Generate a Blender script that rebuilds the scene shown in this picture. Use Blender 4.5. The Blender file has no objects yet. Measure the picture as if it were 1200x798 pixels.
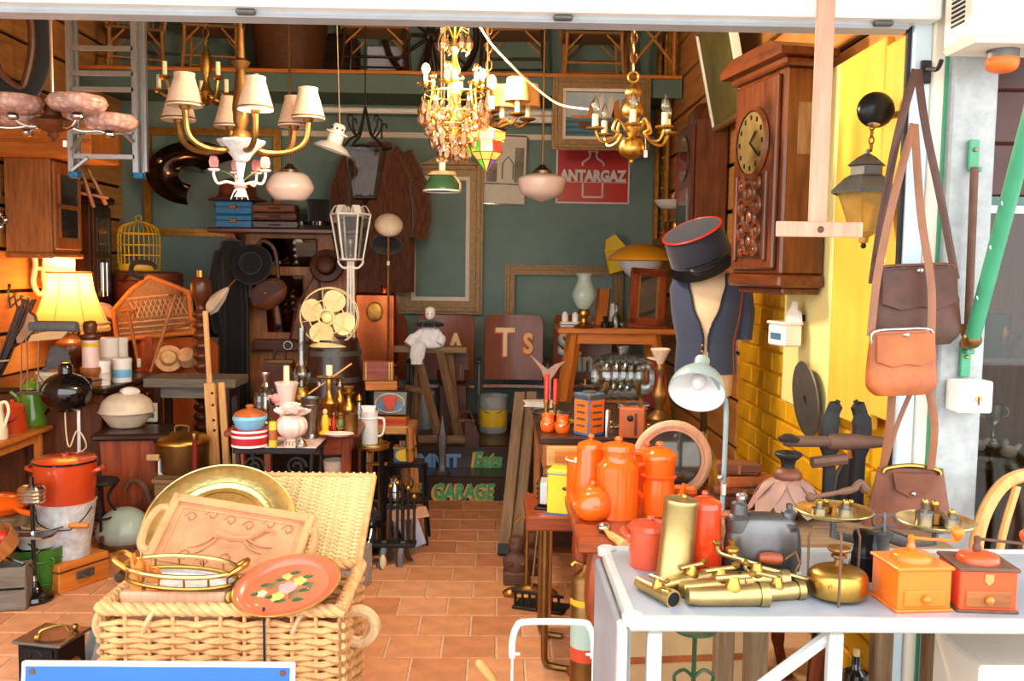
import bpy,math,random
from mathutils import Matrix,Vector,Euler
R=math.radians
random.seed(7)
SC=bpy.context.scene
COL=SC.collection
PI=math.pi
# ------------------------------------------------------------------ camera
FPX=1073.0
CAMLOC=Vector((0,0,1.40))
PITCH,YAW,ROLL=4.55,1.0,0.8
CR=(Matrix.Rotation(R(-YAW),3,'Z')@Matrix.Rotation(R(90-PITCH),3,'X')@Matrix.Rotation(R(ROLL),3,'Z'))
cd=bpy.data.cameras.new('camera')
cd.sensor_width=36.0
cd.lens=36.0*FPX/1200.0
cd.clip_start=0.05
cam=bpy.data.objects.new('camera',cd)
cam.matrix_world=Matrix.Translation(CAMLOC)@CR.to_4x4()
COL.objects.link(cam)
SC.camera=cam
# ------------------------------------------------------------------ sky and exposure
w=bpy.data.worlds.new('overcast_sky')
SC.world=w
w.use_nodes=True
bg=w.node_tree.nodes['Background']
bg.inputs[0].default_value=(0.95,0.975,1.0,1)
bg.inputs[1].default_value=2.6
SC.view_settings.view_transform='Standard'
SC.view_settings.look='None'
SC.view_settings.gamma=1.0
SC.view_settings.use_curve_mapping=False
SC.view_settings.exposure=0.82
SC.cycles.max_bounces=7
SC.cycles.diffuse_bounces=4
SC.cycles.transparent_max_bounces=12
SC.cycles.caustics_reflective=False
SC.cycles.caustics_refractive=False
SC.cycles.sample_clamp_indirect=6.0
def lamp(name,loc,power,color,r=0.03):
    d=bpy.data.lights.new(name,'POINT')
    d.energy=power;d.color=color;d.shadow_soft_size=r
    o=bpy.data.objects.new(name,d);COL.objects.link(o);o.location=loc
    return o
WARM=(1.0,0.62,0.28)
BULB=(1.0,0.80,0.56)
# ------------------------------------------------------------------ where a point of the shop lies
def ray(px,py):
    return CR@Vector(((px-600)/FPX,-(py-399)/FPX,-1))
def P(px,py,Y):
    d=ray(px,py);return CAMLOC+d*(Y/d.y)
def S(px,py,z):
    d=ray(px,py);return CAMLOC+d*((z-1.40)/d.z)
# ------------------------------------------------------------------ materials
def lin(c):
    return tuple(((v/255)/12.92 if v/255<=0.04045 else ((v/255+0.055)/1.055)**2.4) for v in c)
MATS={}
def mat(name,c,rough=0.5,metal=0.0,var=0.12,scale=18,bump=0.0,kind='noise',axis=2,c2=None,emit=None,trans=0.0,coat=0.0,sheen=0.0,alpha=1.0,ior=1.45,bscale=None,stretch=9):
    m=bpy.data.materials.new(name);m.use_nodes=True
    nt=m.node_tree;n=nt.nodes;b=n['Principled BSDF'];lk=nt.links.new
    a=lin(c);d=lin(c2) if c2 else tuple(x*(1-var) for x in a)
    a2=a if c2 else tuple(min(1,x*(1+var*.6)) for x in a)
    tc=n.new('ShaderNodeTexCoord');mp=n.new('ShaderNodeMapping');lk(tc.outputs['Object'],mp.inputs[0])
    sc=[1,1,1]
    if kind=='wood':sc=[stretch,stretch,stretch];sc[axis]=1.0
    mp.inputs['Scale'].default_value=sc
    if kind=='check':
        tx=n.new('ShaderNodeTexBrick');tx.inputs['Scale'].default_value=scale
        lk(mp.outputs[0],tx.inputs[0]);fac=tx.outputs['Fac']
    elif kind=='wave':
        tx=n.new('ShaderNodeTexWave');tx.inputs['Scale'].default_value=scale;tx.bands_direction='XYZ'[axis]
        tx.inputs['Distortion'].default_value=1.5
        lk(mp.outputs[0],tx.inputs[0]);fac=tx.outputs['Fac']
    elif kind=='voronoi':
        tx=n.new('ShaderNodeTexVoronoi');tx.inputs['Scale'].default_value=scale
        lk(mp.outputs[0],tx.inputs[0]);fac=tx.outputs['Distance']
    else:
        tx=n.new('ShaderNodeTexNoise');tx.inputs['Scale'].default_value=scale if kind!='wood' else scale*.35
        tx.inputs['Detail'].default_value=5;tx.inputs['Roughness'].default_value=.62
        lk(mp.outputs[0],tx.inputs[0]);fac=tx.outputs['Fac']
    mr=n.new('ShaderNodeMapRange');mr.inputs[1].default_value=.3;mr.inputs[2].default_value=.7
    if kind=='voronoi':mr.inputs[1].default_value=.1;mr.inputs[2].default_value=.6
    lk(fac,mr.inputs[0])
    mx=n.new('ShaderNodeMix');mx.data_type='RGBA'
    mx.inputs[6].default_value=(*a2,1);mx.inputs[7].default_value=(*d,1)
    lk(mr.outputs[0],mx.inputs[0]);lk(mx.outputs[2],b.inputs['Base Color'])
    b.inputs['Roughness'].default_value=rough;b.inputs['Metallic'].default_value=metal
    b.inputs['IOR'].default_value=ior
    if coat:b.inputs['Coat Weight'].default_value=coat;b.inputs['Coat Roughness'].default_value=.08
    if sheen:b.inputs['Sheen Weight'].default_value=sheen
    if trans:b.inputs['Transmission Weight'].default_value=trans
    if alpha<1:b.inputs['Alpha'].default_value=alpha
    if emit:
        lk(mx.outputs[2],b.inputs['Emission Color']);b.inputs['Emission Strength'].default_value=emit
    if bump:
        bp=n.new('ShaderNodeBump');bp.inputs['Strength'].default_value=bump;bp.inputs['Distance'].default_value=.01
        src=fac
        if bscale:
            t2=n.new('ShaderNodeTexNoise');t2.inputs['Scale'].default_value=bscale;t2.inputs['Detail'].default_value=4
            lk(mp.outputs[0],t2.inputs[0]);src=t2.outputs['Fac']
        lk(src,bp.inputs['Height']);lk(bp.outputs[0],b.inputs['Normal'])
    MATS[name]=m
    return m
def wood(name,c,c2=None,rough=.45,axis=2,scale=14,coat=0.0,bump=.08):
    return mat(name,c,rough,0,.38,scale,bump,'wood',axis,c2,coat=coat)
def clear_glass(name,tint=(235,240,235),a=.22,rough=.04):
    m=bpy.data.materials.new(name);m.use_nodes=True
    nt=m.node_tree;n=nt.nodes;lk=nt.links.new
    n.remove(n['Principled BSDF'])
    tr=n.new('ShaderNodeBsdfTransparent');tr.inputs[0].default_value=(*lin(tint),1)
    gl=n.new('ShaderNodeBsdfGlossy');gl.inputs['Roughness'].default_value=rough
    fr=n.new('ShaderNodeLayerWeight');fr.inputs[0].default_value=.35
    nz=n.new('ShaderNodeTexNoise');nz.inputs['Scale'].default_value=4
    ml=n.new('ShaderNodeMath');ml.operation='MULTIPLY_ADD';ml.inputs[1].default_value=.75;ml.inputs[2].default_value=a
    lk(fr.outputs['Fresnel'],ml.inputs[0])
    mx=n.new('ShaderNodeMixShader');lk(ml.outputs[0],mx.inputs[0]);lk(tr.outputs[0],mx.inputs[1]);lk(gl.outputs[0],mx.inputs[2])
    bp=n.new('ShaderNodeBump');bp.inputs['Strength'].default_value=.05;lk(nz.outputs['Fac'],bp.inputs['Height']);lk(bp.outputs[0],gl.inputs['Normal'])
    lk(mx.outputs[0],n['Material Output'].inputs[0])
    MATS[name]=m
    return m
# ------------------------------------------------------------------ mesh builder
def cr(pts,n=6,closed=False):
    pts=[Vector(p) for p in pts];out=[];N=len(pts)
    for i in range(N if closed else N-1):
        if closed:a,b,c,d=pts[i-1],pts[i],pts[(i+1)%N],pts[(i+2)%N]
        else:a,b,c,d=pts[max(i-1,0)],pts[i],pts[i+1],pts[min(i+2,N-1)]
        for j in range(n):
            t=j/n
            out.append(.5*((2*b)+(c-a)*t+(2*a-5*b+4*c-d)*t*t+(3*b-a-3*c+d)*t**3))
    if not closed:out.append(pts[-1])
    return out
def crp(prof,n=4):
    return [(max(0,p.x),p.y) for p in cr([(a,b,0) for a,b in prof],n)]
class M:
    def __init__(s,k=1.0):
        s.k=k;s.v=[];s.f=[];s.t=Matrix.Identity(4)
    def at(s,loc=(0,0,0),rot=(0,0,0),sc=1.0):
        s.t=Matrix.Translation(loc)@Euler([R(a) for a in rot]).to_matrix().to_4x4()@Matrix.Diagonal((*((sc,)*3 if not hasattr(sc,'__len__') else sc),1))
        return s
    def add(s,vs,fs):
        o=len(s.v)
        s.v+=[(s.t@Vector(p))*s.k for p in vs]
        s.f+=[tuple(i+o for i in f) for f in fs]
        return s
    def box(s,c,d,b=0.0):
        x,y,z=c;hx,hy,hz=d[0]/2,d[1]/2,d[2]/2
        if b<=0:
            vs=[(x+i*hx,y+j*hy,z+q*hz) for i in (-1,1) for j in (-1,1) for q in (-1,1)]
            return s.add(vs,[(0,1,3,2),(4,6,7,5),(0,4,5,1),(2,3,7,6),(0,2,6,4),(1,5,7,3)])
        b=min(b,hx*.9,hy*.9,hz*.9);vs=[];ix={}
        for i in (-1,1):
            for j in (-1,1):
                for q in (-1,1):
                    for a in range(3):
                        p=[i*hx,j*hy,q*hz]
                        for e in range(3):
                            if e!=a:p[e]-=(i,j,q)[e]*b
                        ix[(i,j,q,a)]=len(vs);vs.append((x+p[0],y+p[1],z+p[2]))
        fs=[]
        for i in (-1,1):
            fs.append([ix[(i,j,q,0)] for j,q in ((-1,-1),(-1,1),(1,1),(1,-1))][::1 if i<0 else -1])
            fs.append([ix[(j,i,q,1)] for j,q in ((-1,-1),(1,-1),(1,1),(-1,1))][::1 if i<0 else -1])
            fs.append([ix[(j,q,i,2)] for j,q in ((-1,-1),(-1,1),(1,1),(1,-1))][::1 if i<0 else -1])
        for j in (-1,1):
            for q in (-1,1):
                g=j*q>0
                e=[ix[(-1,j,q,1)],ix[(1,j,q,1)],ix[(1,j,q,2)],ix[(-1,j,q,2)]];fs.append(e if g else e[::-1])
                e=[ix[(j,-1,q,2)],ix[(j,1,q,2)],ix[(j,1,q,0)],ix[(j,-1,q,0)]];fs.append(e if g else e[::-1])
                e=[ix[(j,q,-1,0)],ix[(j,q,1,0)],ix[(j,q,1,1)],ix[(j,q,-1,1)]];fs.append(e if g else e[::-1])
        for i in (-1,1):
            for j in (-1,1):
                for q in (-1,1):
                    e=[ix[(i,j,q,0)],ix[(i,j,q,1)],ix[(i,j,q,2)]]
                    fs.append(e if i*j*q>0 else e[::-1])
        return s.add(vs,fs)
    def bb(s,x0,x1,y0,y1,z0,z1,b=0.0):
        return s.box(((x0+x1)/2,(y0+y1)/2,(z0+z1)/2),(abs(x1-x0),abs(y1-y0),abs(z1-z0)),b)
    def lathe(s,prof,c=(0,0,0),seg=20,ax='z',flute=None,sx=1,sy=1):
        vs=[];fs=[];rings=[]
        def tf(x,y,z):
            if ax=='x':x,y,z=z,x,y
            elif ax=='y':x,y,z=y,z,x
            return (x+c[0],y+c[1],z+c[2])
        for r,z in prof:
            if r<1e-6:
                rings.append([len(vs)]);vs.append(tf(0,0,z))
            else:
                o=len(vs);rings.append(list(range(o,o+seg)))
                for i in range(seg):
                    a=2*PI*i/seg;q=r
                    if flute:q=r*(1+flute[1]*math.cos(flute[0]*a))
                    vs.append(tf(q*math.cos(a)*sx,q*math.sin(a)*sy,z))
        for A,B in zip(rings,rings[1:]):
            if len(A)==1 and len(B)==1:continue
            if len(A)==1:fs+=[(A[0],B[(i+1)%seg],B[i]) for i in range(seg)]
            elif len(B)==1:fs+=[(A[i],A[(i+1)%seg],B[0]) for i in range(seg)]
            else:fs+=[(A[i],A[(i+1)%seg],B[(i+1)%seg],B[i]) for i in range(seg)]
        return s.add(vs,fs)
    def tube(s,pts,r,seg=7,closed=False,flat=1.0):
        pts=[Vector(p) for p in pts];N=len(pts)
        rs=list(r) if hasattr(r,'__len__') else [r]*N
        if len(rs)!=N:rs=[rs[min(len(rs)-1,int(i*len(rs)/N))] for i in range(N)]
        vs=[];fs=[];nrm=None
        for i in range(N):
            if closed:t=pts[(i+1)%N]-pts[i-1]
            else:t=pts[min(i+1,N-1)]-pts[max(i-1,0)]
            if t.length<1e-9:t=Vector((0,0,1))
            t.normalize()
            if nrm is None:
                nrm=t.cross(Vector((0,1,0)) if abs(t.y)<.9 else Vector((1,0,0)))
            nrm=(nrm-t*nrm.dot(t))
            if nrm.length<1e-6:nrm=t.orthogonal()
            nrm.normalize();bn=t.cross(nrm)
            for j in range(seg):
                a=2*PI*j/seg
                vs.append(pts[i]+(nrm*math.cos(a)+bn*(math.sin(a)*flat))*rs[i])
        for i in range(N if closed else N-1):
            o=i*seg;q=((i+1)%N)*seg
            fs+=[(o+j,o+(j+1)%seg,q+(j+1)%seg,q+j) for j in range(seg)]
        if not closed:
            fs.append(tuple(range(seg))[::-1]);fs.append(tuple(range((N-1)*seg,N*seg)))
        return s.add(vs,fs)
    def bar(s,a,b,r,seg=7):
        return s.tube([a,b],r,seg)
    def sph(s,c,r,seg=16,rings=9):
        if not hasattr(r,'__len__'):r=(r,r,r)
        vs=[(c[0],c[1],c[2]-r[2])];fs=[]
        for i in range(1,rings):
            ph=PI*i/rings-PI/2
            vs+=[(c[0]+r[0]*math.cos(ph)*math.cos(2*PI*j/seg),c[1]+r[1]*math.cos(ph)*math.sin(2*PI*j/seg),c[2]+r[2]*math.sin(ph)) for j in range(seg)]
        vs.append((c[0],c[1],c[2]+r[2]));L=len(vs)-1
        fs+=[(0,1+(j+1)%seg,1+j) for j in range(seg)]
        for i in range(rings-2):
            o=1+i*seg
            fs+=[(o+j,o+(j+1)%seg,o+seg+(j+1)%seg,o+seg+j) for j in range(seg)]
        o=1+(rings-2)*seg
        fs+=[(o+j,o+(j+1)%seg,L) for j in range(seg)]
        return s.add(vs,fs)
    def torus(s,c,Rr,r,ax='z',seg=28,ss=7,a0=0,a1=360,sx=1,sy=1):
        full=abs(a1-a0)>=359.9;N=seg
        pts=[]
        for i in range(N+(0 if full else 1)):
            a=R(a0+(a1-a0)*i/N);u,q=Rr*math.cos(a)*sx,Rr*math.sin(a)*sy
            pts.append({'z':(c[0]+u,c[1]+q,c[2]),'y':(c[0]+u,c[1],c[2]+q),'x':(c[0],c[1]+u,c[2]+q)}[ax])
        return s.tube(pts,r,ss,closed=full)
    def prism(s,pts,y0,y1,pl='xz'):
        A=sum(pts[i-1][0]*pts[i][1]-pts[i][0]*pts[i-1][1] for i in range(len(pts)))
        if A<0:pts=pts[::-1]
        n=len(pts)
        def q(u,v,d):return {'xz':(u,d,v),'xy':(u,v,d),'yz':(d,u,v)}[pl]
        vs=[q(u,v,y0) for u,v in pts]+[q(u,v,y1) for u,v in pts]
        fs=[tuple(range(n)),tuple(range(n,2*n))[::-1]]+[((i+1)%n,i,n+i,n+(i+1)%n) for i in range(n)]
        if pl!='xz':fs=[f[::-1] for f in fs]
        if pl=='yz':pass
        return s.add(vs,fs)
    def surf(s,fn,nu,nv,th=0.0,cu=False):
        g=[[Vector(fn(i/nu,j/nv)) for j in range(nv+1)] for i in range(nu+(0 if cu else 1))]
        a=len(g);vs=[p for row in g for p in row];fs=[]
        def id(i,j):return (i%a)*(nv+1)+j
        for i in range(nu):
            for j in range(nv):fs.append((id(i,j),id(i+1,j),id(i+1,j+1),id(i,j+1)))
        if th:
            nr=[Vector((0,0,0)) for _ in vs]
            for f in fs:
                nn=(vs[f[1]]-vs[f[0]]).cross(vs[f[3]]-vs[f[0]])
                if nn.length<1e-12:nn=(vs[f[2]]-vs[f[1]]).cross(vs[f[3]]-vs[f[2]])
                for q in f:nr[q]+=nn
            o=len(vs);base=list(vs)
            for p,q in zip(base,nr):
                if q.length>0:q.normalize()
                vs.append(p-q*th)
            fs2=[tuple(o+q for q in f[::-1]) for f in fs]
            ed=[]
            for j in range(nv if not cu else 0):
                ed+=[(id(0,j),id(0,j+1),o+id(0,j+1),o+id(0,j)),(id(nu,j+1),id(nu,j),o+id(nu,j),o+id(nu,j+1))]
            for i in range(nu):
                ed+=[(id(i+1,0),id(i,0),o+id(i,0),o+id(i+1,0)),(id(i,nv),id(i+1,nv),o+id(i+1,nv),o+id(i,nv))]
            fs=fs+fs2+ed
        return s.add(vs,fs)
    def o(s,name,m,parent=None,loc=None,rot=None,flat=False,ang=38,kind=None):
        me=bpy.data.meshes.new(name)
        me.from_pydata([tuple(p) for p in s.v],[],s.f)
        if not flat:
            me.polygons.foreach_set('use_smooth',[True]*len(me.polygons))
            me.set_sharp_from_angle(angle=R(ang))
        me.materials.append(MATS[m] if isinstance(m,str) else m)
        ob=bpy.data.objects.new(name,me);COL.objects.link(ob)
        if parent is not None:ob.parent=parent
        if loc is not None:ob.location=loc
        if rot is not None:ob.rotation_euler=[R(a) for a in rot]
        if kind:ob['kind']=kind
        return ob
def tag(o,label,cat,group=None):
    o['label']=label;o['category']=cat
    if group:o['group']=group
    return o
def T(name,label,cat,p,rz=0,group=None,rot=None):
    o=bpy.data.objects.new(name,None);COL.objects.link(o)
    o.empty_display_size=.05
    o.location=p;o.rotation_euler=[R(a) for a in (rot or (0,0,rz))]
    return tag(o,label,cat,group)
def TS(name,label,cat,px,py,z,rz=0,group=None,rot=None):
    p=S(px,py,z);return T(name,label,cat,p,rz,group,rot),p.y/FPX
def TP(name,label,cat,px,py,Y,rz=0,group=None,rot=None):
    return T(name,label,cat,P(px,py,Y),rz,group,rot),Y/FPX
def dup(root,loc,rot=None,label=None):
    r=root.copy();COL.objects.link(r);r.location=loc
    if rot:r.rotation_euler=[R(a) for a in rot]
    if label:r['label']=label
    for c in list(root.children):
        e=c.copy();COL.objects.link(e);e.parent=r
        for g in list(c.children):
            h=g.copy();COL.objects.link(h);h.parent=e
    return r
def link(me_obj,parent,loc,rot=None,sc=None):
    e=me_obj.copy();COL.objects.link(e);e.parent=parent;e.location=loc
    if rot:e.rotation_euler=[R(a) for a in rot]
    if sc:e.scale=sc
    return e
def txt(name,body,m,parent,size,loc,rot=(90,0,0),ext=.002,bold=0.0,align='CENTER',shear=0,sx=1,name_space=1.0):
    c=bpy.data.curves.new(name,'FONT');c.body=body;c.size=size;c.extrude=ext;c.offset=bold
    c.align_x=align;c.align_y='BOTTOM_BASELINE';c.shear=shear;c.space_character=name_space;c.resolution_u=3
    tmp=bpy.data.objects.new(name,c);COL.objects.link(tmp)
    me=bpy.data.meshes.new_from_object(tmp.evaluated_get(bpy.context.evaluated_depsgraph_get()))
    bpy.data.objects.remove(tmp);bpy.data.curves.remove(c)
    me.materials.clear();me.materials.append(MATS[m])
    o=bpy.data.objects.new(name,me);COL.objects.link(o);o.parent=parent
    o.location=loc;o.rotation_euler=[R(a) for a in rot];o.scale=(sx,1,1)
    return o
def st(o,label=None):
    o['kind']='structure'
    if label:o['label']=label
    return o
# ------------------------------------------------------------------ shared materials
mat('teal_paint',(122,146,138),.8,0,.12,5,.05,bscale=60)
mat('teal_dark',(92,118,112),.7,0,.1,5)
mat('tan_board',(206,142,76),.6,0,.3,8,.1,'wood',1)
mat('yellow_wall',(232,172,18),.6,0,.2,6,.1)
mat('yellow_panel',(238,190,72),.5,0,.12,8,.06,'wood',2,stretch=6)
mat('pale_yellow',(246,228,150),.5,0,.06,5,.03)
mat('ceiling_paint',(70,66,58),.9,0,.2,4)
mat('mortar',(222,190,156),.9,0,.15,40,.2)
mat('terracotta',(222,154,108),.62,0,.22,9,.08,bscale=90)
mat('terracotta_b',(208,138,94),.62,0,.25,9,.08,bscale=90)
mat('terracotta_c',(228,164,120),.62,0,.2,9,.08,bscale=90)
mat('pavement',(170,165,158),.85,0,.15,6,.1)
mat('white_paint',(240,238,230),.5,0,.06,12)
mat('grey_strip',(178,184,190),.5,.2,.1,12)
mat('galvanised',(170,172,170),.55,.1,.2,26,.02)
mat('pale_blue_paint',(205,220,228),.6,0,.06,10)
mat('cream_paint',(236,222,202),.6,0,.08,10)
mat('dark_void',(30,20,14),.9,0,.3,5)
wood('oak',(188,118,60),(132,76,34),.45)
wood('oak_x',(176,106,52),(120,66,28),.42,0)
wood('walnut',(112,58,28),(66,30,14),.35,coat=.2)
wood('walnut_x',(112,58,28),(66,30,14),.35,0,coat=.2)
wood('dark_wood',(62,32,18),(34,17,10),.35,coat=.2)
wood('dark_wood_x',(62,32,18),(34,17,10),.35,0,coat=.2)
wood('mahogany',(164,74,28),(104,40,15),.42,coat=.08)
wood('mahogany_x',(164,74,28),(104,40,15),.42,0,coat=.08)
wood('pine',(226,172,104),(196,138,74),.5)
wood('pine_x',(226,172,104),(196,138,74),.5,0)
wood('orange_wood',(222,136,52),(186,100,34),.45)
wood('orange_wood_x',(222,136,52),(186,100,34),.45,0)
wood('old_wood',(150,118,84),(104,78,52),.75,bump=.25)
wood('old_wood_x',(150,118,84),(104,78,52),.75,0,bump=.25)
wood('pale_wood',(226,176,140),(204,150,112),.6)
wood('grey_wood',(130,118,104),(92,82,70),.8,0,bump=.2)
mat('rattan',(196,128,60),.5,0,.3,30,.15)
mat('wicker',(222,170,112),.6,0,.3,26,.1)
mat('wicker_dark',(96,56,30),.6,0,.4,60,.4)
mat('wicker_brown',(150,110,66),.7,0,.35,60,.4)
mat('brass',(190,148,72),.34,1,.3,14,.03)
mat('brass_dark',(138,100,54),.42,.85,.35,12,.03)
mat('brass_pale',(190,164,108),.4,1,.3,14,.04)
mat('brass_tray',(232,200,130),.28,1,.2,22,.15,bscale=70)
mat('gilt',(190,140,62),.4,.7,.35,30,.2)
mat('gilt_dark',(146,116,76),.5,.4,.3,40,.25)
mat('copper',(206,104,58),.28,1,.3,7,.02)
mat('chrome',(215,215,215),.14,1,.08,10)
mat('silver',(196,190,180),.25,1,.2,14)
mat('pewter',(150,148,144),.32,1,.2,12,.03)
mat('aluminium',(182,186,190),.4,.8,.1,20)
mat('iron',(48,46,46),.55,.6,.3,20,.1)
mat('iron_grey',(106,104,100),.5,.7,.25,20,.1)
mat('rust',(110,78,62),.7,.4,.3,18,.15)
mat('black_metal',(22,22,24),.3,.4,.2,10)
mat('black_gloss',(14,14,16),.12,0,.2,6,coat=.8)
mat('black_cloth',(20,19,22),.9,0,.3,40,.2,sheen=.3)
mat('navy_cloth',(52,60,82),.85,0,.15,90,.15,sheen=.25)
mat('navy_dark',(27,30,45),.85,0,.2,90,.15,sheen=.25)
mat('fur',(124,72,44),.9,0,.6,34,.5,'wood',2,c2=(50,28,19),sheen=.4)
mat('black_fur',(18,15,15),.85,0,.4,60,.6,sheen=.4)
mat('leather_brown',(116,62,36),.48,0,.4,16,.2)
mat('leather_dark',(82,44,27),.5,0,.4,16,.2)
mat('leather_tan',(172,90,42),.46,0,.4,12,.15)
mat('leather_strap',(140,88,58),.5,0,.2,20,.1)
mat('leather_orange',(176,88,40),.38,0,.35,6,.1,coat=.2)
mat('enamel_orange',(244,100,18),.16,0,.06,6,coat=.6)
mat('enamel_amber',(232,104,16),.2,0,.08,6,coat=.5)
mat('enamel_red',(224,62,24),.18,0,.08,6,coat=.5)
mat('enamel_brick',(206,76,46),.24,0,.1,8,coat=.4)
mat('enamel_rust',(196,66,26),.22,0,.14,8,coat=.4)
mat('enamel_green',(106,158,40),.2,0,.08,6,coat=.5)
mat('green_paint',(58,118,40),.35,0,.15,8,coat=.2)
mat('green_pole',(64,148,108),.4,0,.12,16,coat=.2)
mat('green_shade',(56,92,58),.3,0,.1,8,coat=.4)
mat('enamel_white',(240,240,234),.22,0,.06,8,coat=.4)
mat('enamel_cream',(238,226,188),.25,0,.06,8,coat=.4)
mat('porcelain',(244,236,226),.2,0,.06,10,coat=.4)
mat('porcelain_pink',(240,206,192),.25,0,.12,14,coat=.3)
mat('stoneware',(222,200,172),.45,0,.18,14,.05)
mat('sea_green',(182,204,190),.3,0,.12,8,coat=.3)
mat('opal_glass',(238,218,208),.2,0,.04,5,coat=.4)
mat('pink_glass',(206,160,146),.25,0,.3,45,.5,'voronoi',coat=.3)
mat('frosted',(222,222,220),.3,0,.2,40,.4)
mat('amber_glass',(226,176,84),.22,0,.2,20,.2,trans=.55)
mat('shade_cloth',(216,184,156),.85,0,.12,70,.15)
mat('shade_lit',(255,190,84),.85,0,.08,20,emit=.9)
mat('shade_tan',(224,168,92),.85,0,.12,40)
mat('candle',(240,222,178),.5,0,.06,20)
mat('bulb_lit',(255,214,130),.3,0,.02,4,emit=14)
mat('red_paint',(196,40,24),.35,0,.12,10,coat=.2)
mat('tray_red',(222,102,70),.3,0,.12,10,coat=.4)
mat('sign_red',(206,40,36),.35,0,.08,6,coat=.3)
mat('sign_white',(240,232,226),.4,0,.05,10)
mat('blue_sign',(36,98,208),.35,0,.06,4,coat=.3)
mat('blue_case',(44,128,186),.4,0,.14,10)
mat('sky_blue',(120,186,216),.35,0,.1,10)
mat('crimson',(190,34,46),.4,0,.1,10)
mat('yellow_tin',(246,206,40),.35,0,.08,8)
mat('yellow_paint',(226,186,44),.4,0,.12,10)
mat('lamp_yellow',(236,160,32),.3,0,.08,6,coat=.4)
mat('skin_cloth',(226,190,150),.8,0,.08,30,.05)
mat('paper',(232,224,206),.8,0,.08,20)
mat('paper_blue',(206,212,232),.7,0,.06,20)
mat('card',(206,168,118),.8,0,.12,12)
mat('fan_cream',(246,226,162),.3,0,.05,6,coat=.3)
mat('grey_enamel',(150,170,172),.35,0,.1,8,coat=.3)
mat('lamp_white',(236,236,232),.35,0,.04,6)
mat('pink_iron',(158,120,104),.6,.2,.15,14,.1)
mat('tin_blue',(74,120,160),.4,.2,.25,20)
mat('tin_orange',(236,108,30),.4,0,.15,20)
mat('mill_orange',(242,112,22),.35,0,.08,8,coat=.3)
mat('mill_red',(226,74,24),.35,0,.1,8,coat=.3)
mat('text_cream',(236,206,148),.5,0,.08,20)
mat('text_amber',(236,178,92),.5,0,.08,20)
mat('text_green',(84,168,110),.5,0,.08,20)
mat('text_blue',(110,160,206),.5,0,.08,20)
mat('text_red',(200,62,30),.5,0,.08,20)
mat('grey_cloth',(96,96,98),.9,0,.2,40,.2)
mat('pink_rose',(236,150,146),.5,0,.2,30)
mat('leaf_green',(140,158,96),.5,0,.2,20)
mat('mirror',(200,205,205),.04,1,.04,3)
mat('rubber',(60,60,64),.7,0,.15,20)
mat('maroon_cloth',(130,24,30),.8,0,.2,30,.2)
mat('blue_tip',(34,126,180),.5,0,.1,10)
mat('rope',(214,176,128),.85,0,.25,50,.4)
mat('photo_bw',(176,160,130),.6,0,.3,9,c2=(96,92,84))
clear_glass('glass',a=.03)
def translucent(name,c):
    m=bpy.data.materials.new(name);m.use_nodes=True;n=m.node_tree.nodes;lk=m.node_tree.links.new
    n.remove(n['Principled BSDF'])
    nz=n.new('ShaderNodeTexNoise');nz.inputs['Scale'].default_value=60
    mx=n.new('ShaderNodeMix');mx.data_type='RGBA';lk(nz.outputs['Fac'],mx.inputs[0])
    mx.inputs[6].default_value=(*lin(c),1);mx.inputs[7].default_value=(*[v*.85 for v in lin(c)],1)
    d=n.new('ShaderNodeBsdfDiffuse');t=n.new('ShaderNodeBsdfTranslucent');s=n.new('ShaderNodeMixShader');s.inputs[0].default_value=.6
    lk(mx.outputs[2],d.inputs[0]);lk(mx.outputs[2],t.inputs[0]);lk(d.outputs[0],s.inputs[1]);lk(t.outputs[0],s.inputs[2]);lk(s.outputs[0],n['Material Output'].inputs[0])
    MATS[name]=m
translucent('shade_glow',(255,200,124))
clear_glass('glass_thick',(226,234,230),.10)
clear_glass('glass_window',(206,204,198),.0,.02)
clear_glass('crystal',(255,222,168),.16,.05)
clear_glass('glass_pressed',(228,230,226),.34,.2)
wood('pink_wood',(214,158,130),(190,132,104),.6)
wood('seat_wood',(136,66,28),(112,52,22),.4,coat=.1)
mat('wicker_daylit',(236,206,150),.6,0,.25,26,.1)  # lighter copy of wicker for the lid: overexposed daylight painted into the colour
mat('window_brown',(72,30,16),.4,0,.3,5)
mat('carved_line',(164,108,74),.6,0,.2,20)
# ------------------------------------------------------------------ the shop shell
XL,XR,YB,YF=-2.82,1.22,7.0,2.5
fl=st(M().bb(XL-.3,XR+.3,YF,5.8,-.12,-.006).o('floor','mortar'),'terracotta tiled shop floor')
st(M().bb(-9,9,-9,YF,-.12,-.006).o('ground','pavement'),'pavement in front of the shop')
y9=S(520,771.1,0).y;xj=S(480,784,0).x;tp=.2015
tiles=[M().box((0,0,-.006),(tp-.008,tp-.008,.012),.003).o('tile',m,fl) for m in ('terracotta','terracotta_b','terracotta_c')]
used=[0,0,0]
r=-3
while True:
    y0=y9+(r-.5)*tp
    if y0>5.44-tp*.5:break
    off=(r%2)*tp/2+.03*math.sin(r*1.7)*0
    x=xj+tp/2+off-14*tp
    while x<.8:
        q=random.choice((0,0,1,2))
        loc=(x,y0,random.uniform(-.001,.0006))
        if x>XL+.1 and not (y0<3.2 and x>.6):
            if not used[q]:used[q]=1;tiles[q].location=loc
            else:link(tiles[q],fl,loc)
        x+=tp
    r+=1
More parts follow.
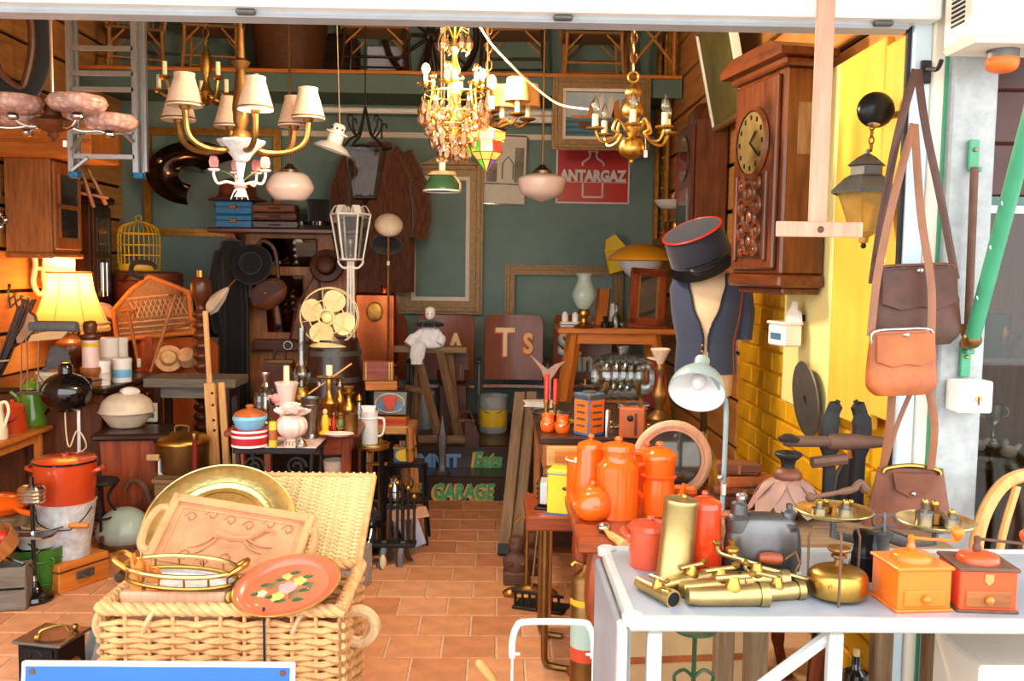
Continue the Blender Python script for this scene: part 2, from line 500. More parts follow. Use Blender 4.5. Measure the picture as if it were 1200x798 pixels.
# back wall, side walls of boards, ceiling
st(M().bb(XL-.1,XR+.1,YB,YB+.15,-.1,3.6).o('wall_back','teal_paint'),'teal painted back wall')
wl=st(M().bb(XL-.2,XL-.03,YF,YB,-.1,3.6).o('wall_left','dark_void'),'left wall of tan boards with dark gaps')
wr=st(M().bb(XR+.045,XR+.2,YF+.2,YB,-.1,3.6).o('wall_right','dark_void'),'right wall of tan boards with dark gaps')
bl=br=None
for i in range(14):
    z=.12+i*.245
    if i==0:
        bl=M().bb(-.03,0,YF-YB,0,-.112,.112,.004).o('board','tan_board',wl,(XL,YB,z))
        br=M().bb(0,.03,4.62-YB,0,-.112,.112,.004).o('board','tan_board',wr,(XR+.012,YB,z));b2=M().bb(0,.03,YF+.2-YB,0,-.112,.112,.004).o('board','tan_board',wr,(XR+.012,YB,1.835))
    else:
        link(bl,wl,(XL,YB,z));z<1.8 and link(br,wr,(XR+.012,YB,z));z>1.9 and link(b2,wr,(XR+.012,YB,z))
yw=st(M().bb(XR+.02,XR+.04,YF,4.62,-.1,1.71).o('wall_right_front','yellow_wall'),'yellow painted brick wall inside the right of the doorway')
b0=M().box((0,0,0),(.02,.205,.085),.006).o('brick','yellow_wall',yw,(XR+.012,2.7,.05));first=True
for j in range(17):
    for i in range(10):
        yy=2.62+i*.215+(j%2)*.107
        if yy>4.5:continue
        if first:b0.location=(XR+.014,yy,.05+j*.095);first=False
        else:link(b0,yw,(XR+.014,yy,.05+j*.095))
st(M().bb(XL-.2,XR+.2,YF,YB,3.5,3.6).o('ceiling','ceiling_paint'),'dark ceiling')
# raised platform and step with sign-painted risers
pf=st(M().bb(XL,XR,5.70,YB,-.02,.28,.008).o('platform','dark_wood_x'),'dark wooden platform at the back')
stp=st(M().bb(-1.7,XR,5.44,5.70,-.02,.14,.006).o('step','dark_wood_x'),'dark wooden step with painted lettering')
def sign(parent,body,px,py,Y,size,m1,m2,shear=0,bold=.006,sx=1.0):
    p=P(px,py,Y)
    txt('lettering_shadow',body,m2,parent,size,(p.x-.012,Y-.001,p.z-.01),bold=bold+.005,ext=.0015,shear=shear,sx=sx)
    txt('lettering',body,m1,parent,size,(p.x,Y-.004,p.z),bold=bold,ext=.0015,shear=shear,sx=sx)
sign(stp,'GARAGE',543,584,5.44,.128,'text_green','text_amber',.12,.006,.73)
sign(stp,'K',491,582,5.44,.125,'text_green','text_amber',.12,.006,.9)
sign(pf,'SUMMIT',503,547,5.70,.115,'text_blue','dark_wood',0,.006,.95)
sign(pf,'Eats',571,547,5.70,.135,'text_green','text_amber',.15,.006,.82)
# storage loft across the back
loft=st(M().bb(XL,XR,6.22,YB,2.60,2.67).o('loft','teal_dark'),'storage loft across the back wall')
M().bb(XL,XR,6.19,6.22,2.665,2.69,.004).o('edge_strip','orange_wood_x',loft)
M().bb(XL,XR,6.195,6.22,2.54,2.664,.004).o('fascia','teal_dark',loft)
pz=P(470,130,6.6).z
st(M().bar((-1.3,6.6,pz),(.75,6.6,pz),.022,12).o('trim_1','white_paint'),'white conduit under the loft')
M().bb(-.0,.75,6.63,6.68,pz-.06,pz+.03).o('trim_2','white_paint')['kind']='structure'
st(M().bb(XL,XR,YB-.02,YB,2.36,2.40).o('trim_3','cream_paint'),'pale rail on the back wall')
# facade: lintel, shutter rail, jamb, pillar
zl=P(600,18,2.42).z
fr=st(M().bb(-6,1.3,2.5,2.7,P(600,22,2.6).z,4.2).o('wall_front','cream_paint'),'shop front above the doorway')
M().bb(-6,P(1101,20,2.40).x,2.38,2.5,P(600,15,2.40).z,2.9,.006).o('fascia_board','white_paint',fr)
M().bb(-6,P(1062,30,2.46).x,2.42,2.5,P(600,28,2.45).z,P(600,15,2.45).z,.008).o('shutter_rail','grey_strip',fr)
for px in (288,660,1035):M().box((0,0,0),(.05,.02,.014),.004).o('rail_catch','iron_grey',fr,P(px,9+px*.018,2.41))
st(M().bb(-6,XL,2.5,2.7,-.1,2.3).o('wall_front_left','cream_paint'),'shop front to the left of the doorway')
jx=[P(q,300,2.46).x for q in (1049,1056,1077,1092,1146)]
jb=st(M().bb(jx[1],jx[2],2.44,2.475,-.05,2.14,.004).o('door_post','pale_blue_paint'),'pale blue door post')
M().bb(jx[0]+.006,jx[1],2.455,2.475,-.05,2.10,.003).o('dark_edge','iron',jb)
M().bb(jx[2],jx[3],2.43,2.6,-.05,2.16,.004).o('cream_board','cream_paint',jb)
M().bb(jx[3]-.005,jx[3]+.006,2.425,2.44,-.05,2.1).o('green_edge','green_pole',jb)
pil=st(M().bb(jx[3]+.004,jx[4],2.40,2.64,-.05,2.5,.006).o('pillar','galvanised'),'galvanised steel pillar beside the doorway')
# neighbouring display window
wx0=jx[4];wx1=2.9
st(M().bb(wx0,wx1,3.35,3.4,-.05,3).o('window_back','oak'),'brown panelling behind the display window')
st(M().bb(wx1,wx1+.1,2.44,3.4,-.05,3).o('window_side','walnut'),'side of the display window')
st(M().bb(wx0-.02,wx0,2.64,3.4,-.05,3).o('window_cheek','cream_paint'),'inner cheek of the display window')
win=st(M().bb(wx0-.01,wx1,2.52,2.525,.3,P(1180,250,2.5).z).o('window_1','glass_window'),'display window beside the doorway')
M().bb(wx0-.01,wx1,2.5,2.56,P(1180,250,2.5).z,P(1180,241,2.5).z).o('transom','cream_paint',win)
M().bb(wx0-.01,wx1,2.5,2.56,.0,.3,.005).o('stall_riser','cream_paint',win)
for i,zz in enumerate((1.76,1.905,2.05,2.2,2.36,2.52)):
    M().bb(wx0,wx1,2.54,2.58,zz-.145,zz,.006).o('panel','window_brown',win)
M().bb(wx0,wx1,2.54,2.57,P(1180,241,2.5).z,1.615).o('header_pane','teal_dark',win)
aw=T('shop_awning','unseen striped canvas awning added to shade the shop front','awning',(-1.6,2.36,2.9))  # unseen; implied by the green arm, added and sized to shade the front
mat('awning_stripe',(196,200,186),.8,0,.06,20);mat('awning_green',(70,130,96),.8,0,.08,20)
for i in range(16):M().prism([(0,0),(-1.1,-.3),(-1.1,-.46),(-1.12,-.46),(-1.12,-.29),(0,.015)],-4.5+i*.55,-3.95+i*.55,'yz').o('stripe','awning_green' if i%2 else 'awning_stripe',aw)
M().bar((-4.5,-1.11,-.31),(4.3,-1.11,-.31),.03,8).o('front_bar','white_paint',aw)
# boarded shutter of yellow planks against the right wall
sh=T('yellow_shutter','tall pale yellow plank shutter hung on the wall beside the doorway','shutter',(XR-.06,2.52,.88))
for a,b,z0,z1,m in ((0,.115,.12,1.2,'yellow_panel'),(.12,.27,.08,1.2,'yellow_panel'),(.275,.64,.03,1.23,'yellow_panel'),(.645,1.15,0,1.23,'pale_yellow')):
    M().bb(0,.03,a,b,z0,z1,.005).o('plank',m,sh)
M().bb(.03,.05,.05,1.1,.9,1.0).o('batten','yellow_panel',sh)
M().bb(.03,.07,.05,.12,.9,1.0).o('wall_bracket','iron',sh)
# ------------------------------------------------------------------ hanging lamps and chandeliers (local units: photo pixels at the lamp's depth)
def chain(m,x,z0,z1,step=5,r=.55):
    n=max(2,int((z1-z0)/step))
    for i in range(n):
        z=z0+(z1-z0)*(i+.5)/n
        m.torus((x,0,z),(z1-z0)/n*.62,r,'y' if i%2 else 'x',10,5,sx=.55)
    return m
def cable(t,k,dz,name='cable',m='iron',r=.6):
    return M(k).bar((0,0,0),(0,0,dz),r,6).o(name,m,t)
CEIL=3.5
def up(t,k):
    return (CEIL-t.location.z)/k
# brass chandelier with six cloth shades
t,k=TP('shaded_chandelier','brass chandelier with six cream cloth shades and fluted stem','chandelier',283,190,3.7)
M(k).lathe(crp([(0,0),(7,1),(12,8),(20,16),(26,22),(24,25),(0,26)],3),seg=24,flute=(12,.04)).o('cut_glass_bowl','frosted',t)
M(k).lathe([(0,22),(8,24),(12,28),(9,34),(5,38),(9,46),(9,54),(10,60),(9,70),(7,90),(5,104),(8,108),(11,113),(5,117),(3.6,150),(0,150)],seg=18).o('stem','brass_dark',t)
cable(t,k,up(t,k),'hanging_rod','brass_dark',2)
for i,(ex,ey,ez) in enumerate(((-76,14,48),(-50,-42,55),(-26,48,46),(28,-44,52),(50,48,48),(74,14,52))):
    d=math.hypot(ex,ey)
    a=M(k).tube(cr([(ex*.08,ey*.08,22),(ex*.35,ey*.35,12),(ex*.72,ey*.72,14),(ex*.95,ey*.95,26),(ex,ey,ez-2)],5),3.4,8).o('arm','brass_dark',t)
    M(k).lathe([(0,0),(4,0),(6,3),(6,5),(0,5)],(ex,ey,ez-4)).o('candle_cup','brass_dark',a)
    shd=M(k).lathe([(19,0),(19.5,2),(11,32),(11.5,36),(10,36),(10.5,32),(18,1.5),(19,0)],(ex,ey,ez),24).o('lamp_shade','shade_cloth',t)
    M(k).torus((ex,ey,ez+2.5),19,.9).o('braid','brass_dark',shd)
lamp('shaded_chandelier_light',P(303,122,3.55),7,BULB,.03)
# small brass chandelier with candle tubes behind it
t,k=TP('candle_chandelier','small gilt chandelier with bare candle tubes behind the shaded one','chandelier',242,118,4.7)
M(k).lathe([(0,-6),(4,-4),(2,2),(7,10),(4,18),(3,24),(5,30),(7,40),(5,52),(2,58),(1.5,64),(0,64)],seg=14).o('stem','brass',t)
chain(M(k),0,62,up(t,k),9).o('chain','brass_dark',t)
for ex,ey,ez in ((-54,0,22),(-40,-20,33),(-15,30,22),(20,-22,33),(56,5,26),(14,30,24)):
    a=M(k).tube(cr([(0,0,8),(ex*.4,ey*.4,-2),(ex*.8,ey*.8,4),(ex,ey,ez-12)],5),1.8,6).o('arm','brass',t)
    M(k).lathe([(0,-2),(5,0),(7,3),(4,4),(0,4)],(ex,ey,ez-13),10).o('drip_pan','brass',a)
    M(k).lathe([(2.8,0),(2.8,16),(0,16)],(ex,ey,ez-10),10).o('candle_tube','candle',t)
# frosted pink bowl chandelier at the left
t,k=TP('pink_glass_chandelier','chrome and wood chandelier with textured pink glass bowl shades','chandelier',62,138,3.4)
M(k).lathe([(0,-28),(3,-24),(7,-20),(5,-17),(22,-10),(26,-5),(10,2),(8,14),(5,16),(2,20),(0,20)],seg=20).o('hub','walnut',t)
cable(t,k,up(t,k),'rod','chrome',1.8)
for ex,ey,ez in ((36,-18,10),(48,38,-2),(-34,-22,8),(-46,34,-2),(-90,0,4)):
    a=M(k).tube(cr([(ex*.1,ey*.1,-6),(ex*.5,ey*.5,-12),(ex*.8,ey*.8,-10),(ex,ey,ez-12)],5),1.6,7).o('arm','chrome',t)
    M(k).sph((ex,ey,ez-11),(7,7,4),14,7).o('cup','chrome',a)
    b=M(k).lathe(crp([(6,-7),(20,-6),(28,-3),(31,1),(32,6),(29,11),(28,11),(30,6),(27,-1),(6,-5)],2),(ex,ey,ez),28,flute=(22,.012)).o('glass_bowl','pink_glass',t)
    M(k).torus((ex,ey,ez+4),31.6,1.2,seg=28).o('rim_band','pink_glass',b)
M(k).at((24,-24,-32)).box((0,0,0),(4,.5,7)).o('price_tag','paper',t)
# porcelain flower chandelier
t,k=TP('porcelain_flower_chandelier','little white porcelain chandelier with pink flowers and green leaves','chandelier',282,232,3.72)
M(k).lathe([(0,0),(8,1),(5,6),(3,10),(5,14),(3,22),(4,30),(6,40),(3,44),(0,44)],seg=14,flute=(6,.06)).o('stem','porcelain',t)
M(k).lathe([(6,11),(8,13),(6,15)],seg=12).o('collar','pink_rose',t)
cable(t,k,46,'hanger','brass',.6)
for i,(ex,ey) in enumerate(((-28,-8),(30,-6),(-12,24),(12,24))):
    a=M(k).tube(cr([(0,0,14),(ex*.5,ey*.5,18),(ex*.85,ey*.85,16),(ex,ey,24),(ex,ey,30)],5),1.6,7).o('arm','porcelain',t)
    M(k).lathe([(0,28),(6,30),(7,32),(0,32)],(ex,ey,0),12).o('petal_cup','porcelain',a)
    M(k).lathe([(0,33),(4,34),(5,40),(3.5,46),(0,47)],(ex,ey,0),10,flute=(5,.15)).o('flower','pink_rose',t)
for s_ in (-1,1):
    M(k).surf(lambda u,v:(s_*(2+22*u),(v-.5)*7*math.sin(PI*min(.98,u+.02)),18+26*u-14*u*u),8,3,.5).o('leaf','leaf_green',t)
for s_ in (-1,-.3,.3,1):
    M(k).tube(cr([(0,0,12),(s_*6,-3,8),(s_*10,-5,-2)],4),[1.2]*5+[.5]*4,6).o('root_scroll','porcelain',t)
# crystal chandelier, lit
t,k=TP('crystal_chandelier','lit gilt chandelier hung with clear crystal drops','chandelier',532,150,3.45)
M(k).lathe([(0,-22),(5,-18),(8,-8),(5,0),(9,8),(6,18),(5,30),(8,38),(5,46),(4,60),(7,66),(4,74),(3,84),(6,90),(3,96),(2,118),(0,118)],seg=14).o('stem','brass',t)
cable(t,k,up(t,k),'rod','brass',1.2)
dr=None
dpos=[]
for i in range(6):
    a=2*PI*i/6+.35;ex,ey=34*math.cos(a),34*math.sin(a)
    am=M(k).tube(cr([(0,0,22),(ex*.4,ey*.4,10),(ex*.8,ey*.8,20),(ex*.75,ey*.75,44),(ex*.9,ey*.9,50),(ex,ey,44)],4),1.6,6).o('arm','brass',t)
    M(k).lathe([(2,0),(9,2),(10,4),(3,4),(0,4)],(ex,ey,44),12,flute=(8,.06)).o('drip_pan','crystal',am)
    M(k).lathe([(2.2,0),(2.2,12),(0,12)],(ex,ey,47),8).o('candle_tube','candle',t)
    lit=i in (0,3)
    M(k).sph((ex,ey,64 if lit else 63),(4.6,4.6,6),10,7).o('bulb','bulb_lit' if lit else 'crystal',t)
    for j in range(4):
        b=a+(j-1.5)*.26;dpos.append((37*math.cos(b),37*math.sin(b),36-9*(j%2)))
for rr,z,n in ((30,16,12),(24,2,12),(15,-12,9)):
    for i in range(n):dpos.append((rr*math.cos(2*PI*i/n),rr*math.sin(2*PI*i/n),z+3*(i%2)))
for s_ in (-1,1):dpos.append((s_*16,-2,112))
for i in range(4):dpos.append((15*math.cos(i*1.57+.6),15*math.sin(i*1.57+.6),110))
for x,y,z in dpos:
    if dr is None:
        dr=M(k).lathe([(0,0),(.8,-1),(.8,-5),(3.2,-10),(5.6,-17),(4.4,-23),(0,-27)],seg=6).o('crystal_drop','crystal',t,(x*k,y*k,z*k),flat=True)
    else:link(dr,t,(x*k,y*k,z*k))
for rr,z in ((34,38),(28,17),(22,3)):M(k).torus((0,0,z),rr,1.0,seg=30,ss=5).o('gilt_ring','brass',t)
for i in range(6):
    a=i*PI/3+.6
    M(k).tube(cr([(0,0,96),(8*math.cos(a),8*math.sin(a),112),(16*math.cos(a),16*math.sin(a),110)],4),.9,5).o('top_scroll','brass',t)
M(k).sph((-1,-4,-17),7,10,7).o('crystal_ball','crystal',t,flat=True)
for px,py in ((508,80),(552,82)):lamp('crystal_chandelier_light',P(px,py,3.3),28,BULB,.03)
# brass two-shade ceiling light beside it
t,k=TP('shaded_ceiling_light','brass ceiling light with tan paper shades beside the crystal chandelier','chandelier',572,152,3.75)
M(k).lathe([(0,-12),(6,-8),(22,0),(12,3),(4,8),(3,20),(5,30),(3,40),(2,60),(0,60)],seg=18).o('stem','brass_dark',t)
chain(M(k),0,58,up(t,k),10).o('chain','brass_dark',t)
for ex,ey,lit in ((33,-14,0),(16,30,0),(46,22,0),(4,-30,1)):
    a=M(k).tube(cr([(ex*.2,ey*.2,2),(ex*.6,ey*.6,10),(ex*.8,ey*.8,6),(ex,ey,14)],4),2.2,6).o('arm','brass_dark',t)
    M(k).lathe([(0,12),(9,15),(10,17),(0,17)],(ex,ey,0),12).o('drip_pan','brass_dark',a)
    M(k).lathe([(3,17),(3,32),(0,32)],(ex,ey,0),9).o('candle_tube','candle',t)
    if lit:M(k).sph((ex,ey,48),(5,5,8),10,7).o('bulb','bulb_lit',t)
    else:M(k).lathe([(15,30),(12,56),(11,56),(14,30)],(ex,ey,0),22).o('lamp_shade','shade_tan',t)
lamp('shaded_ceiling_light_bulb',P(574,84,3.55),24,BULB,.03)
# stained glass pendant, lit
t,k=TP('stained_glass_pendant','lit stained glass pendant of amber, red and green panes','pendant lamp',570,200,3.5)
for nm,c in (('pane_amber',(255,196,92)),('pane_red',(226,60,40)),('pane_green',(96,190,60)),('pane_violet',(130,80,160)),('pane_cream',(255,226,150))):
    mat(nm,c,.25,0,.3,25,emit=.4)
N=8
def ringpt(i,r,z):a=2*PI*(i+.5)/N;return (r*math.cos(a),r*math.sin(a),z)
rows=[(2,0),(12,12),(19,20),(19,33),(23,34),(23,43)]
pick=[['pane_amber','pane_amber','pane_violet','pane_amber','pane_green','pane_amber','pane_violet','pane_amber'],['pane_amber']*8,['pane_red','pane_cream','pane_green','pane_cream','pane_red','pane_cream','pane_green','pane_amber'],None,['pane_amber','pane_cream']*4]
lead=M(k)
for q,(a,b) in enumerate(zip(rows,rows[1:])):
    for i in range(N):
        p=[ringpt(i,*a),ringpt(i+1,*a),ringpt(i+1,*b),ringpt(i,*b)]
        lead.bar(p[0],p[3],.6,5).bar(p[3],p[2],.6,5)
        if pick[q]:M(k).add(p,[(0,1,2,3)]).o('pane',pick[q][(i*3+q)%8],t,flat=True)
lead.o('leading','brass_dark',t)
cable(t,k,up(t,k),'cord','brass_dark',.7)
M(k).lathe([(23,43),(4,50),(2,54),(0,54)],seg=16).o('cap','brass_dark',t)
lamp('stained_glass_light',P(570,176,3.5),6,WARM,.02)
# opal glass school globes
def opal(name,label,px,py,Y,prof,cap,rodm):
    t,k=TP(name,label,'pendant lamp',px,py,Y)
    M(k).lathe(crp(prof,3),seg=28).o('glass_globe','opal_glass',t)
    z=prof[-1][1]
    M(k).lathe([(cap,z-1),(cap-1,z+4),(cap-6,z+8),(3,z+11),(0,z+11)],seg=20).o('gallery','silver',t)
    M(k).bar((0,0,z+10),(0,0,up(t,k)),1.2,6).o('cord',rodm,t)
    return t
opal('opal_globe_pendant','cream opal glass globe pendant above the black top hat',340,236,5.0,[(0,0),(14,.5),(20,4),(26,12),(27,18),(22,28),(17,32)],11,'brass_dark')
opal('opal_bowl_pendant','wide opal glass bowl pendant in front of the gas sign',635,237,5.0,[(0,0),(10,3),(24,10),(28,22),(27,28),(16,32)],12,'brass_dark')
# white enamel small ceiling lamp
t,k=TP('enamel_cap_lamp','small tilted white enamel lamp with pierced gallery','pendant lamp',390,172,4.8,rot=(0,18,0))
M(k).lathe([(23,-4),(16,2),(9,5),(9,14),(13,15),(13,17),(8,18),(8,24),(6,27),(0,27),(0,25),(7,22),(8,6),(15,1),(22,-4)],seg=24).o('shade','enamel_white',t)
for i in range(8):M(k).sph((8*math.cos(i*.785),8*math.sin(i*.785),21),1.3,6,5).o('vent_hole','black_metal',t)
U=up(t,k);M(k).bar((0,0,26),(-.309*U,0,.951*U),.6,6).o('wire','rope',t)
# green workshop shade with its flex wound round
t,k=TP('green_workshop_lamp','green enamel workshop shade with cream flex wound round its neck','pendant lamp',518,224,4.6)
M(k).lathe([(22,0),(22,2),(14,17),(8,20),(0,20),(0,18),(12,16),(20,1)],seg=24).o('shade','green_shade',t)
M(k).torus((0,0,0),21.5,1.1).o('rim','enamel_white',t)
M(k).lathe([(4,20),(4,32),(7,34),(7,37),(0,37)],seg=12).o('lampholder','cream_paint',t)
M(k).torus((0,0,19),13,1.4,sx=1.2).torus((1,0,21),12,1.4,sx=1.15).tube(cr([(14,-4,18),(21,-5,8),(19,-6,0),(10,-6,1),(6,-6,12)],5),1.3,6).o('flex','rope',t)
M(k).bar((-1.5,0,36),(-2,0,up(t,k)),.9,6).bar((1.5,0,36),(2,0,up(t,k)),.9,6).o('suspension_cord','rope',t)
# Flemish brass ball chandelier
t,k=TP('flemish_chandelier','brass ball-stem chandelier with scrolled arms and flame bulbs','chandelier',740,190,3.3)
M(k).lathe(crp([(0,-2),(2,0),(3,3),(13,9),(15,17),(11,26),(4,29),(8,34),(10,40),(7,46),(4,49),(11,54),(12,61),(8,68),(4,71),(9,76),(9,82),(4,87),(2,89),(0,90)],3),seg=20).o('ball_stem','brass',t)
M(k).torus((0,0,97),6,1.4,'y').o('ring','brass',t)
chain(M(k),0,102,up(t,k),11,.8).o('chain','brass_dark',t)
for i,(ex,ey) in enumerate(((-44,-12),(-28,36),(32,-30),(44,16),(8,44),(-6,-46))):
    a=M(k).tube(cr([(ex*.18,ey*.18,36),(ex*.4,ey*.4,48),(ex*.52,ey*.52,36),(ex*.4,ey*.4,32),(ex*.55,ey*.55,24),(ex*.85,ey*.85,22),(ex,ey,34)],5),1.9,7).o('arm','brass',t)
    M(k).lathe([(0,33),(10,35),(11,37),(0,38)],(ex,ey,0),14).o('drip_pan','brass',a)
    M(k).lathe([(3.6,38),(3.6,52),(0,52)],(ex,ey,0),10).o('candle_tube','candle',t)
    M(k).lathe(crp([(2,52),(4.6,58),(3.6,66),(0,74)],3),(ex,ey,0),10).o('flame_bulb','glass_thick',t)
M(k).box((14,-14,8),(4,.5,8)).bar((14,-14,12),(13,-14,30),.4,5).o('price_tag','paper',t)
# cream flex slung between the lamps
tag(M().tube(cr([P(556,20,3.4),P(575,50,3.4),P(598,75,3.4),P(625,100,3.5),P(655,122,3.5),P(690,128,3.4)],6),.004,6).o('lamp_flex','card'),'cream flex slung from the lintel towards the brass ball chandelier','cable')
# aluminium folding ladder
t,k=TP('folding_ladder','folded aluminium ladder with blue rubber tips hung behind the pink glass chandelier','ladder',120,208,4.6)
for x in (-36,38):M(k).bb(x-3,x+3,0,5,6,190).o('stile','aluminium',t)
for x in (-32,42):M(k).bb(x-2.5,x+2.5,9,13,0,190).o('rear_stile','aluminium',t)
M(k).bb(46,49,6,12,8,190).o('edge_rail','aluminium',t)
for z in (24,52,70,100,118,146):M(k).bb(-34,37,0,5,z-2.5,z+2.5).o('rung','aluminium',t)
for q in ([(-34,-1,54),(-18,-1,52),(-34,-1,30)],[(37,-1,54),(24,-1,52),(37,-1,40)],[(-34,-1,8),(-16,-1,22)]):M(k).tube(q,2.5,5).o('hinge_brace','aluminium',t)
for x in (-36,-31,38,43):M(k).box((x,5,3),(5,12,7),1).o('foot','blue_tip',t)
# wooden tally-stick hook hanging from the lintel
t=T('wooden_t_rod','pale wooden rod with a cross bar hanging from the doorway lintel','rod',P(958,268,2.30))
k=2.30/FPX
M(k).bb(-11,10,-2,3,-5,300,1).o('upright','pink_wood',t)
M(k).bb(-50,52,-5,-2,-10,8,1).o('cross_bar','pink_wood',t)
M(k).sph((2,-5.5,-1),(4,1.5,4),10,6).o('bolt_head','rust',t)
# ------------------------------------------------------------------ rattan furniture and baskets stored on the loft
LZ=2.69
def loft_thing(name,label,cat,px,Y,rz=0,group=None):
    q=P(px,60,Y);return T(name,label,cat,(q.x,Y,LZ),rz,group)
def rattan_chair(label,px,Y,rz,lm='rattan',slat=9,w=.5,d=.45,m='rattan'):
    t=loft_thing('rattan_chair',label,'chair',px,Y,rz,'rattan chairs stored on the loft')
    for sx in (-1,1):
        for sy in (-1,1):
            M().tube(cr([(sx*w*.5,sy*d*.5,0),(sx*w*.46,sy*d*.46,.22),(sx*w*.45,sy*d*.45,.44)],3),.016,7).o('leg',lm,t)
            M().bar((sx*w*.47,sy*d*.46,.26),(sx*w*.2,sy*d*.46,.42),.01,6).o('corner_brace',m,t)
    M().box((0,0,.44),(w,d,.03),.012).o('seat','wicker_brown',t)
    for sy in (-1,1):M().bar((-w*.47,sy*d*.47,.15),(w*.47,sy*d*.47,.15),.011,6).o('stretcher',lm,t)
    M().tube(cr([(-w*.48,d*.42,.42),(-w*.55,d*.5,.75),(-w*.3,d*.55,.98),(0,d*.56,1.02),(w*.3,d*.55,.98),(w*.55,d*.5,.75),(w*.48,d*.42,.42)],5),.016,7).o('back_hoop',m,t)
    M().tube(cr([(-w*.5,d*.4,.66),(-w*.62,0,.66),(-w*.45,-d*.45,.62),(-w*.44,-d*.44,.44)],4),.013,6).o('armrest',m,t)
    M().tube(cr([(w*.5,d*.4,.66),(w*.62,0,.66),(w*.45,-d*.45,.62),(w*.44,-d*.44,.44)],4),.013,6).o('armrest',m,t)
    for i in range(slat):
        x=(i-(slat-1)/2)*w*.1
        M().bar((x,d*.47,.45),(x*1.1,d*.55,.99-abs(x)*.5),.006,5).o('back_rod',m,t)
    t.scale=(.74,.74,.7)
    return t
rattan_chair('rattan armchair with braced legs above the gilt candle chandelier',250,6.5,10)
rattan_chair('round-backed rattan armchair above the small enamel lamp',442,6.45,180,'dark_wood',9,.6)
rattan_chair('round-backed rattan armchair between crystal chandelier and sail painting',602,6.45,175,'dark_wood',11,.6)
rattan_chair('square rattan armchair above the sail painting',694,6.5,0,'rattan',7,.56)
rattan_chair('bentwood rattan armchair behind the aluminium ladder',160,6.6,200,'rattan',7,.5)
# big dark log basket
t=loft_thing('log_basket','big dark brown wicker log basket on the loft','basket',340,6.5)
prof=[]
for i in range(21):prof.append((.22+.055*i/20+.006*(i%2),.03*i))
M().lathe([(0,0)]+prof+[(.27,.62),(.25,.6),(.2,.02),(0,.02)],seg=36,flute=(18,.012)).o('woven_body','wicker_dark',t)
M().torus((0,0,.61),.277,.016,seg=30).o('rim','wicker_dark',t)
for s_ in (-1,1):M().torus((s_*.28,0,.62),.07,.012,'x',12,6,0,180).o('handle','wicker_dark',t)
# small tea table, wheel-back stool and boxes
t=loft_thing('spinning_wheel','dark turned spinning wheel lying on the loft','spinning wheel',505,6.75,8)
M().torus((0,0,.36),.33,.022,'y',32).o('rim','dark_wood',t)
for i in range(10):M().bar((0,0,.36),(.32*math.cos(i*PI/5),0,.36+.32*math.sin(i*PI/5)),.011,6).o('spoke','dark_wood',t)
M().lathe([(0,-.06),(.04,-.05),(.05,0),(.04,.05),(0,.06)],(0,0,.36),12,'y').o('hub','dark_wood',t)
for s_ in (-1,1):M().bar((s_*.06,.1*s_,0),(0,.04*s_,.36),.018,7).o('support','dark_wood',t)
tag(M().bb(-.13,.13,-.08,.08,0,.3,.01).o('storage_box','paper_blue',None,(P(452,60,6.88).x,6.88,LZ)),'pale blue printed carton on the loft','box')
t=loft_thing('trunk','dark slatted chest on the loft','chest',404,6.85)
M().bb(-.2,.1,-.12,.12,0,.36,.012).o('body','dark_wood_x',t)
for i in range(4):M().bb(-.21,.11,-.135,-.12,.02+i*.08,.085+i*.08,.004).o('slat','dark_wood_x',t)
t=loft_thing('cane_table','cane side table with crossed braces on the loft beside the gilt frame','table',762,6.4)
for x in (-.14,.14):
    for y in (-.14,.14):M().bar((x,y,0),(x,y,.5),.015,7).o('leg','rattan',t)
M().box((0,0,.51),(.34,.34,.035),.012).o('table_top','wicker_brown',t)
for s_ in (-1,1):M().bar((-.14*s_,-.14,.08),(.14*s_,-.14,.42),.01,6).o('brace','rattan',t)
# ------------------------------------------------------------------ generic furniture builders
def gtable(name,label,x0,x1,y0,y1,h,m='oak',mx=None,th=.035,lg=.045,apron=.09,z0=0.0,leg='box',drawer=None,over=.02,turn=0):
    t=T(name,label,'table',((x0+x1)/2,(y0+y1)/2,z0),turn)
    w,d=(x1-x0)/2,(y1-y0)/2
    mx=mx or m
    M().bb(-w,w,-d,d,h-th,h,.006).o('table_top',mx,t)
    for sx in (-1,1):
        for sy in (-1,1):
            cx,cy=sx*(w-lg-over),sy*(d-lg-over)
            if leg=='box':M().bb(cx-lg/2,cx+lg/2,cy-lg/2,cy+lg/2,0,h-th,.005).o('leg',m,t)
            elif leg=='turned':M().lathe(crp([(0,0),(lg*.35,0),(lg*.5,.08),(lg*.3,.14),(lg*.55,h*.5),(lg*.3,h*.7),(lg*.5,h*.75),(lg*.5,h-th),(0,h-th)],2),(cx,cy,0),12).o('leg',m,t)
            elif leg=='cabriole':M().tube(cr([(cx+sx*.03,cy+sy*.03,.0),(cx+sx*.01,cy+sy*.01,.06),(cx-sx*.015,cy-sy*.015,h*.3),(cx+sx*.012,cy+sy*.012,h*.72),(cx,cy,h-th)],5),[.03]*3+[.018]*6+[.024]*5+[.034]*7,8).o('leg',m,t)
    if apron:
        q=lg+over
        for sy in (-1,1):M().bb(-w+q,w-q,sy*(d-q)-.012,sy*(d-q)+.012,h-th-apron,h-th).o('apron',mx,t)
        for sx in (-1,1):M().bb(sx*(w-q)-.012,sx*(w-q)+.012,-d+q,d-q,h-th-apron,h-th).o('apron',m,t)
    return t
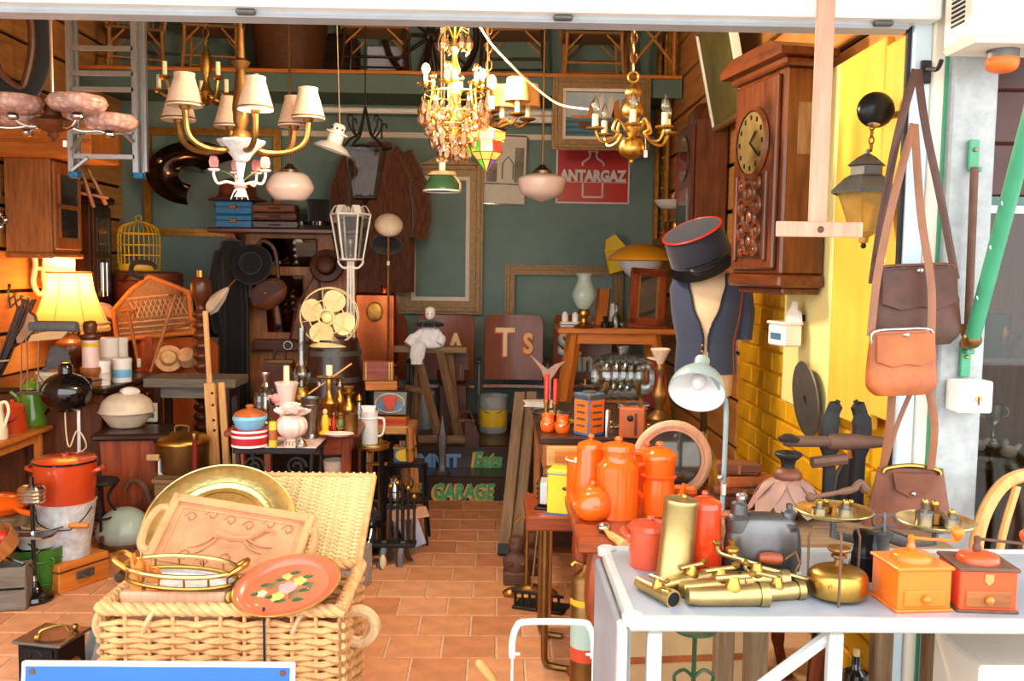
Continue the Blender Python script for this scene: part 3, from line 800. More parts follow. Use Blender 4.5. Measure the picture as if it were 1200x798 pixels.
def frame(name,label,cat,c,w,h,bw,m,d=.03,inner=None,fill=None,rot=(0,0,0),liner=None):
    t=T(name,label,cat,c,rot=rot)
    for sx in (-1,1):M().prism([(-h/2,0),(h/2,0),(h/2-bw,-d),(h/2-bw,-.006),(-h/2+bw,-.006),(-h/2+bw,-d)][:0] or [(sx*w/2,-h/2),(sx*w/2,h/2),(sx*(w/2-bw),h/2-bw),(sx*(w/2-bw),-h/2+bw)],-d,0).o('side_rail',m,t)
    for sz in (-1,1):M().prism([(-w/2,sz*h/2),(w/2,sz*h/2),(w/2-bw,sz*(h/2-bw)),(-w/2+bw,sz*(h/2-bw))],-d,0).o('cross_rail',m,t)
    e=bw*.35
    for s1 in (-1,1):
        M().bb(s1*(w/2-e)-e*.5,s1*(w/2-e)+e*.5,-d-.008,-d,-h/2+e*.5,h/2-e*.5,.003).o('moulding',m,t)
        M().bb(-w/2+e*1.5,w/2-e*1.5,-d-.008,-d,s1*(h/2-e)-e*.5,s1*(h/2-e)+e*.5,.003).o('moulding',m,t)
    if liner:
        lw=bw*.3;iw,ih=w/2-bw,h/2-bw
        for s1 in (-1,1):
            M().bb(s1*(iw-lw/2)-lw/2,s1*(iw-lw/2)+lw/2,-d*.7,0,-ih,ih).o('liner',liner,t)
            M().bb(-iw+lw,iw-lw,-d*.7,0,s1*(ih-lw/2)-lw/2,s1*(ih-lw/2)+lw/2).o('liner',liner,t)
    if fill:M().bb(-w/2+bw*.9,w/2-bw*.9,-.008,-.002,-h/2+bw*.9,h/2-bw*.9).o(fill[0],fill[1],t)
    return t
def clock_case(name,label,p,w,h,d,m,rz,glass2=True):
    """long-case wall clock; front looks along local -y"""
    t=T(name,label,'clock',p,rz)
    M().bb(-w/2,w/2,-d,0,0,h,.006).o('case',m,t)
    M().bb(-w/2-.03,w/2+.03,-d-.03,0,h,h+.05,.012).o('cornice',m,t)
    M().bb(-w/2-.015,w/2+.015,-d-.015,0,-.03,0,.008).o('plinth',m,t)
    dr=M().bb(-w/2+.015,w/2-.015,-d-.018,-d,.02,h-.02,.004).o('door',m,t)
    ws=w-.12
    for z0,z1 in ((h*.52,h-.09),(.09,h*.47)):
        M().bb(-ws/2,ws/2,-d-.022,-d-.017,z0,z1).o('pane','mirror_dark',dr)
        for s1 in (-1,1):
            M().bb(s1*ws/2-.008,s1*ws/2+.008,-d-.028,-d-.017,z0,z1).o('glazing_bar',m,dr)
    return t,dr
mat('mirror_dark',(120,118,112),.06,.8,.3,6)
# ------------------------------------------------------------------ left wall: clocks, ladder-back pieces
wl_=lambda px,py,dx=0:None
Yc=5.15
q=P(58,296,Yc)
t,dr=clock_case('wall_clock','honey oak wall clock with two glass panes beside the lit lamp',(XL+.03,5.45,P(30,296,5.3).z),.36,.54,.26,'oak',90)
q=P(100,352,5.9)
t2,dr2=clock_case('pendulum_clock','dark long wall clock with chrome weights behind the lit lamp',(XL+.03,6.05,P(100,358,6.0).z),.3,.66,.2,'dark_wood',90)
M().lathe([(0,0),(.12,.02),(.13,.05),(0,.09)],(0,-.1,.70),16,sy=.7).o('arched_top','dark_wood',t2)
for x in (-.03,.03):M().lathe([(0,0),(.012,0),(.012,.22),(0,.23)],(x,-.226,.06),10).o('weight','chrome',t2)
# little easel frame hanging under the ladder
t=T('wooden_trestle','small brown wooden trestle frame hanging beside the ladder foot','trestle',P(108,245,5.7),30)
k=5.7/FPX
M(k).bar((-16,0,62),(2,0,2),2.4,6).o('leg','oak',t)
M(k).bar((-10,6,62),(16,6,6),2.4,6).o('leg','oak',t)
M(k).bar((-14,3,18),(18,3,14),2.2,6).o('cross_bar','oak_x',t)
# dark leather horse collar
t,k=TP('horse_collar','black leather horse collar hanging above the pink glass chandelier','horse collar',18,112,4.0,20)
M(k).tube(cr([(4,0,0),(-22,0,20),(-30,2,60),(-18,4,100),(6,4,112),(24,4,95),(28,2,55),(20,0,18)],5,True),11,10,True).o('padded_roll','black_cloth',t)
M(k).tube(cr([(6,-9,8),(-14,-9,24),(-20,-8,60),(-10,-8,96),(6,-8,102),(17,-8,90),(19,-8,55),(13,-8,22)],4,True),4,8,True).o('leather_lining','leather_dark',t)
# tan card stored flat above the oak clock
t=T('wooden_crate','plain honey wooden crate fixed above the oak wall clock','crate',(XL+.25,5.4,P(30,186,5.3).z),0)
M().bb(-.24,.3,-.2,.2,0,.26,.008).o('crate_body','orange_wood',t)
for i in range(3):M().bb(-.25,.31,-.215,-.2,.01+i*.085,.085+i*.085,.004).o('slat','orange_wood_x',t)
# scissor wall bracket
t=T('scissor_bracket','grey metal scissor bracket on the wall beside the lit lamp','bracket',P(6,352,5.35),rot=(0,18,0))
k=5.35/FPX
for i in range(4):
    M(k).bar((i*8,0,-6),(i*8+10,0,12),1.3,5).o('link_arm','iron_grey',t)
    M(k).bar((i*8,-1.5,12),(i*8+10,-1.5,-6),1.3,5).o('link_arm','iron_grey',t)
M(k).bb(-3,1,-3,3,-10,20,1).o('wall_plate','iron',t)
# white pierced wooden rack
t=T('pierced_rack','white wooden rack with two oval hand holes below the oak clock','rack',(P(62,345,5.6).x,5.6,P(62,345,5.6).z),20)
k=5.6/FPX
M(k).bb(-10,24,2,6,18,58,1).o('back_board','white_paint',t)
sd=M(k)
pts=cr([(-14,0,0),(-20,0,14),(-17,0,34),(-19,0,52),(-10,0,60),(-7,0,44),(-9,0,22),(-8,0,6)],4,True)
sd.tube(pts,3,8,True).bar((-18,0,30),(-8,0,30),2.5,6).o('shaped_end','cream_paint',t)
# ------------------------------------------------------------------ sideboard at the left wall
SBZ=.74
t=T('sideboard','long dark wooden sideboard under the lit table lamp','sideboard',(XL+.40,5.17,0))
M().bb(-.37,.36,-.37,.37,.04,SBZ-.03,.008).o('body','walnut',t)
M().bb(-.38,.39,-.4,.42,SBZ-.03,SBZ,.008).o('worktop','dark_wood_x',t)
for y in (-.18,.18):
    d=M().bb(.362,.378,y-.17,y+.17,.12,.56,.006).o('door','walnut',t)
    M().sph((.385,y+.13,.36),.014,8,6).o('knob','brass',d)
for y in (-.18,.18):
    d=M().bb(.362,.378,y-.17,y+.17,.575,.695,.006).o('drawer','walnut_x',t)
    M().sph((.385,y,.635),.014,8,6).o('knob','brass',d)
for y in (-.2,.2):
    d=M().bb(y-.16,y+.16,-.39,-.37,.1,.66,.006).o('end_panel','walnut',t)
# lit table lamp
t,k=TS('table_lamp','lit table lamp with scalloped amber shade and turned wooden base','lamp',84,436,SBZ)
t.location.x+=.0
M(k).lathe(crp([(0,0),(15,0),(16,4),(10,8),(13,14),(18,24),(17,34),(9,40),(6,46),(9,50),(5,54),(3,62),(0,62)],3),seg=20).o('base','walnut',t)
sp=crp([(42,56),(34,74),(27,95),(24,114),(23.5,116)],4)
sh_=M(k).lathe(sp,seg=36,flute=(8,.018)).o('lamp_shade','shade_glow',t)
M(k).torus((0,0,116),23.8,1.2).o('top_braid','shade_tan',sh_)
M(k).torus((0,0,57),41.5,2).o('bottom_braid','pale_wood',sh_)
fr_=M(k)
for i in range(44):fr_.sph((41*math.cos(i*.1428),41*math.sin(i*.1428),51),(2.4,2.4,3.4),6,4)
fr_.o('bead_fringe','shade_tan',sh_,kind='stuff')
for i in range(8):
    a=i*PI/4
    M(k).tube([(r_*1.02*math.cos(a),r_*1.02*math.sin(a),z_) for r_,z_ in sp],.5,5).o('seam','shade_tan',sh_)
M(k).bar((0,0,60),(0,0,84),1.5,6).o('lampholder','brass',t)
M(k).sph((0,0,90),(6,6,8),10,7).o('bulb','bulb_lit',t)
lamp('table_lamp_light',(t.location.x,t.location.y,t.location.z+100*k),12,WARM,.04)
# turned wooden pillar candlestand with floral glass
t,k=TS('turned_canister','turned wooden column with floral painted glass middle on the sideboard','canister',107,452,SBZ)
M(k).lathe(crp([(0,0),(11,0),(12,6),(9,11),(11,15),(11,22),(0,22)],2),seg=18).o('base','oak',t)
M(k).lathe([(9.5,22),(9.5,54),(0,54)],seg=18).o('floral_cylinder','porcelain_pink',t)
M(k).lathe([(9.8,46),(9.8,51)],seg=18).o('yellow_band','yellow_paint',t)
M(k).lathe(crp([(10,54),(12,57),(11,61),(7,63),(8,70),(6,76),(0,77)],2),seg=18).o('finial','walnut',t)
# white canisters
mat('floral_tin',(234,230,222),.35,0,.3,34,c2=(206,160,130))
for lab,px,py,r_,h_,col in (('tall white kitchen canister with floral print behind the smaller ones',128,444,11,48,'floral_tin'),('white spice canister with red fruit print on the sideboard',121,451,8,28,'floral_tin'),('white canister with pale blue village print on the sideboard',143,447,11,27,'sky_blue'),('tall square white canister with blue edge behind the floral one',141,441,9,45,'porcelain')):
    t,k=TS('kitchen_canister',lab,'canister',px,py,SBZ)
    M(k).lathe([(0,0),(r_,0),(r_,h_-4),(0,h_-4)],seg=20).o('body','porcelain',t)
    M(k).lathe([(r_+.2,h_*.2),(r_+.2,h_*.55)],seg=20).o('print_band',col,t)
    M(k).lathe([(r_+.6,h_-4),(r_+.6,h_),(r_-1,h_+1),(0,h_+1)],seg=20).o('lid','enamel_white',t)
# black pots, books, duster, roller machine
t,k=TS('black_pan','small black enamel pan on the sideboard edge','pan',98,458,SBZ)
M(k).lathe([(0,0),(9,0),(10,14),(9,14),(8,1),(0,1)],seg=18).o('body','black_gloss',t)
M(k).bar((9,0,11),(20,4,13),1.2,6).o('handle','black_metal',t)
for i,(lab,dz,c,dx) in enumerate((('bottom brown book of the pile beside the black lamp',0,'leather_brown',0),('middle cream-edged book of the pile beside the black lamp',6,'paper',2),('top grey book of the pile beside the black lamp',12,'card',-1))):
    t,k=TS('old_book',lab,'book',64,452,SBZ);t.location.z+=dz*k
    M(k).box((dx,0,3),(30,22,4.4)).o('pages','paper',t)
    M(k).box((dx-.5,-.4,5.6),(32,24,.8),.3).box((dx-.5,-.4,.4),(32,24,.8),.3).box((dx-16,0,3),(1,24,5.4),.3).o('cover',c,t)
t,k=TS('feather_duster','grey pleated cloth duster lying on the books','duster',66,434,SBZ+.09)
for i in range(6):
    a=R(10+i*20)
    M(k).tube(cr([(-14,0,0),(-4+8*math.cos(a),0,6+6*math.sin(a)),(2+18*math.cos(a)*.8,(i-2.5)*1.2,10+18*math.sin(a))],4),[2]*3+[5]*6,7,flat=.5).o('pleat','grey_cloth',t)
M(k).sph((-13,0,1),(4,3,3),10,6).o('gathered_end','grey_cloth',t)
t,k=TS('ironing_roller','grey roller in a chrome bracket on thin rods above the green pot','roller',40,462,SBZ)
M(k).lathe([(0,-26),(6,-26),(6.5,-24),(6.5,26),(6,28),(0,28)],(24,0,80),16,'x').o('roller','grey_cloth',t)
M(k).prism([(-16,60),(-10,62),(6,78),(4,92),(-2,96),(-8,80),(-17,66)],-4,4).o('bracket','chrome',t)
M(k).prism([(-4,62),(34,66),(44,76),(26,76),(0,70)],-3,3).o('cloth_flap','card',t)
for x0,x1,z1 in ((-15,-13,64),(-7,-7,68),(4,8,70)):M(k).bar((x0,0,0),(x1,0,z1),1.1,6).o('rod','chrome',t)
M(k).bb(-18,12,-6,6,0,3,1).o('foot','iron_grey',t)
# bundle of dark twigs
t=T('twig_bundle','bundle of dark dried twigs leaning under the scissor bracket','twig bundle',P(0,440,4.9),0)
k=4.9/FPX
for i in range(16):
    a=random.uniform(-1,1);b=random.uniform(-1,1)
    M(k).tube(cr([(-10+a*6,b*6,-8+a*4),(8+a*7,b*6,26+a*8),(34+a*9,b*5,62-a*22 if i%3 else 90)],4),[2.2]*4+[1.4]*5,5).o('twig','dark_wood',t)
M(k).torus((2,0,18),9,1.2,'z').o('tie','rope',t)
# ------------------------------------------------------------------ low table with enamel pots
LTZ=.55
gtable('side_table','pale wooden side table carrying green and red enamel pots',-2.74,-2.30,4.0,4.76,LTZ,'orange_wood','orange_wood_x',.025,.035,.05)
t,k=TS('enamel_coffee_pot','bright green enamel coffee pot with domed lid','coffee pot',38,497,LTZ)
M(k).lathe([(0,0),(16,0),(16.5,2),(15,10),(12,40),(12,42),(0,42)],seg=26).o('body','enamel_green',t)
M(k).lathe(crp([(12.4,41),(11,46),(5,50),(2,51),(2.5,54),(0,55)],2),seg=22).o('lid','enamel_green',t)
M(k).torus((0,0,41.5),12.3,.7).o('rim','black_gloss',t)
M(k).tube(cr([(-12,0,26),(-18,0,33),(-24,0,38)],4),[3.5]*3+[2.4]*6,8).o('spout','enamel_green',t)
M(k).tube(cr([(12,0,36),(20,0,36),(21,0,22),(15,0,12)],4),1.6,7).o('handle','black_gloss',t)
M(k).tube(cr([(-12,0,40),(-6,0,56),(6,0,58),(16,0,48)],4),1,6).o('bail','chrome',t)
t,k=TS('enamel_can','red enamel lidded can with wire bail beside the green pot','milk can',15,506,LTZ)
M(k).lathe([(0,0),(15,0),(15.5,2),(14.5,28),(15,30),(0,30)],seg=24).o('body','enamel_rust',t)
M(k).lathe([(13,30),(10,34),(3,35),(3,38),(0,38)],seg=18).o('lid','enamel_rust',t)
M(k).tube(cr([(-15,0,26),(-6,-14,12),(8,-13,16),(15,0,26)],4),.8,5).o('bail','iron',t)
t,k=TS('enamel_jug','cream enamel jug with tall looped handle beside the red enamel can','jug',-4,514,LTZ)
M(k).lathe(crp([(0,0),(12,0),(11,20),(8,34),(9,42),(8,42),(7,34),(10,2),(0,2)],2),seg=20).o('body','enamel_cream',t)
M(k).tube(cr([(8,-4,8),(13,-4,20),(17,-4,34),(14,-4,44),(6,-4,42)],5),2,7,flat=.6).o('handle','enamel_cream',t)
t,k=TS('enamel_bowl_stack','white enamel mug with blue rim behind the red can','mug',4,490,LTZ)
M(k).lathe([(0,0),(11,0),(13,38),(12,38),(10,2),(0,2)],seg=20).o('body','enamel_white',t)
M(k).torus((0,0,38),12.6,.9).o('rim','tin_blue',t)
M(k).torus((16,0,22),8,1.6,'y').o('handle','enamel_white',t)
# black round-headed lamp
t,k=TP('bullet_lamp','glossy black oval lamp head on a white stem','lamp',92,560,4.62)
t.location.z=0;gz=P(92,460,4.62).z/k
M(k).sph((-12,0,gz+0),(29,25,24),24,14).o('lamp_head','black_gloss',t)
M(k).lathe([(0,-8),(8,-6),(8,4),(5,8),(0,9)],(-12,0,gz+27),14).o('socket_cap','black_gloss',t)
M(k).bar((0,4,gz-22),(-1,4,4),2,8).o('stem','white_paint',t)
M(k).lathe([(0,0),(16,0),(16,3),(6,8),(0,8)],seg=20).o('foot','black_metal',t)
M(k).tube(cr([(-14,0,gz-22),(-14,2,gz-50),(-8,-3,gz-64),(2,-4,gz-44),(12,-4,gz-62),(2,-4,gz-72)],5),.9,6).o('flex','candle',t)
# ------------------------------------------------------------------ pots on the floor, far left
t,k=TS('tool_case','honey wooden carpenter case with metal handle under the white bucket','case',92,684,0,rz=62)
M(k).bb(-36,32,-14,28,0,34,1.2).o('box','orange_wood_x',t)
M(k).bb(-37,33,-15,29,24,26,.6).o('lid_seam','walnut_x',t)
M(k).bb(-14,10,-16.5,-14,12,21,.8).o('handle_plate','iron_grey',t)
M(k).tube(cr([(-10,-17,18),(-6,-20,14),(2,-20,14),(6,-17,18)],3),1.2,6).o('handle','iron_grey',t)
cz=34*k
BK=S(79,650,cz);k=BK.y/FPX
t=T('white_bucket','chipped white enamel bucket with wooden bail grip under the red pot','bucket',BK)
mat('chipped_white',(226,226,224),.4,0,.25,26,.05,c2=(170,170,172))
M(k).lathe([(0,0),(25,0),(26,3),(25.5,10),(33,64),(34,66),(32,66),(24,4),(0,3)],seg=32).o('body','chipped_white',t)
M(k).tube(cr([(-26,-20,60),(-18,-32,48),(0,-36,40),(20,-34,40)],4),.8,5).tube(cr([(20,-34,40),(30,-24,50),(33,-6,60)],4),.8,5).o('bail','iron',t)
M(k).lathe([(0,-11),(3,-11),(3.6,0),(3,11),(0,11)],(28,-30,44),10,'x').o('wooden_grip','orange_wood_x',t)
t=T('red_stockpot','large red enamel stockpot with lid standing in the white bucket','stockpot',BK+Vector((0,0,62*k)))
M(k).lathe([(0,0),(31,0),(32,2),(35,52),(0,52)],seg=36).o('body','enamel_rust',t)
M(k).torus((0,0,52),35.5,1.4,seg=36).o('rim','black_gloss',t)
M(k).lathe([(36,52),(34,55),(20,57),(4,57.5),(4,60),(0,60)],seg=36).o('lid','enamel_rust',t)
for s_ in (-1,1):M(k).tube(cr([(s_*34,-5,40),(s_*42,-6,43),(s_*42,6,43),(s_*34,5,40)],4),2.6,7).o('handle','enamel_rust',t)
t,k=TS('green_bucket','green painted bucket with rope handles','bucket',46,690,0)
M(k).lathe([(0,0),(26,0),(31,52),(32,54),(30,54),(25,2),(0,2)],seg=28).o('body','green_paint',t)
for z in (12,40):M(k).torus((0,0,z),26.5+z*.1,.9,seg=28,ss=5).o('hoop','green_paint',t)
M(k).torus((24,-19,40),4,1.2,'y',12).o('lug','green_paint',t)
t=T('white_basin','white enamel basin with dark blue rim on the green bucket','basin',t.location+Vector((0,0,54*k)))
M(k).lathe([(0,-2),(22,0),(31,22),(34,24),(33,25),(30,23),(20,2),(0,1)],seg=28).o('body','enamel_white',t)
M(k).torus((0,0,24),33.5,.9,seg=28).o('rim','navy_cloth',t)
M(k).lathe([(0,8),(18,8),(20,24),(18,24),(16,10),(0,10)],(0,4,0),20).o('nested_bowl','card',t)
# wooden crates and round sieve with red things
t,k=TS('grey_crate','weathered grey wooden crate under the round sieve','crate',4,716,0,rz=12)
for z in (0,28):M(k).bb(-30,26,-3,0,z,z+25,.8).o('slat','grey_wood',t)
M(k).bb(-30,26,26,29,0,52,.8).o('back_board','grey_wood',t)
for x in (-30,23):M(k).bb(x,x+3,0,26,0,54,.8).o('end_board','grey_wood',t)
M(k).bb(-30,26,0,26,0,2).o('bottom','grey_wood',t)
M(k).torus((-16,-4.5,18),9,2,'y').o('ring_pull','iron_grey',t)
CZ=54*k+.0
t=T('round_sieve','round wooden sieve tilted over the grey crate','sieve',t.location+Vector((-.07,.06,CZ+.06)),rot=(24,-24,0))
M(k).lathe([(30,-8),(31,-8),(31,10),(30,10),(29,10),(29,-8),(30,-8)],seg=36).o('hoop','oak',t)
M(k).lathe([(0,-7),(29,-7)],seg=36).o('mesh','iron_grey',t)
for i,(x,y) in enumerate(((4,-13),(14,6),(-10,8))):
    b=T('red_ball_of_twine',('red ball of twine against the hoop of the sieve','red ball of twine in the middle of the sieve','red ball of twine at the back of the sieve')[i],'ball',t.location+t.rotation_euler.to_matrix()@Vector((x*k,y*k,2*k)))
    M(k).lathe(crp([(0,-9),(7,-7),(10,0),(7,7),(0,9)],3),seg=16,ax='y').o('ball','red_paint',b)
    for j in range(3):M(k).torus((0,0,0),9.6,.5,'xyz'[j],20,4).o('wound_strand','enamel_brick',b)
t=T('orange_casserole','flat orange enamel casserole with stick handle above the round sieve','casserole',P(-2,592,3.9))
k=3.9/FPX
M(k).lathe(crp([(0,-8),(28,-8),(36,0),(38,4),(0,6)],2),seg=30).o('body','enamel_orange',t)
M(k).lathe([(39,4),(30,10),(8,14),(0,14)],seg=30).o('lid','enamel_orange',t)
M(k).tube(cr([(30,-20,2),(46,-30,0),(60,-38,1)],3),[3,3,3.4,3.4,3.6,3.6,3],8).o('handle','enamel_orange',t)
t.location=(t.location.x,t.location.y,t.location.z)
# under the casserole: tall stool carrying it
tt=T('milking_stool','plain wooden stool carrying the orange casserole','stool',(t.location.x,t.location.y,0))
hz=t.location.z-8*k
M().lathe([(0,hz-.04),(.15,hz-.04),(.15,hz),(0,hz)],seg=24).o('seat','old_wood_x',tt)
for i in range(3):M().bar((.12*math.cos(i*2.09),.12*math.sin(i*2.09),0),(.09*math.cos(i*2.09),.09*math.sin(i*2.09),hz-.03),.016,7).o('leg','old_wood',tt)
# smoker's stand
t,k=TS('ashtray_stand','black chrome smoker stand with ribbed drum top and square tray','ashtray stand',41,703,0)
M(k).lathe([(0,0),(21,0),(22,3),(20,7),(12,10),(7,18),(4,24),(0,24)],seg=28).o('foot','black_gloss',t)
M(k).bar((0,0,20),(0,0,122),2.6,10).o('pole','black_gloss',t)
M(k).lathe([(4,24),(3,30),(0,30)],seg=14).lathe([(3.6,76),(4.4,80),(3,84)],seg=14).o('collar','chrome',t)
M(k).prism([(-22,-14),(18,-16),(24,-4),(22,14),(-20,14)],78,81,'xy').o('square_tray','pewter',t)
M(k).lathe([(0,119),(14,119)]+[(16-(i%2)*1.5,121+i*2.2) for i in range(8)]+[(12,139),(10,138),(0,138)],seg=28).o('ribbed_drum','chrome',t)
M(k).lathe([(3,138),(2.4,149),(0,150)],seg=10).o('finial','black_gloss',t)
M(k).tube([(0,0,40),(4,-16,48),(0,-24,52),(-26,-24,62),(-38,-18,58)],1.5,6).tube([(2,0,56),(3,8,58),(-20,14,68),(-34,4,60),(-38,-18,58)],1.2,6).o('bent_bracket','chrome',t)
# black tin stove box with brass
t,k=TS('tin_money_box','small black embossed iron box with pewter lid and brass knobs','box',68,806,0,rz=-12)
t.location=S(66,806,0);k=t.location.y/FPX
M(k).bb(-32,22,-24,26,0,62,1.5).o('body','black_metal',t)
M(k).bb(-37,28,-29,31,62,66,1.5).o('lid','pewter',t)
for z in (8,36):
    M(k).bb(-26,16,-26,-24,z,z+22,1.5).o('embossed_panel','black_metal',t)
    M(k).torus((-5,-26,z+11),8,1,'y',16).o('embossed_ring','black_metal',t)
M(k).lathe([(0,0),(14,0),(15,1),(10,2.5),(4,3),(3,9),(0,10)],(22,2,24),20,'x').o('brass_rosette','brass',t)
M(k).tube(cr([(-14,-10,68),(-10,-8,74),(6,6,76),(12,10,68)],4),1.8,6).o('lid_handle','brass',t)
for p_ in ((-8,-20),(14,18)):M(k).sph((*p_,70),4,10,7).o('brass_knob','brass',t)
t,k=TS('zinc_basin','grey zinc basin standing on edge beside the hamper','basin',122,782,0,rot=(0,-74,30))
t.location.z=26*k
M(k).lathe(crp([(0,0),(20,1),(24,6),(26,14),(27,14),(25,5),(20,-1),(0,-2)],2),seg=28).o('bowl','galvanised',t)
# ------------------------------------------------------------------ left back corner
t=T('dark_cupboard','plain dark cupboard under the brown hat box','cupboard',(-2.42,6.4,.28))
M().bb(-.33,.33,-.28,.3,0,.82,.01).o('body','dark_wood',t)
for s_ in (-1,1):
    d=M().bb(s_*.165-.155,s_*.165+.155,-.295,-.28,.04,.78,.006).o('door','walnut',t)
    M().sph((s_*.03,-.3,.4),.012,8,6).o('knob','brass',d)
t=T('hat_box','round brown leather hat box on the dark cupboard','hat box',(P(172,358,6.35).x,6.38,1.10));k=6.35/FPX
M(k).lathe([(0,0),(38,0),(39,2),(39,38),(36,40),(0,41)],seg=32).o('body','leather_brown',t)
M(k).torus((0,0,30),39.4,.9,seg=32).o('lid_rim','leather_dark',t)
M(k).tube(cr([(-14,-37,28),(-8,-42,36),(8,-42,36),(14,-37,28)],3),1.4,6).o('strap_handle','leather_dark',t)
t=T('bird_cage','yellow wire bird cage standing on the hat box','bird cage',(P(160,318,6.35).x,6.4,1.10+41*k))
M(k).lathe([(0,0),(24,0),(25,2),(24,8),(0,8)],seg=28).o('base_tray','yellow_paint',t)
cg=M(k)
for i in range(26):
    a=2*PI*i/26
    cg.tube(cr([(23*math.cos(a),23*math.sin(a),8),(23*math.cos(a),23*math.sin(a),44),(14*math.cos(a),14*math.sin(a),54),(1,0,58)],3),.45,4)
cg.o('wire_bars','yellow_paint',t,kind='stuff')
for z in (18,30,43):M(k).torus((0,0,z),23.2,.7,seg=28,ss=5).o('hoop','yellow_paint',t)
M(k).torus((0,0,61),3.5,.7,'y',14,5).o('hanging_ring','yellow_paint',t)
t=T('standing_suitcase','big orange-brown leather suitcase standing under the wicker cot','suitcase',(P(208,480,5.85).x,5.86,.28));k=5.85/FPX
M(k).bb(-46,48,-12,14,0,119,9).o('body','leather_orange',t)
for x in (-28,28):M(k).bb(x-4,x+4,-13.2,15,1,120.5,1).o('strap','leather_tan',t)
M(k).bb(-46.5,48.5,-.8,.8,-.5,119.6,1).o('lid_joint','leather_dark',t)
for x in (-28,28):M(k).bb(x-5,x+5,-15,-13,60,70,.6).o('buckle','brass_dark',t)
TZ=.28+120.5*k
t=T('wicker_cot','doll cot of woven wicker with orange cane gable frame','doll cot',(P(184,404,5.85).x,5.85,TZ),rot=(0,-6,0))
M(k).prism([(-42,0),(44,0),(44,44),(22,56),(2,66),(-20,54),(-44,34)],-6,-4).o('wicker_panel','wicker_brown',t)
lat=M(k)
for i in range(11):
    x=-24+i*5.6
    lat.bar((x,-7,22),(x+9,-7,42),.7,5).bar((x+9,-7,22),(x,-7,42),.7,5)
lat.o('lattice','wicker',t,kind='stuff')
for z in (6,12,18,46):M(k).bar((-40 if z<40 else -26,-7,z),(42,-7,z),1,5).o('cane_row','wicker',t)
M(k).tube([(-46,-6,32),(-20,-6,56),(2,-6,69),(24,-6,58),(46,-6,46)],3,7).o('gable_rail','orange_wood_x',t)
M(k).bar((-44,-6,0),(46,-6,0),3,7).o('bottom_rail','orange_wood_x',t)
for x,z in ((-44,34),(45,48)):M(k).bar((x,-6,-2),(x,-6,z),3,7).o('post','orange_wood',t)
M(k).bb(-42,44,-4,20,0,6,1).o('mattress','card',t)
M(k).tube(cr([(-4,-6,66),(-18,-6,74),(-14,-4,86),(4,-2,84),(10,-4,78)],4),[3]*17,7).o('padded_roll','black_cloth',t)
# hanging objects on the cot: woven hat, lace
t,k=TP('straw_hat','small pale straw hat resting against the leather suitcase','hat',198,420,5.6,rot=(70,0,15))
M(k).lathe(crp([(0,8),(7,8),(9,5),(10,0),(15,-1),(16,0),(10,1),(0,9)],2),seg=22).o('hat_body','wicker',t)
t,k=TP('straw_bonnet','pale straw bonnet hung beside the small straw hat','hat',220,418,5.6,rot=(60,10,-10))
M(k).lathe(crp([(0,9),(9,7),(11,1),(13,-3),(12,-4),(9,3),(0,7)],2),seg=22).o('hat_body','wicker',t)
t,k=TP('straw_basket','flat woven straw basket hanging under the grey bench top','basket',194,462,5.3,rot=(0,25,0))
M(k).lathe(crp([(0,-6),(10,-5),(14,0),(15,3),(14,3),(9,-4),(0,-5)],2),seg=22,sy=.6).o('basket_body','wicker',t)
M(k).torus((0,0,3),14.5,1,sy=.6).o('rim','wicker',t)
# crutch and little oars
for lab,a,b,Y in (('thin wooden crutch leaning on the wicker cot',(170,455),(206,345),5.55),('turned wooden oar handle leaning beside the cot',(163,430),(150,365),5.6)):
    pa,pb=P(*a,Y),P(*b,Y+.1);t=T('wooden_crutch',lab,'crutch',pa)
    v=pb-pa
    M().tube([(0,0,0),v*.5,v],[.009,.011,.012],8).o('shaft','oak',t)
    M().tube([v+Vector((-.04,0,.0)),v+Vector((0,0,.012)),v+Vector((.04,0,0))],.013,8).o('cross_piece','oak_x',t)
    M().lathe([(0,0),(.012,0),(.012,.05),(0,.05)],seg=8).o('rubber_tip','white_paint',t)
# grey plank bench
gtable('plank_bench','narrow weathered plank table beside the barley-twist post',-1.92,-1.42,4.98,5.26,.77,'dark_wood','grey_wood',.05,.04,.06)
# barley twist standard
t=T('twist_standard','tall dark barley-twist lamp standard with brass tip','lamp standard',(P(236,400,5.45).x,5.45,0));k=5.45/FPX
tz=(P(236,325,5.45).z)/k
M(k).lathe([(0,0),(30,0),(31,6),(20,10),(10,18),(0,18)],seg=24).o('foot','dark_wood',t)
pr=[(6,16)]
n_=int((tz-50)/12)
for i in range(n_):
    z=18+i*12;pr+=[(5.5,z),(9.5,z+4),(9.5,z+8),(5.5,z+12)]
M(k).lathe(crp(pr+[(6,tz-30),(11,tz-22),(12,tz-8),(8,tz),(0,tz)],2),seg=16).o('twist_column','walnut',t)
M(k).lathe([(4,tz),(4,tz+8),(0,tz+8)],seg=10).o('brass_tip','brass',t)
# easel
pb=S(268,560,0.0)
t=T('artist_easel','slender pale wooden easel with pegged sliding rail','easel',(P(262,500,4.75).x,4.75,0),rot=(-4,-4,0));k=4.75/FPX
M(k).bb(-14,-1,-3,3,0,176,1).o('front_rail','pine',t)
M(k).bb(1,9,3,8,0,176,1).o('rear_rail','pine',t)
M(k).bb(-11,-5,0,4,170,262,.8).o('mast','pine',t)
for z in (120,132,150,164):M(k).sph((-4,-4,z),1.6,8,6).o('peg','iron',t)
M(k).bar((-4,8,174),(0,60,0),3,6).o('rear_leg','pine',t)
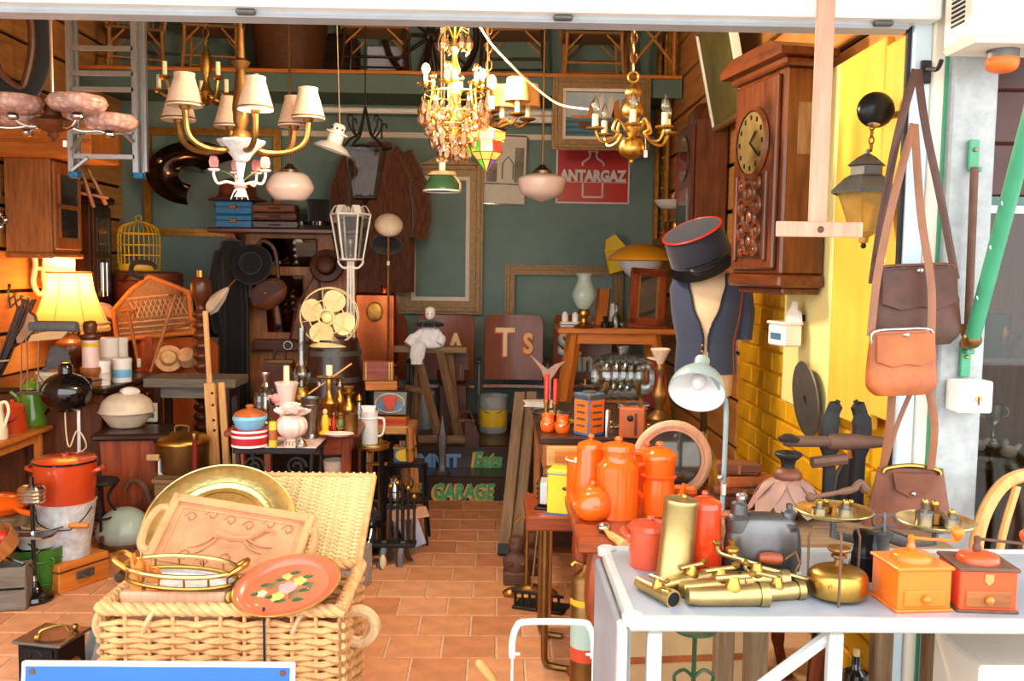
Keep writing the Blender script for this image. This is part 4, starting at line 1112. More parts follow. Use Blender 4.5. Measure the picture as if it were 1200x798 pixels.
# chest with tureen
CHZ=.54
t=T('tapered_chest','dark tapered wooden bin carrying the cream tureen','chest',(P(156,505,4.66).x,4.72,0),8)
k=4.62/FPX
M().prism([(-.13,.03),(.13,.03),(.155,CHZ-.035),(-.155,CHZ-.035)],-.12,.12).o('body','mahogany',t)
M().bb(-.19,.19,-.15,.15,CHZ-.035,CHZ,.01).o('lid','dark_wood_x',t)
M().bb(-.15,.15,-.14,.14,0,.04,.01).o('plinth','dark_wood_x',t)
t,k=TS('soup_tureen','cream crackled lidded tureen on the dark bin','tureen',149,500,CHZ)
M(k).lathe(crp([(0,0),(16,0),(22,6),(29,16),(30,19),(0,19)],3),seg=28).o('bowl','stoneware',t)
M(k).lathe(crp([(31,18),(30,22),(26,32),(14,39),(0,40)],3),seg=28).o('lid','stoneware',t)
M(k).lathe([(0,38),(8,38),(11,42),(9,45),(4,47),(0,47)],(4,0,0),16,flute=(6,.12)).o('knob','porcelain',t)
t,k=TS('white_card_box','small upright white card box beside the tureen','box',178,494,CHZ)
M(k).bb(-6,6,-3,3,0,22,.4).o('carton','paper',t)
M(k).bb(-4,4,-3.3,-3,5,10).o('print','tin_blue',t)
# brass drum on a crate, boxes of papers
CRZ=.34
t=T('slatted_crate','low wooden slatted crate under the brass drum','crate',(P(205,560,4.55).x+.09,4.62,0),4)
for y in (-.15,.15):
    for z in (.0,.12,.24):M().bb(-.17,.2,y-.01,y+.01,z+.005,z+.1,.004).o('slat','old_wood_x',t)
for x in (-.17,.18):M().bb(x,x+.02,-.14,.14,0,CRZ-.02,.004).o('end_board','old_wood',t)
M().bb(-.18,.21,-.17,.17,CRZ-.02,CRZ,.004).o('top_board','old_wood_x',t)
t,k=TS('brass_drum','round brass preserving pan with lid','pan',214,551,CRZ)
M(k).lathe([(0,0),(29,0),(30,2),(31,34),(0,34)],seg=32).o('body','brass_dark',t)
M(k).lathe(crp([(32,33),(32,36),(26,42),(10,46),(0,46)],2),seg=32).o('lid','brass',t)
M(k).tube(cr([(-8,0,46),(-7,0,53),(7,0,53),(8,0,46)],4),1.3,6).o('lid_handle','brass_dark',t)
M(k).bb(-30,-16,-33,-29,18,25,.6).o('maker_plate','card',t)
t,k=TS('tarot_box','small picture card box in front of the brass drum','box',198,556,CRZ)
M(k).bb(-12,16,-3,3,0,20,.5).o('carton','paper',t)
M(k).bb(-9,2,-3.4,-3,3,16).o('print','tin_blue',t);M(k).bb(4,14,-3.4,-3,8,16).o('print','yellow_paint',t)
for i,lab in enumerate(('lower worn card folder of the pair beside the brass drum','taller worn card folder of the pair beside the brass drum')):
    t,k=TS('card_folder',lab,'folder',176+i*4,566-i*5,.24,rz=-20)
    t.location.z=.0
    M(k).at((0,0,0),(-14,0,0)).bb(-11,12,-1+3*i,1+3*i,0,100+8*i,.5).o('board','card',t)
# enamel tureen on iron trivet, floor
t,k=TS('ribbed_enamel_pot','pale green ribbed enamel pot on a rusty trivet','pot',146,640,0)
M(k).lathe(crp([(0,4),(22,4),(30,12),(31,22),(24,36),(12,45),(0,46)],3),seg=40,flute=(14,.025)).o('body','sea_green',t)
M(k).torus((0,0,6),27,2.2,seg=24).o('trivet_ring','rust',t)
for a in (.6,2.6,4.2,5.4):M(k).bar((26*math.cos(a),26*math.sin(a),6),(28*math.cos(a),28*math.sin(a),0),2.4,6).o('trivet_foot','rust',t)
M(k).lathe([(0,0),(4,0),(4,3),(0,4)],(-14,-29,17),10,'y').o('boss','rust',t)
# iron stool beside bucket, curved pump handle
t,k=TS('iron_stool','round black iron stool with curved legs beside the red stockpot','stool',119,644,0)
M(k).lathe([(0,80),(20,80),(22,82),(20,85),(0,85)],seg=24).o('seat','iron',t)
for i in range(4):
    a=i*PI/2+.4;c,s_=math.cos(a),math.sin(a)
    M(k).tube(cr([(18*c,18*s_,80),(8*c,8*s_,62),(18*c,18*s_,40),(10*c,10*s_,20),(18*c,18*s_,0)],4),1.8,6).o('leg','iron',t)
M(k).torus((0,0,40),15,1.4,seg=20).o('ring','iron',t)
t,k=TS('pump_handle','rusty curved iron pump handle standing beside the green-white pot','pump handle',184,636,0)
M(k).tube(cr([(4,0,0),(0,0,30),(-8,0,56),(-18,0,72),(-30,0,74),(-37,0,64)],5),[5]*6+[4.2]*10+[3]*10,9).o('lever','rust',t)
M(k).lathe([(0,0),(10,0),(10,6),(6,10),(0,10)],(4,0,0),12).o('socket','rust',t)
tag(M(4.3/FPX).prism(cr([(-34,0,0),(-20,5,0),(10,6,0),(36,2,0),(20,-4,0),(-16,-5,0)],3,True) and [(-34,0),(-20,5),(10,6),(36,2),(20,-5),(-16,-5)],0,3,'xy').o('wood_offcut','old_wood_x',None,(P(160,590,4.45).x,4.6,.0)),'flat old wooden board lying behind the ribbed pot','board')
# ------------------------------------------------------------------ hall stand
HY=6.62
hx0,hx1=P(266,400,HY).x,P(418,400,HY).x;hz=P(330,269,HY).z
t=T('hall_stand','oak hall stand with two mirrors, hat pegs and top shelf','hall stand',((hx0+hx1)/2,HY,.28))
w_=(hx1-hx0)/2;H_=hz-.28
M().bb(-w_,w_,-.02,.06,0,H_-.02,.008).o('back_panel','oak',t)
M().bb(-w_-.06,w_+.06,-.24,.07,H_-.035,H_,.008).o('hat_shelf','walnut_x',t)
for s_ in (-1,1):
    M().prism([(-.02,H_-.04),(-.2,H_-.04),(-.08,H_-.12),(-.02,H_-.24)],s_*w_*.72-.015,s_*w_*.72+.015,'yz').o('bracket','dark_wood',t)
M().at((0,-.035,H_-.165),(14,0,0)).bb(-.2,.19,-.01,0,-.105,.105,.006).o('upper_mirror','mirror',t)
M().at((0,-.06,H_-.53),(11,0,0)).bb(-.17,.1,-.01,0,-.21,.21,.006).o('lower_mirror','mirror',t)
M().bb(-.25,.25,-.12,-.02,H_-.86,H_-.78,.008).o('glove_drawer','walnut_x',t)
M().torus((.0,-.125,H_-.82),.03,.006,'y',16,6).o('drawer_pull','silver',t)
for x,z in ((-w_+.06,-.1),(-w_+.06,-.5),(w_-.1,-.12),(w_-.1,-.5)):
    M().tube(cr([(x,-.02,H_+z-.1),(x,-.1,H_+z-.09),(x,-.13,H_+z-.03)],3),.01,6).o('hat_peg','brass_dark',t)
HS=hz
def onshelf(px,Y=HY-.08):return (P(px,267,Y).x,Y,HS)
k=HY/FPX
for i,lab in enumerate(('lower of two small blue cases on the hall stand shelf','upper of two small blue cases on the hall stand shelf')):
    t=T('small_blue_case',lab,'case',Vector(onshelf(277))+Vector((0,0,i*15.4*k)))
    M(k).bb(-21,21,-12,12,0,15,1.5).o('box','blue_case',t)
    M(k).bb(-21.3,21.3,-12.4,12.4,8,9).o('lid_joint','navy_dark',t)
    M(k).bb(-4,4,-13.5,-12,6,11,.5).o('clasp','brass_dark',t)
t=T('brown_felt_hat','wide brown felt hat on top of the blue cases','hat',Vector(onshelf(279))+Vector((0,0,31*k)))
M(k).lathe(crp([(0,26),(14,24),(20,16),(22,6),(31,2),(30,0),(0,1)],3),seg=28).o('hat_body','leather_brown',t)
for i,(lab,m_,h_) in enumerate((('bottom dark suitcase of the pile on the hall stand shelf','dark_wood_x',9),('middle brown suitcase of the pile on the hall stand shelf','leather_dark',9),('top dark brown suitcase of the pile on the hall stand shelf','leather_brown',9))):
    t=T('flat_suitcase',lab,'suitcase',Vector(onshelf(325))+Vector((0,0,i*9.3*k)))
    M(k).bb(-26,27-i*2,-13,13,0,h_,1.5).o('box',m_,t)
    M(k).bb(-26.4,27.4-i*2,-13.4,13.4,4.2,5,.2).o('lid_joint','brass_dark',t)
    M(k).tube(cr([(-6,-13,4),(-5,-16,4),(5,-16,4),(6,-13,4)],3),.9,5).o('handle','leather_dark',t)
def tophat(lab,px,w,h,dy=0):
    t=T('top_hat',lab,'hat',onshelf(px,HY-.1+dy))
    M(k).lathe(crp([(0,h),(w*.5,h),(w*.52,h-3),(w*.46,h*.5),(w*.48,4),(w*.75,2),(w*.8,4),(w*.74,0),(0,0)],2),seg=26).o('hat_body','black_cloth',t)
    M(k).lathe([(w*.49,3),(w*.485,9)],seg=26).o('hat_band','black_gloss',t)
tophat('tall black silk top hat on the hall stand shelf',374,27,34)
tophat('short black bowler beside the top hat on the shelf',353,18,18,.06)
# coats and hats hanging from the hall stand
t=T('black_fur_coat','long black fur coat hanging from the hall stand under the black felt hat','coat',P(272,480,HY-.18))
def coat(px_pts,dep,m,t,k,n=20):
    """body of a hanging garment: rows of (z, x0, x1, depth)"""
    rows=px_pts
    def fn(u,v):
        q=v*(len(rows)-1);i=min(int(q),len(rows)-2);f=q-i
        a,b=rows[i],rows[i+1]
        z,x0,x1,d=[a[j]*(1-f)+b[j]*f for j in range(4)]
        an=2*PI*u
        fold=1+.05*math.sin(an*13+v*1.5)*min(1,v*2)
        return ((x0+x1)/2+(x1-x0)/2*math.cos(an)*fold,d*math.sin(an)*fold,z)
    return M(k).surf(fn,44,n,0,True).o('garment_body',m,t)
coat([(196,-2,2,2),(192,-10,12,8),(176,-16,16,12),(120,-14,20,12),(40,-14,20,13),(0,-12,20,12)],0,'black_fur',t,k)
M(k).tube(cr([(-10,-4,180),(-17,-6,150),(-15,-8,110),(-12,-6,90)],4),[7]*7+[6]*6,9).o('sleeve','black_fur',t)
def hanghat(name,lab,px,py,Y,r,m,tilt=(75,0,0),cr_=.55,h=12):
    t,k=TP(name,lab,'hat',px,py,Y,rot=tilt)
    M(k).lathe(crp([(0,h),(r*cr_*.8,h-1),(r*cr_,h*.6),(r*cr_,2),(r*.9,0),(r,2),(r*.9,-1.5),(0,-1)],2),seg=28).o('hat_body',m,t)
    M(k).lathe([(r*cr_+.5,1.5),(r*cr_+.5,5)],seg=28).o('hat_band','black_gloss',t)
    return t
hanghat('bowler_hat','round black felt hat hanging over the black fur coat',295,310,HY-.29,24,'black_cloth')
hanghat('felt_hat','dark brown felt hat hanging on the hall stand beside the white lantern',383,312,HY-.2,20,'leather_dark')
t,k2=TP('shoulder_bag','brown leather shoulder bag slung across the hall stand mirror','bag',325,362,HY-.22,rot=(0,-32,0))
M(k2).sph((0,0,20),(24,7,17),18,10).o('bag_body','leather_brown',t)
M(k2).prism([(-20,16),(20,16),(16,30),(0,36),(-17,30)],-8,-6).o('flap','leather_dark',t)
M(k2).tube(cr([(-20,0,28),(4,-2,60),(26,-2,76),(34,0,60),(20,2,30)],4),2.4,6,flat=.5).o('strap','leather_dark',t)
M(k2).sph((0,-9,22),2,8,6).o('clasp','brass',t)
t,k2=TP('fur_muff','brown leather satchel hanging below the felt hat','bag',352,402,HY-.16,rot=(0,12,0))
M(k2).bb(-14,14,-5,5,0,50,4).o('bag_body','leather_brown',t)
M(k2).tube(cr([(-10,0,48),(2,0,84),(14,0,48)],4),1.5,6).o('strap','leather_dark',t)
t=T('gladstone_bag','reddish brown leather travelling bag at the foot of the hall stand','bag',P(325,480,6.05));k2=6.05/FPX
t.location.z=.28
M(k2).prism([(-26,0),(30,0),(28,50),(18,84),(-12,84),(-24,50)],-14,14).o('bag_body','leather_brown',t)
M(k2).bb(-14,20,-3,3,83,88,1).o('brass_frame','brass_dark',t)
M(k2).tube(cr([(-4,0,87),(-2,0,98),(8,0,98),(10,0,87)],4),1.6,6).o('handle','leather_dark',t)
# ------------------------------------------------------------------ frames and signs on the back wall
def wallframe(name,lab,cat,x0,x1,y0,y1,Y,bw,m,**kw):
    a,b=P(x0,y1,Y),P(x1,y0,Y)
    return frame(name,lab,cat,((a.x+b.x)/2,Y,(a.z+b.z)/2),b.x-a.x,b.z-a.z,bw,m,**kw)
wallframe('gilt_picture_frame','large thin gilt empty picture frame behind the shaded chandelier','picture frame',171,330,152,276,6.98,.055,'gilt',d=.035)
wallframe('empty_picture_frame','tall empty moulded frame with pale liner beside the fur coat','picture frame',467,567,192,367,6.98,.10,'gilt_dark',d=.05,liner='cream_paint')
wallframe('low_picture_frame','wide empty dull gilt frame behind the theatre seats','picture frame',590,730,312,440,6.98,.075,'gilt_dark',d=.045)
# antique arched gilt piece peeking above the tall frame
a=P(527,190,6.9);t=T('gilt_pediment','gilt triangular pediment above the tall empty frame','ornament',a)
M(6.9/FPX).prism([(-32,-3),(32,-3),(8,10),(0,14),(-8,10)],-3,3).o('pediment_body','gilt_dark',t)
# sailing boats painting
pf_=wallframe('sail_painting','framed painting of fishing boats with coloured sails','painting',646,762,93,176,6.18,.07,'gilt_dark',d=.04,liner='cream_paint')
pw=(P(762,93,6.18).x-P(646,93,6.18).x);ph_=(P(646,93,6.18).z-P(646,176,6.18).z)
mat('paint_sky',(150,180,206),.6,0,.2,6,c2=(206,210,206));mat('paint_sea',(78,128,146),.6,0,.3,9,.1,'wave',2,c2=(54,96,118))
mat('paint_ochre',(206,130,52),.6,0,.2,20);mat('paint_white',(226,222,210),.6,0,.1,20);mat('paint_brown',(120,70,46),.6,0,.2,20)
M().bb(-pw/2+.09,pw/2-.09,-.012,-.006,-.02,ph_/2-.09).o('painted_sky','paint_sky',pf_)
M().bb(-pw/2+.09,pw/2-.09,-.012,-.006,-ph_/2+.09,-.02).o('painted_sea','paint_sea',pf_)
for x,h,m in ((-.06,.1,'paint_ochre'),(.0,.14,'paint_white'),(.06,.13,'paint_white'),(.1,.1,'paint_ochre'),(.15,.12,'paint_ochre'),(.2,.11,'paint_brown')):
    M().prism([(x-.03,-.02),(x+.03,-.02),(x+.015,h),(x-.01,h*.8)],-.015,-.012).o('painted_sail',m,pf_)
M().prism([(-.13,-.09),(.09,-.09),(.12,-.055),(-.16,-.05)],-.015,-.012).o('painted_boat','paint_brown',pf_)
M().bb(-.2,.24,-.014,-.012,-.026,-.008).o('painted_shore','paint_ochre',pf_)
# enamel gas sign
a,b=P(652,238,6.98),P(738,172,6.98)
t=T('gas_sign','red enamel advertising sign with white gas bottle outline','sign',((a.x+b.x)/2,6.995,a.z));W_=b.x-a.x;G_=b.z-a.z
M().bb(-W_/2,W_/2,-.006,0,0,G_,.002).o('plate','sign_red',t)
for s_ in (-1,1):M().bb(s_*W_/2-.006,s_*W_/2+.006,-.009,-.006,.0,G_).o('border','sign_white',t)
M().bb(-W_/2,W_/2,-.009,-.006,0,.012).o('border','sign_white',t)
txt('lettering','ANTARGAZ','sign_white',t,.112,(.0,-.008,G_*.40),bold=.006,sx=.82)
M().bb(-W_/2+.01,W_/2-.01,-.0075,-.006,G_*.37,G_*.37+.004).o('rule_line','sign_white',t)
txt('lettering','BUTANE','sign_white',t,.045,(-W_*.3,-.008,G_*.94),bold=.002)
txt('lettering','PROPANE','sign_white',t,.045,(W_*.28,-.008,G_*.94),bold=.002)
M().tube([(-.075,-.008,.05),(-.075,-.008,G_*.36)],.008,6).o('bottle_outline','sign_white',t)
M().tube([(.075,-.008,.05),(.075,-.008,G_*.36)],.008,6).o('bottle_outline','sign_white',t)
M().bar((-.075,-.008,.05),(.075,-.008,.05),.008,6).o('bottle_outline','sign_white',t)
for s_ in (-1,1):M().tube(cr([(s_*.08,-.008,G_*.66),(s_*.075,-.008,G_*.72),(s_*.03,-.008,G_*.80),(s_*.025,-.008,G_*.88),(s_*.035,-.008,G_*.92)],3),.008,6).o('bottle_outline','sign_white',t)
M().bar((-.035,-.008,G_*.92),(.035,-.008,G_*.92),.008,6).o('bottle_outline','sign_white',t)
# street drawing
a,b=P(566,238,6.97),P(616,160,6.97)
t=T('street_drawing','pale pen drawing of an old archway in a thin frame','drawing',((a.x+b.x)/2,6.99,a.z),rot=(0,1.5,0));W_=b.x-a.x;G_=b.z-a.z
M().bb(-W_/2,W_/2,-.008,0,0,G_).o('sheet','paper',t)
M().bb(W_/2-.004,W_/2+.012,-.012,.004,0,G_).o('side_rail','dark_wood',t)
M().bb(-W_/2,W_/2,-.012,.004,G_,G_+.012).o('cross_rail','dark_wood_x',t)
M().bb(-W_/2,W_/2,-.012,.004,-.01,0).o('cross_rail','dark_wood_x',t)
M().tube([(-.02,-.009,.18),(-.02,-.009,.3),(.02,-.009,.35),(.06,-.009,.3),(.06,-.009,.18)],.006,5).o('drawn_arch','photo_bw',t)
M().bb(.07,.14,-.0095,-.008,.16,.42).o('drawn_house','photo_bw',t);M().bb(-.14,-.06,-.0095,-.008,.16,.3).o('drawn_house','photo_bw',t)
M().bb(-.15,.15,-.0095,-.008,.14,.152).o('drawn_ground','photo_bw',t)
# curved mirror-like copper hood hanging inside the gilt frame
t,k=TP('metal_cooker_hood','dark shiny curved sheet metal hood hanging inside the gilt frame','hood',224,205,6.7)
mat('dark_sheen',(74,56,44),.16,.9,.4,6)
def fender(u,v):
    an=R(28+235*u);r_=24+(v-.5)*(30-8*u)
    return (r_*1.45*math.cos(an)+4,-6-9*math.sin(PI*v),r_*.98*math.sin(an))
M(k).surf(fender,28,8,1).o('curved_sheet','dark_sheen',t)
M(k).bar((-38,-10,8),(20,-8,2),1.2,6).o('trim_bar','chrome',t)
M(k).sph((-30,-14,14),(4,3,4),10,6).o('stud','chrome',t)
# fur coat on a hanger
t,k=TP('fur_coat','long striped brown fur coat hanging on the teal wall','coat',447,342,6.72)
coat([(172,-6,6,3),(168,-22,20,8),(158,-36,30,12),(120,-42,36,13),(60,-45,37,14),(0,-48,36,14)],0,'fur',t,k,24)
M(k).tube(cr([(28,-4,160),(42,-6,130),(48,-8,90),(44,-8,62)],5),[9]*6+[12]*6+[11]*4,12).o('sleeve','fur',t)
M(k).tube(cr([(-34,-4,160),(-46,-6,130),(-48,-8,90),(-44,-8,62)],5),[9]*6+[12]*6+[11]*4,12).o('sleeve','fur',t)
M(k).torus((-2,-6,166),12,6,'z',20,8,180,360).o('collar','fur',t)
M(k).tube(cr([(0,0,176),(0,0,190),(4,0,193),(6,0,188)],4),1,6).o('hanger_hook','iron',t)
# hanging black lantern with scroll bracket
t,k=TP('wrought_lantern','black wrought iron lantern with scrolled crown in front of the fur coat','lantern',428,232,5.9)
for s1 in (-1,1):
    for s2 in (-1,1):M(k).bar((s1*12,s2*12,0),(s1*21,s2*21,56),1.1,5).o('corner_bar','iron',t)
for s1 in (-1,1):
    M(k).add([(s1*12,-12,0),(s1*12,12,0),(s1*21,21,56),(s1*21,-21,56)],[(0,1,2,3)]).o('pane','glass',t)
    M(k).add([(-12,s1*12,0),(12,s1*12,0),(21,s1*21,56),(-21,s1*21,56)],[(0,1,2,3)]).o('pane','glass',t)
M(k).box((0,0,0),(26,26,3),.5).o('floor_plate','iron',t);M(k).lathe([(0,-8),(3,-5),(5,-1),(0,0)],seg=8).o('drop_finial','iron',t)
for s1,z in ((1,56),(1,57)):
    M(k).torus((0,0,z),29,1.2,'z',4,6).o('top_rim','iron',t)
for i in range(4):
    a=i*PI/2+PI/4;c,s_=math.cos(a),math.sin(a)
    M(k).tube(cr([(29*c,29*s_,57),(20*c,20*s_,66),(10*c,10*s_,72),(4*c,4*s_,90),(0,0,104)],4),1.3,6).o('crown_bar','iron',t)
    M(k).tube(cr([(14*c,14*s_,70),(22*c,22*s_,80),(24*c,24*s_,90),(18*c,18*s_,92),(17*c,17*s_,86)],4),1.1,5).o('scroll','iron',t)
M(k).bar((0,0,100),(0,0,up(t,k)),.8,5).o('suspension_rod','iron',t)
# white street lantern on a post
t=T('white_street_lantern','white painted street lantern with leaf crown on a slim post','lantern',(P(411,400,5.56).x,5.56,.14));k=5.56/FPX
z0=(P(411,306,5.56).z-.14)/k
M(k).lathe([(0,0),(16,0),(16,3),(5,8),(0,8)],seg=16).o('foot','white_paint',t)
for dx in (-3,0,3):M(k).bar((dx*1.8,0,6),(dx,0,z0),1.4,6).o('post_rod','white_paint',t)
for s1 in (-1,1):
    M(k).tube(cr([(0,0,z0-6),(s1*8,0,z0-8),(s1*14,0,z0-2),(s1*13,0,z0+4)],4),1.3,6).o('scroll','white_paint',t)
HX=[(math.cos(i*PI/3),math.sin(i*PI/3)) for i in range(6)]
for i in range(6):
    c,s_=HX[i];c2,s2=HX[(i+1)%6]
    M(k).bar((14*c,14*s_,z0+2),(23*c,23*s_,z0+54),1.3,5).o('corner_bar','white_paint',t)
    M(k).add([(14*c,14*s_,z0+2),(14*c2,14*s2,z0+2),(23*c2,23*s2,z0+54),(23*c,23*s_,z0+54)],[(0,1,2,3)]).o('pane','glass',t)
    M(k).surf(lambda u,v:((22-12*u)*c+(v-.5)*8*-s_,(22-12*u)*s_+(v-.5)*8*c,z0+55+9*math.sin(PI*u)),5,3,.6).o('crown_leaf','white_paint',t)
for r_,z in ((14,2),(23,54)):M(k).torus((0,0,z0+z),r_,1.4,'z',6,6).o('hoop','white_paint',t)
M(k).lathe([(0,z0+4),(3,z0+5),(3,z0+14),(5,z0+18),(4,z0+26),(0,z0+28)],seg=10).o('bulb','glass_thick',t)
# beret on a hat stand
t=T('hat_stand','thin brass hat stand in front of the fur coat','stand',(P(455,400,5.8).x,5.8,.28));k=5.8/FPX
z0=(P(455,268,5.8).z-.28)/k
M(k).lathe([(0,0),(14,0),(14,2),(3,6),(0,6)],seg=18).o('foot','iron',t)
M(k).bar((0,0,4),(0,0,z0),1.5,7).o('pole','brass_dark',t)
M(k).box((0,-2,z0-40),(3,.5,5)).o('price_tag','paper',t)
bt=T('cream_beret','round cream beret on the thin hat stand','hat',t.location+Vector((0,0,z0*k)),rot=(48,10,0))
M(k).lathe(crp([(0,-2),(10,-2),(16,4),(15,10),(8,15),(0,16)],3),seg=26).o('hat_body','stoneware',bt)
bt=T('navy_beret','dark navy cap under the cream beret','hat',t.location+Vector((-.03,.12,(z0-22)*k)),rot=(-20,0,0))
M(k).lathe(crp([(0,-4),(14,-3),(19,3),(18,8),(8,12),(0,12)],3),seg=26).o('hat_body','navy_dark',bt)
M(k).bar((2,0,-2),(5,-12,-6),2,6).o('stalk','navy_dark',bt)
# copper water heater
t=T('copper_water_heater','square copper water heater with embossed medallion','water heater',(P(440,400,5.95).x,5.98,.28));k=5.95/FPX
z1=(P(440,343,5.95).z-.28)/k;z0=(P(440,438,5.95).z-.28)/k
M(k).bb(-24,25,-14,20,z0-20,z1,3).o('tank','copper',t)
M(k).bb(-26,27,-16,22,z0+10,z0+14,1).o('band','copper',t);M(k).bb(-27,28,-17,23,z0-6,z0,1).o('band','copper',t)
M(k).sph((0,-14,z1-22),(10,2.4,12),18,8).o('medallion','gilt',t)
M(k).lathe([(5,0),(5,6),(6,8),(0,8)],(10,2,z1),12).o('filler_cap','copper',t)
for s1 in (-1,1):M(k).bb(s1*20-3,s1*20+3,-12,18,0,z0-20,1).o('leg','iron',t)
# barrel and fan
t=T('oak_barrel','dark wooden barrel with iron hoops carrying the electric fan','barrel',(P(391,420,5.15).x,5.18,0));k=5.15/FPX
BZ=P(391,402,5.15).z;h_=BZ/k
M(k).lathe(crp([(0,0),(28,0),(36,h_*.3),(38,h_*.5),(36,h_*.7),(29,h_),(27,h_),(27,h_-4),(0,h_-4)],3),seg=28,flute=(14,.006)).o('staves','dark_wood',t)
for f_,r_ in ((.06,30.6),(.22,35),(.78,35),(.93,31.6)):M(k).lathe([(r_,h_*f_),(r_+.3,h_*f_+6)],seg=28).o('hoop','iron_grey',t)
FZ=BZ-4*k
t=T('desk_fan','cream electric fan with four blades in a wire cage','fan',(P(386,400,5.1).x,5.12,FZ));k=5.12/FPX
fz=(P(384,371,5.1).z-FZ)/k
M(k).lathe(crp([(0,0),(22,0),(22,3),(12,8),(6,12),(4,20),(0,20)],2),seg=24).o('base','fan_cream',t)
M(k).bar((0,4,10),(0,6,fz-2),3.4,8).o('neck','fan_cream',t)
M(k).lathe(crp([(0,-6),(8,-6),(10,0),(10,14),(5,20),(0,21)],2),(0,0,fz),18,'y').o('motor','fan_cream',t)
for i in range(4):
    a=R(68+i*90);c,s_=math.cos(a),math.sin(a)
    def blade(u,v):
        an=2*PI*u;x=19.5+12.5*math.cos(an)*v;y=(13.4+1.6*math.cos(an))*math.sin(an)*v
        return (x*c-y*s_,-12+y*.28,fz+x*s_+y*c)
    M(k).surf(blade,28,3,.7,True).o('blade','fan_cream',t)
M(k).lathe(crp([(0,-20),(6,-18),(8,-12),(7,-6),(0,-6)],2),(0,0,fz),16,'y').o('hub','fan_cream',t)
for r_,y in ((33,-9),(34,-2),(20,-21),(9,-24)):M(k).torus((0,y,fz),r_,.7 if r_>10 else 1.2,'y',36,5).o('cage_ring','fan_cream',t)
for i in range(8):
    a=i*PI/4+.2;c,s_=math.cos(a),math.sin(a)
    M(k).tube(cr([(8*c,-24,fz+8*s_),(20*c,-21,fz+20*s_),(30*c,-14,fz+30*s_),(34*c,-2,fz+34*s_)],3),.55,5).o('cage_wire','fan_cream',t)
tag(M(k).lathe([(0,0),(14,0),(20,5),(19,6),(13,1),(0,1)],seg=22).o('orange_dish','enamel_amber',None,(P(388,398,5.1).x+.0,5.18+.09,FZ)),'small orange dish behind the fan on the barrel','dish')
# ------------------------------------------------------------------ theatre seats on the platform
def seat(lab,px,letters):
    t=T('theatre_seat',lab,'seat',(P(px,400,6.4).x,6.42,.28),0,None)
    zt,zb=P(px,369,6.4).z-.28,P(px,449,6.4).z-.28
    def back(u,v):
        x=(u-.5)*.41;z=zb+.03+(zt-zb-.03)*v
        r_=.05
        if v>.85:x*=1-.10*((v-.85)/.15)**2
        return (x,-.03*math.cos((u-.5)*PI)*-1-.045+.03*(1-v)*-1,z)
    M().surf(back,14,10,-.016).o('backrest','seat_wood',t)
    M().surf(lambda u,v:((u-.5)*.42,-.12+.02*math.cos((u-.5)*PI)-.16*(1-v),zb-.03+.1*(1-v)*.3),12,4,-.02).o('tip_up_seat','seat_wood',t)
    M().bb(.226,.25,-.05,.0,0,zb+.18,.005).o('standard','iron_grey',t)
    M().bb(.217,.259,-.2,.04,zb+.16,zb+.185,.008).o('armrest','dark_wood',t)
    M().bb(-.215,.255,-.09,.05,0,.02,.006).o('floor_rail','iron',t)
    for body,x,z,sz,m1,m2,sx in letters:
        txt('lettering_shadow',body,m2,t,sz,(x-.008,-.082,zb+z-.008),(86,0,0),bold=.008,ext=.003,sx=sx)
        txt('lettering',body,m1,t,sz,(x,-.087,zb+z),(86,0,0),bold=.004,ext=.003,sx=sx)
    return t
seat('varnished theatre seat half hidden behind the pierrot doll',443,[])
seat('varnished theatre seat lettered with a cream A',522,[('A',.075,.17,.27,'text_cream','text_red',.8)])
seat('varnished theatre seat lettered Ts in cream and red',602,[('T',-.06,.2,.28,'text_cream','text_red',.8),('s',.1,.22,.3,'text_amber','text_red',.7)])
seat('varnished theatre seat with blue and cream lettering beside the trestle table',682,[('S',-.13,.22,.2,'text_cream','text_blue',.8),('ine',.06,.1,.2,'text_cream','text_blue',.8)])
# wooden trestle with doll and bags
t=T('trestle_stool','old wooden trestle with splayed legs standing on the platform','trestle',(P(505,520,5.86).x,5.86,.28));k=5.86/FPX
zt=(P(500,409,5.86).z-.28)/k
M(k).bb(-44,42,-7,7,zt-4,zt+4,1).o('top_rail','old_wood_x',t)
for a,b in (((-17,-6,zt-2),(12,-16,0)),((10,-6,zt-2),(36,-12,0)),((-14,6,zt-2),(-22,22,0)),((20,6,zt-2),(30,22,0))):
    M(k).tube([a,b],[4.6,5.4],4).o('leg','old_wood',t)
M(k).bb(-14,44,-19,-12,-0.0,9,1).o('foot_rail','old_wood_x',t)
M(k).bar((-30,2,zt-46),(4,-11,zt-52),3.2,5).o('stretcher','old_wood_x',t)
TT=.28+(zt+4)*k
t=T('pierrot_doll','white pierrot doll with black ruff sitting on the wooden trestle','doll',(P(503,400,5.83).x,5.83,TT));k=5.83/FPX
mat('doll_cloth',(232,230,232),.85,0,.1,30,.1)
M(k).lathe(crp([(0,-2),(13,-2),(17,3),(14,12),(9,20),(6,25),(0,25)],3),seg=26,flute=(9,.08),sy=.75).o('tunic','doll_cloth',t)
M(k).tube(cr([(-8,-2,18),(-18,-4,10),(-24,-7,2)],4),[4]*4+[6]*5,9).o('sleeve','doll_cloth',t)
M(k).tube(cr([(8,-2,18),(14,-6,10),(12,-10,3)],4),[4]*4+[6]*5,9).o('sleeve','doll_cloth',t)
for x in (-14,-8):M(k).tube(cr([(x*.6,-6,2),(x,-13,0),(x-2,-14,-12),(x-2,-14,-20)],3),[5]*3+[6]*4+[4]*3,8).o('trouser_leg','doll_cloth',t)
M(k).lathe(crp([(4,22),(14,23),(15,26),(11,29),(4,31)],2),seg=32,flute=(10,.12)).o('ruff','black_cloth',t)
M(k).sph((1,-1,38),(6,6.2,7.6),14,10).o('head','porcelain',t)
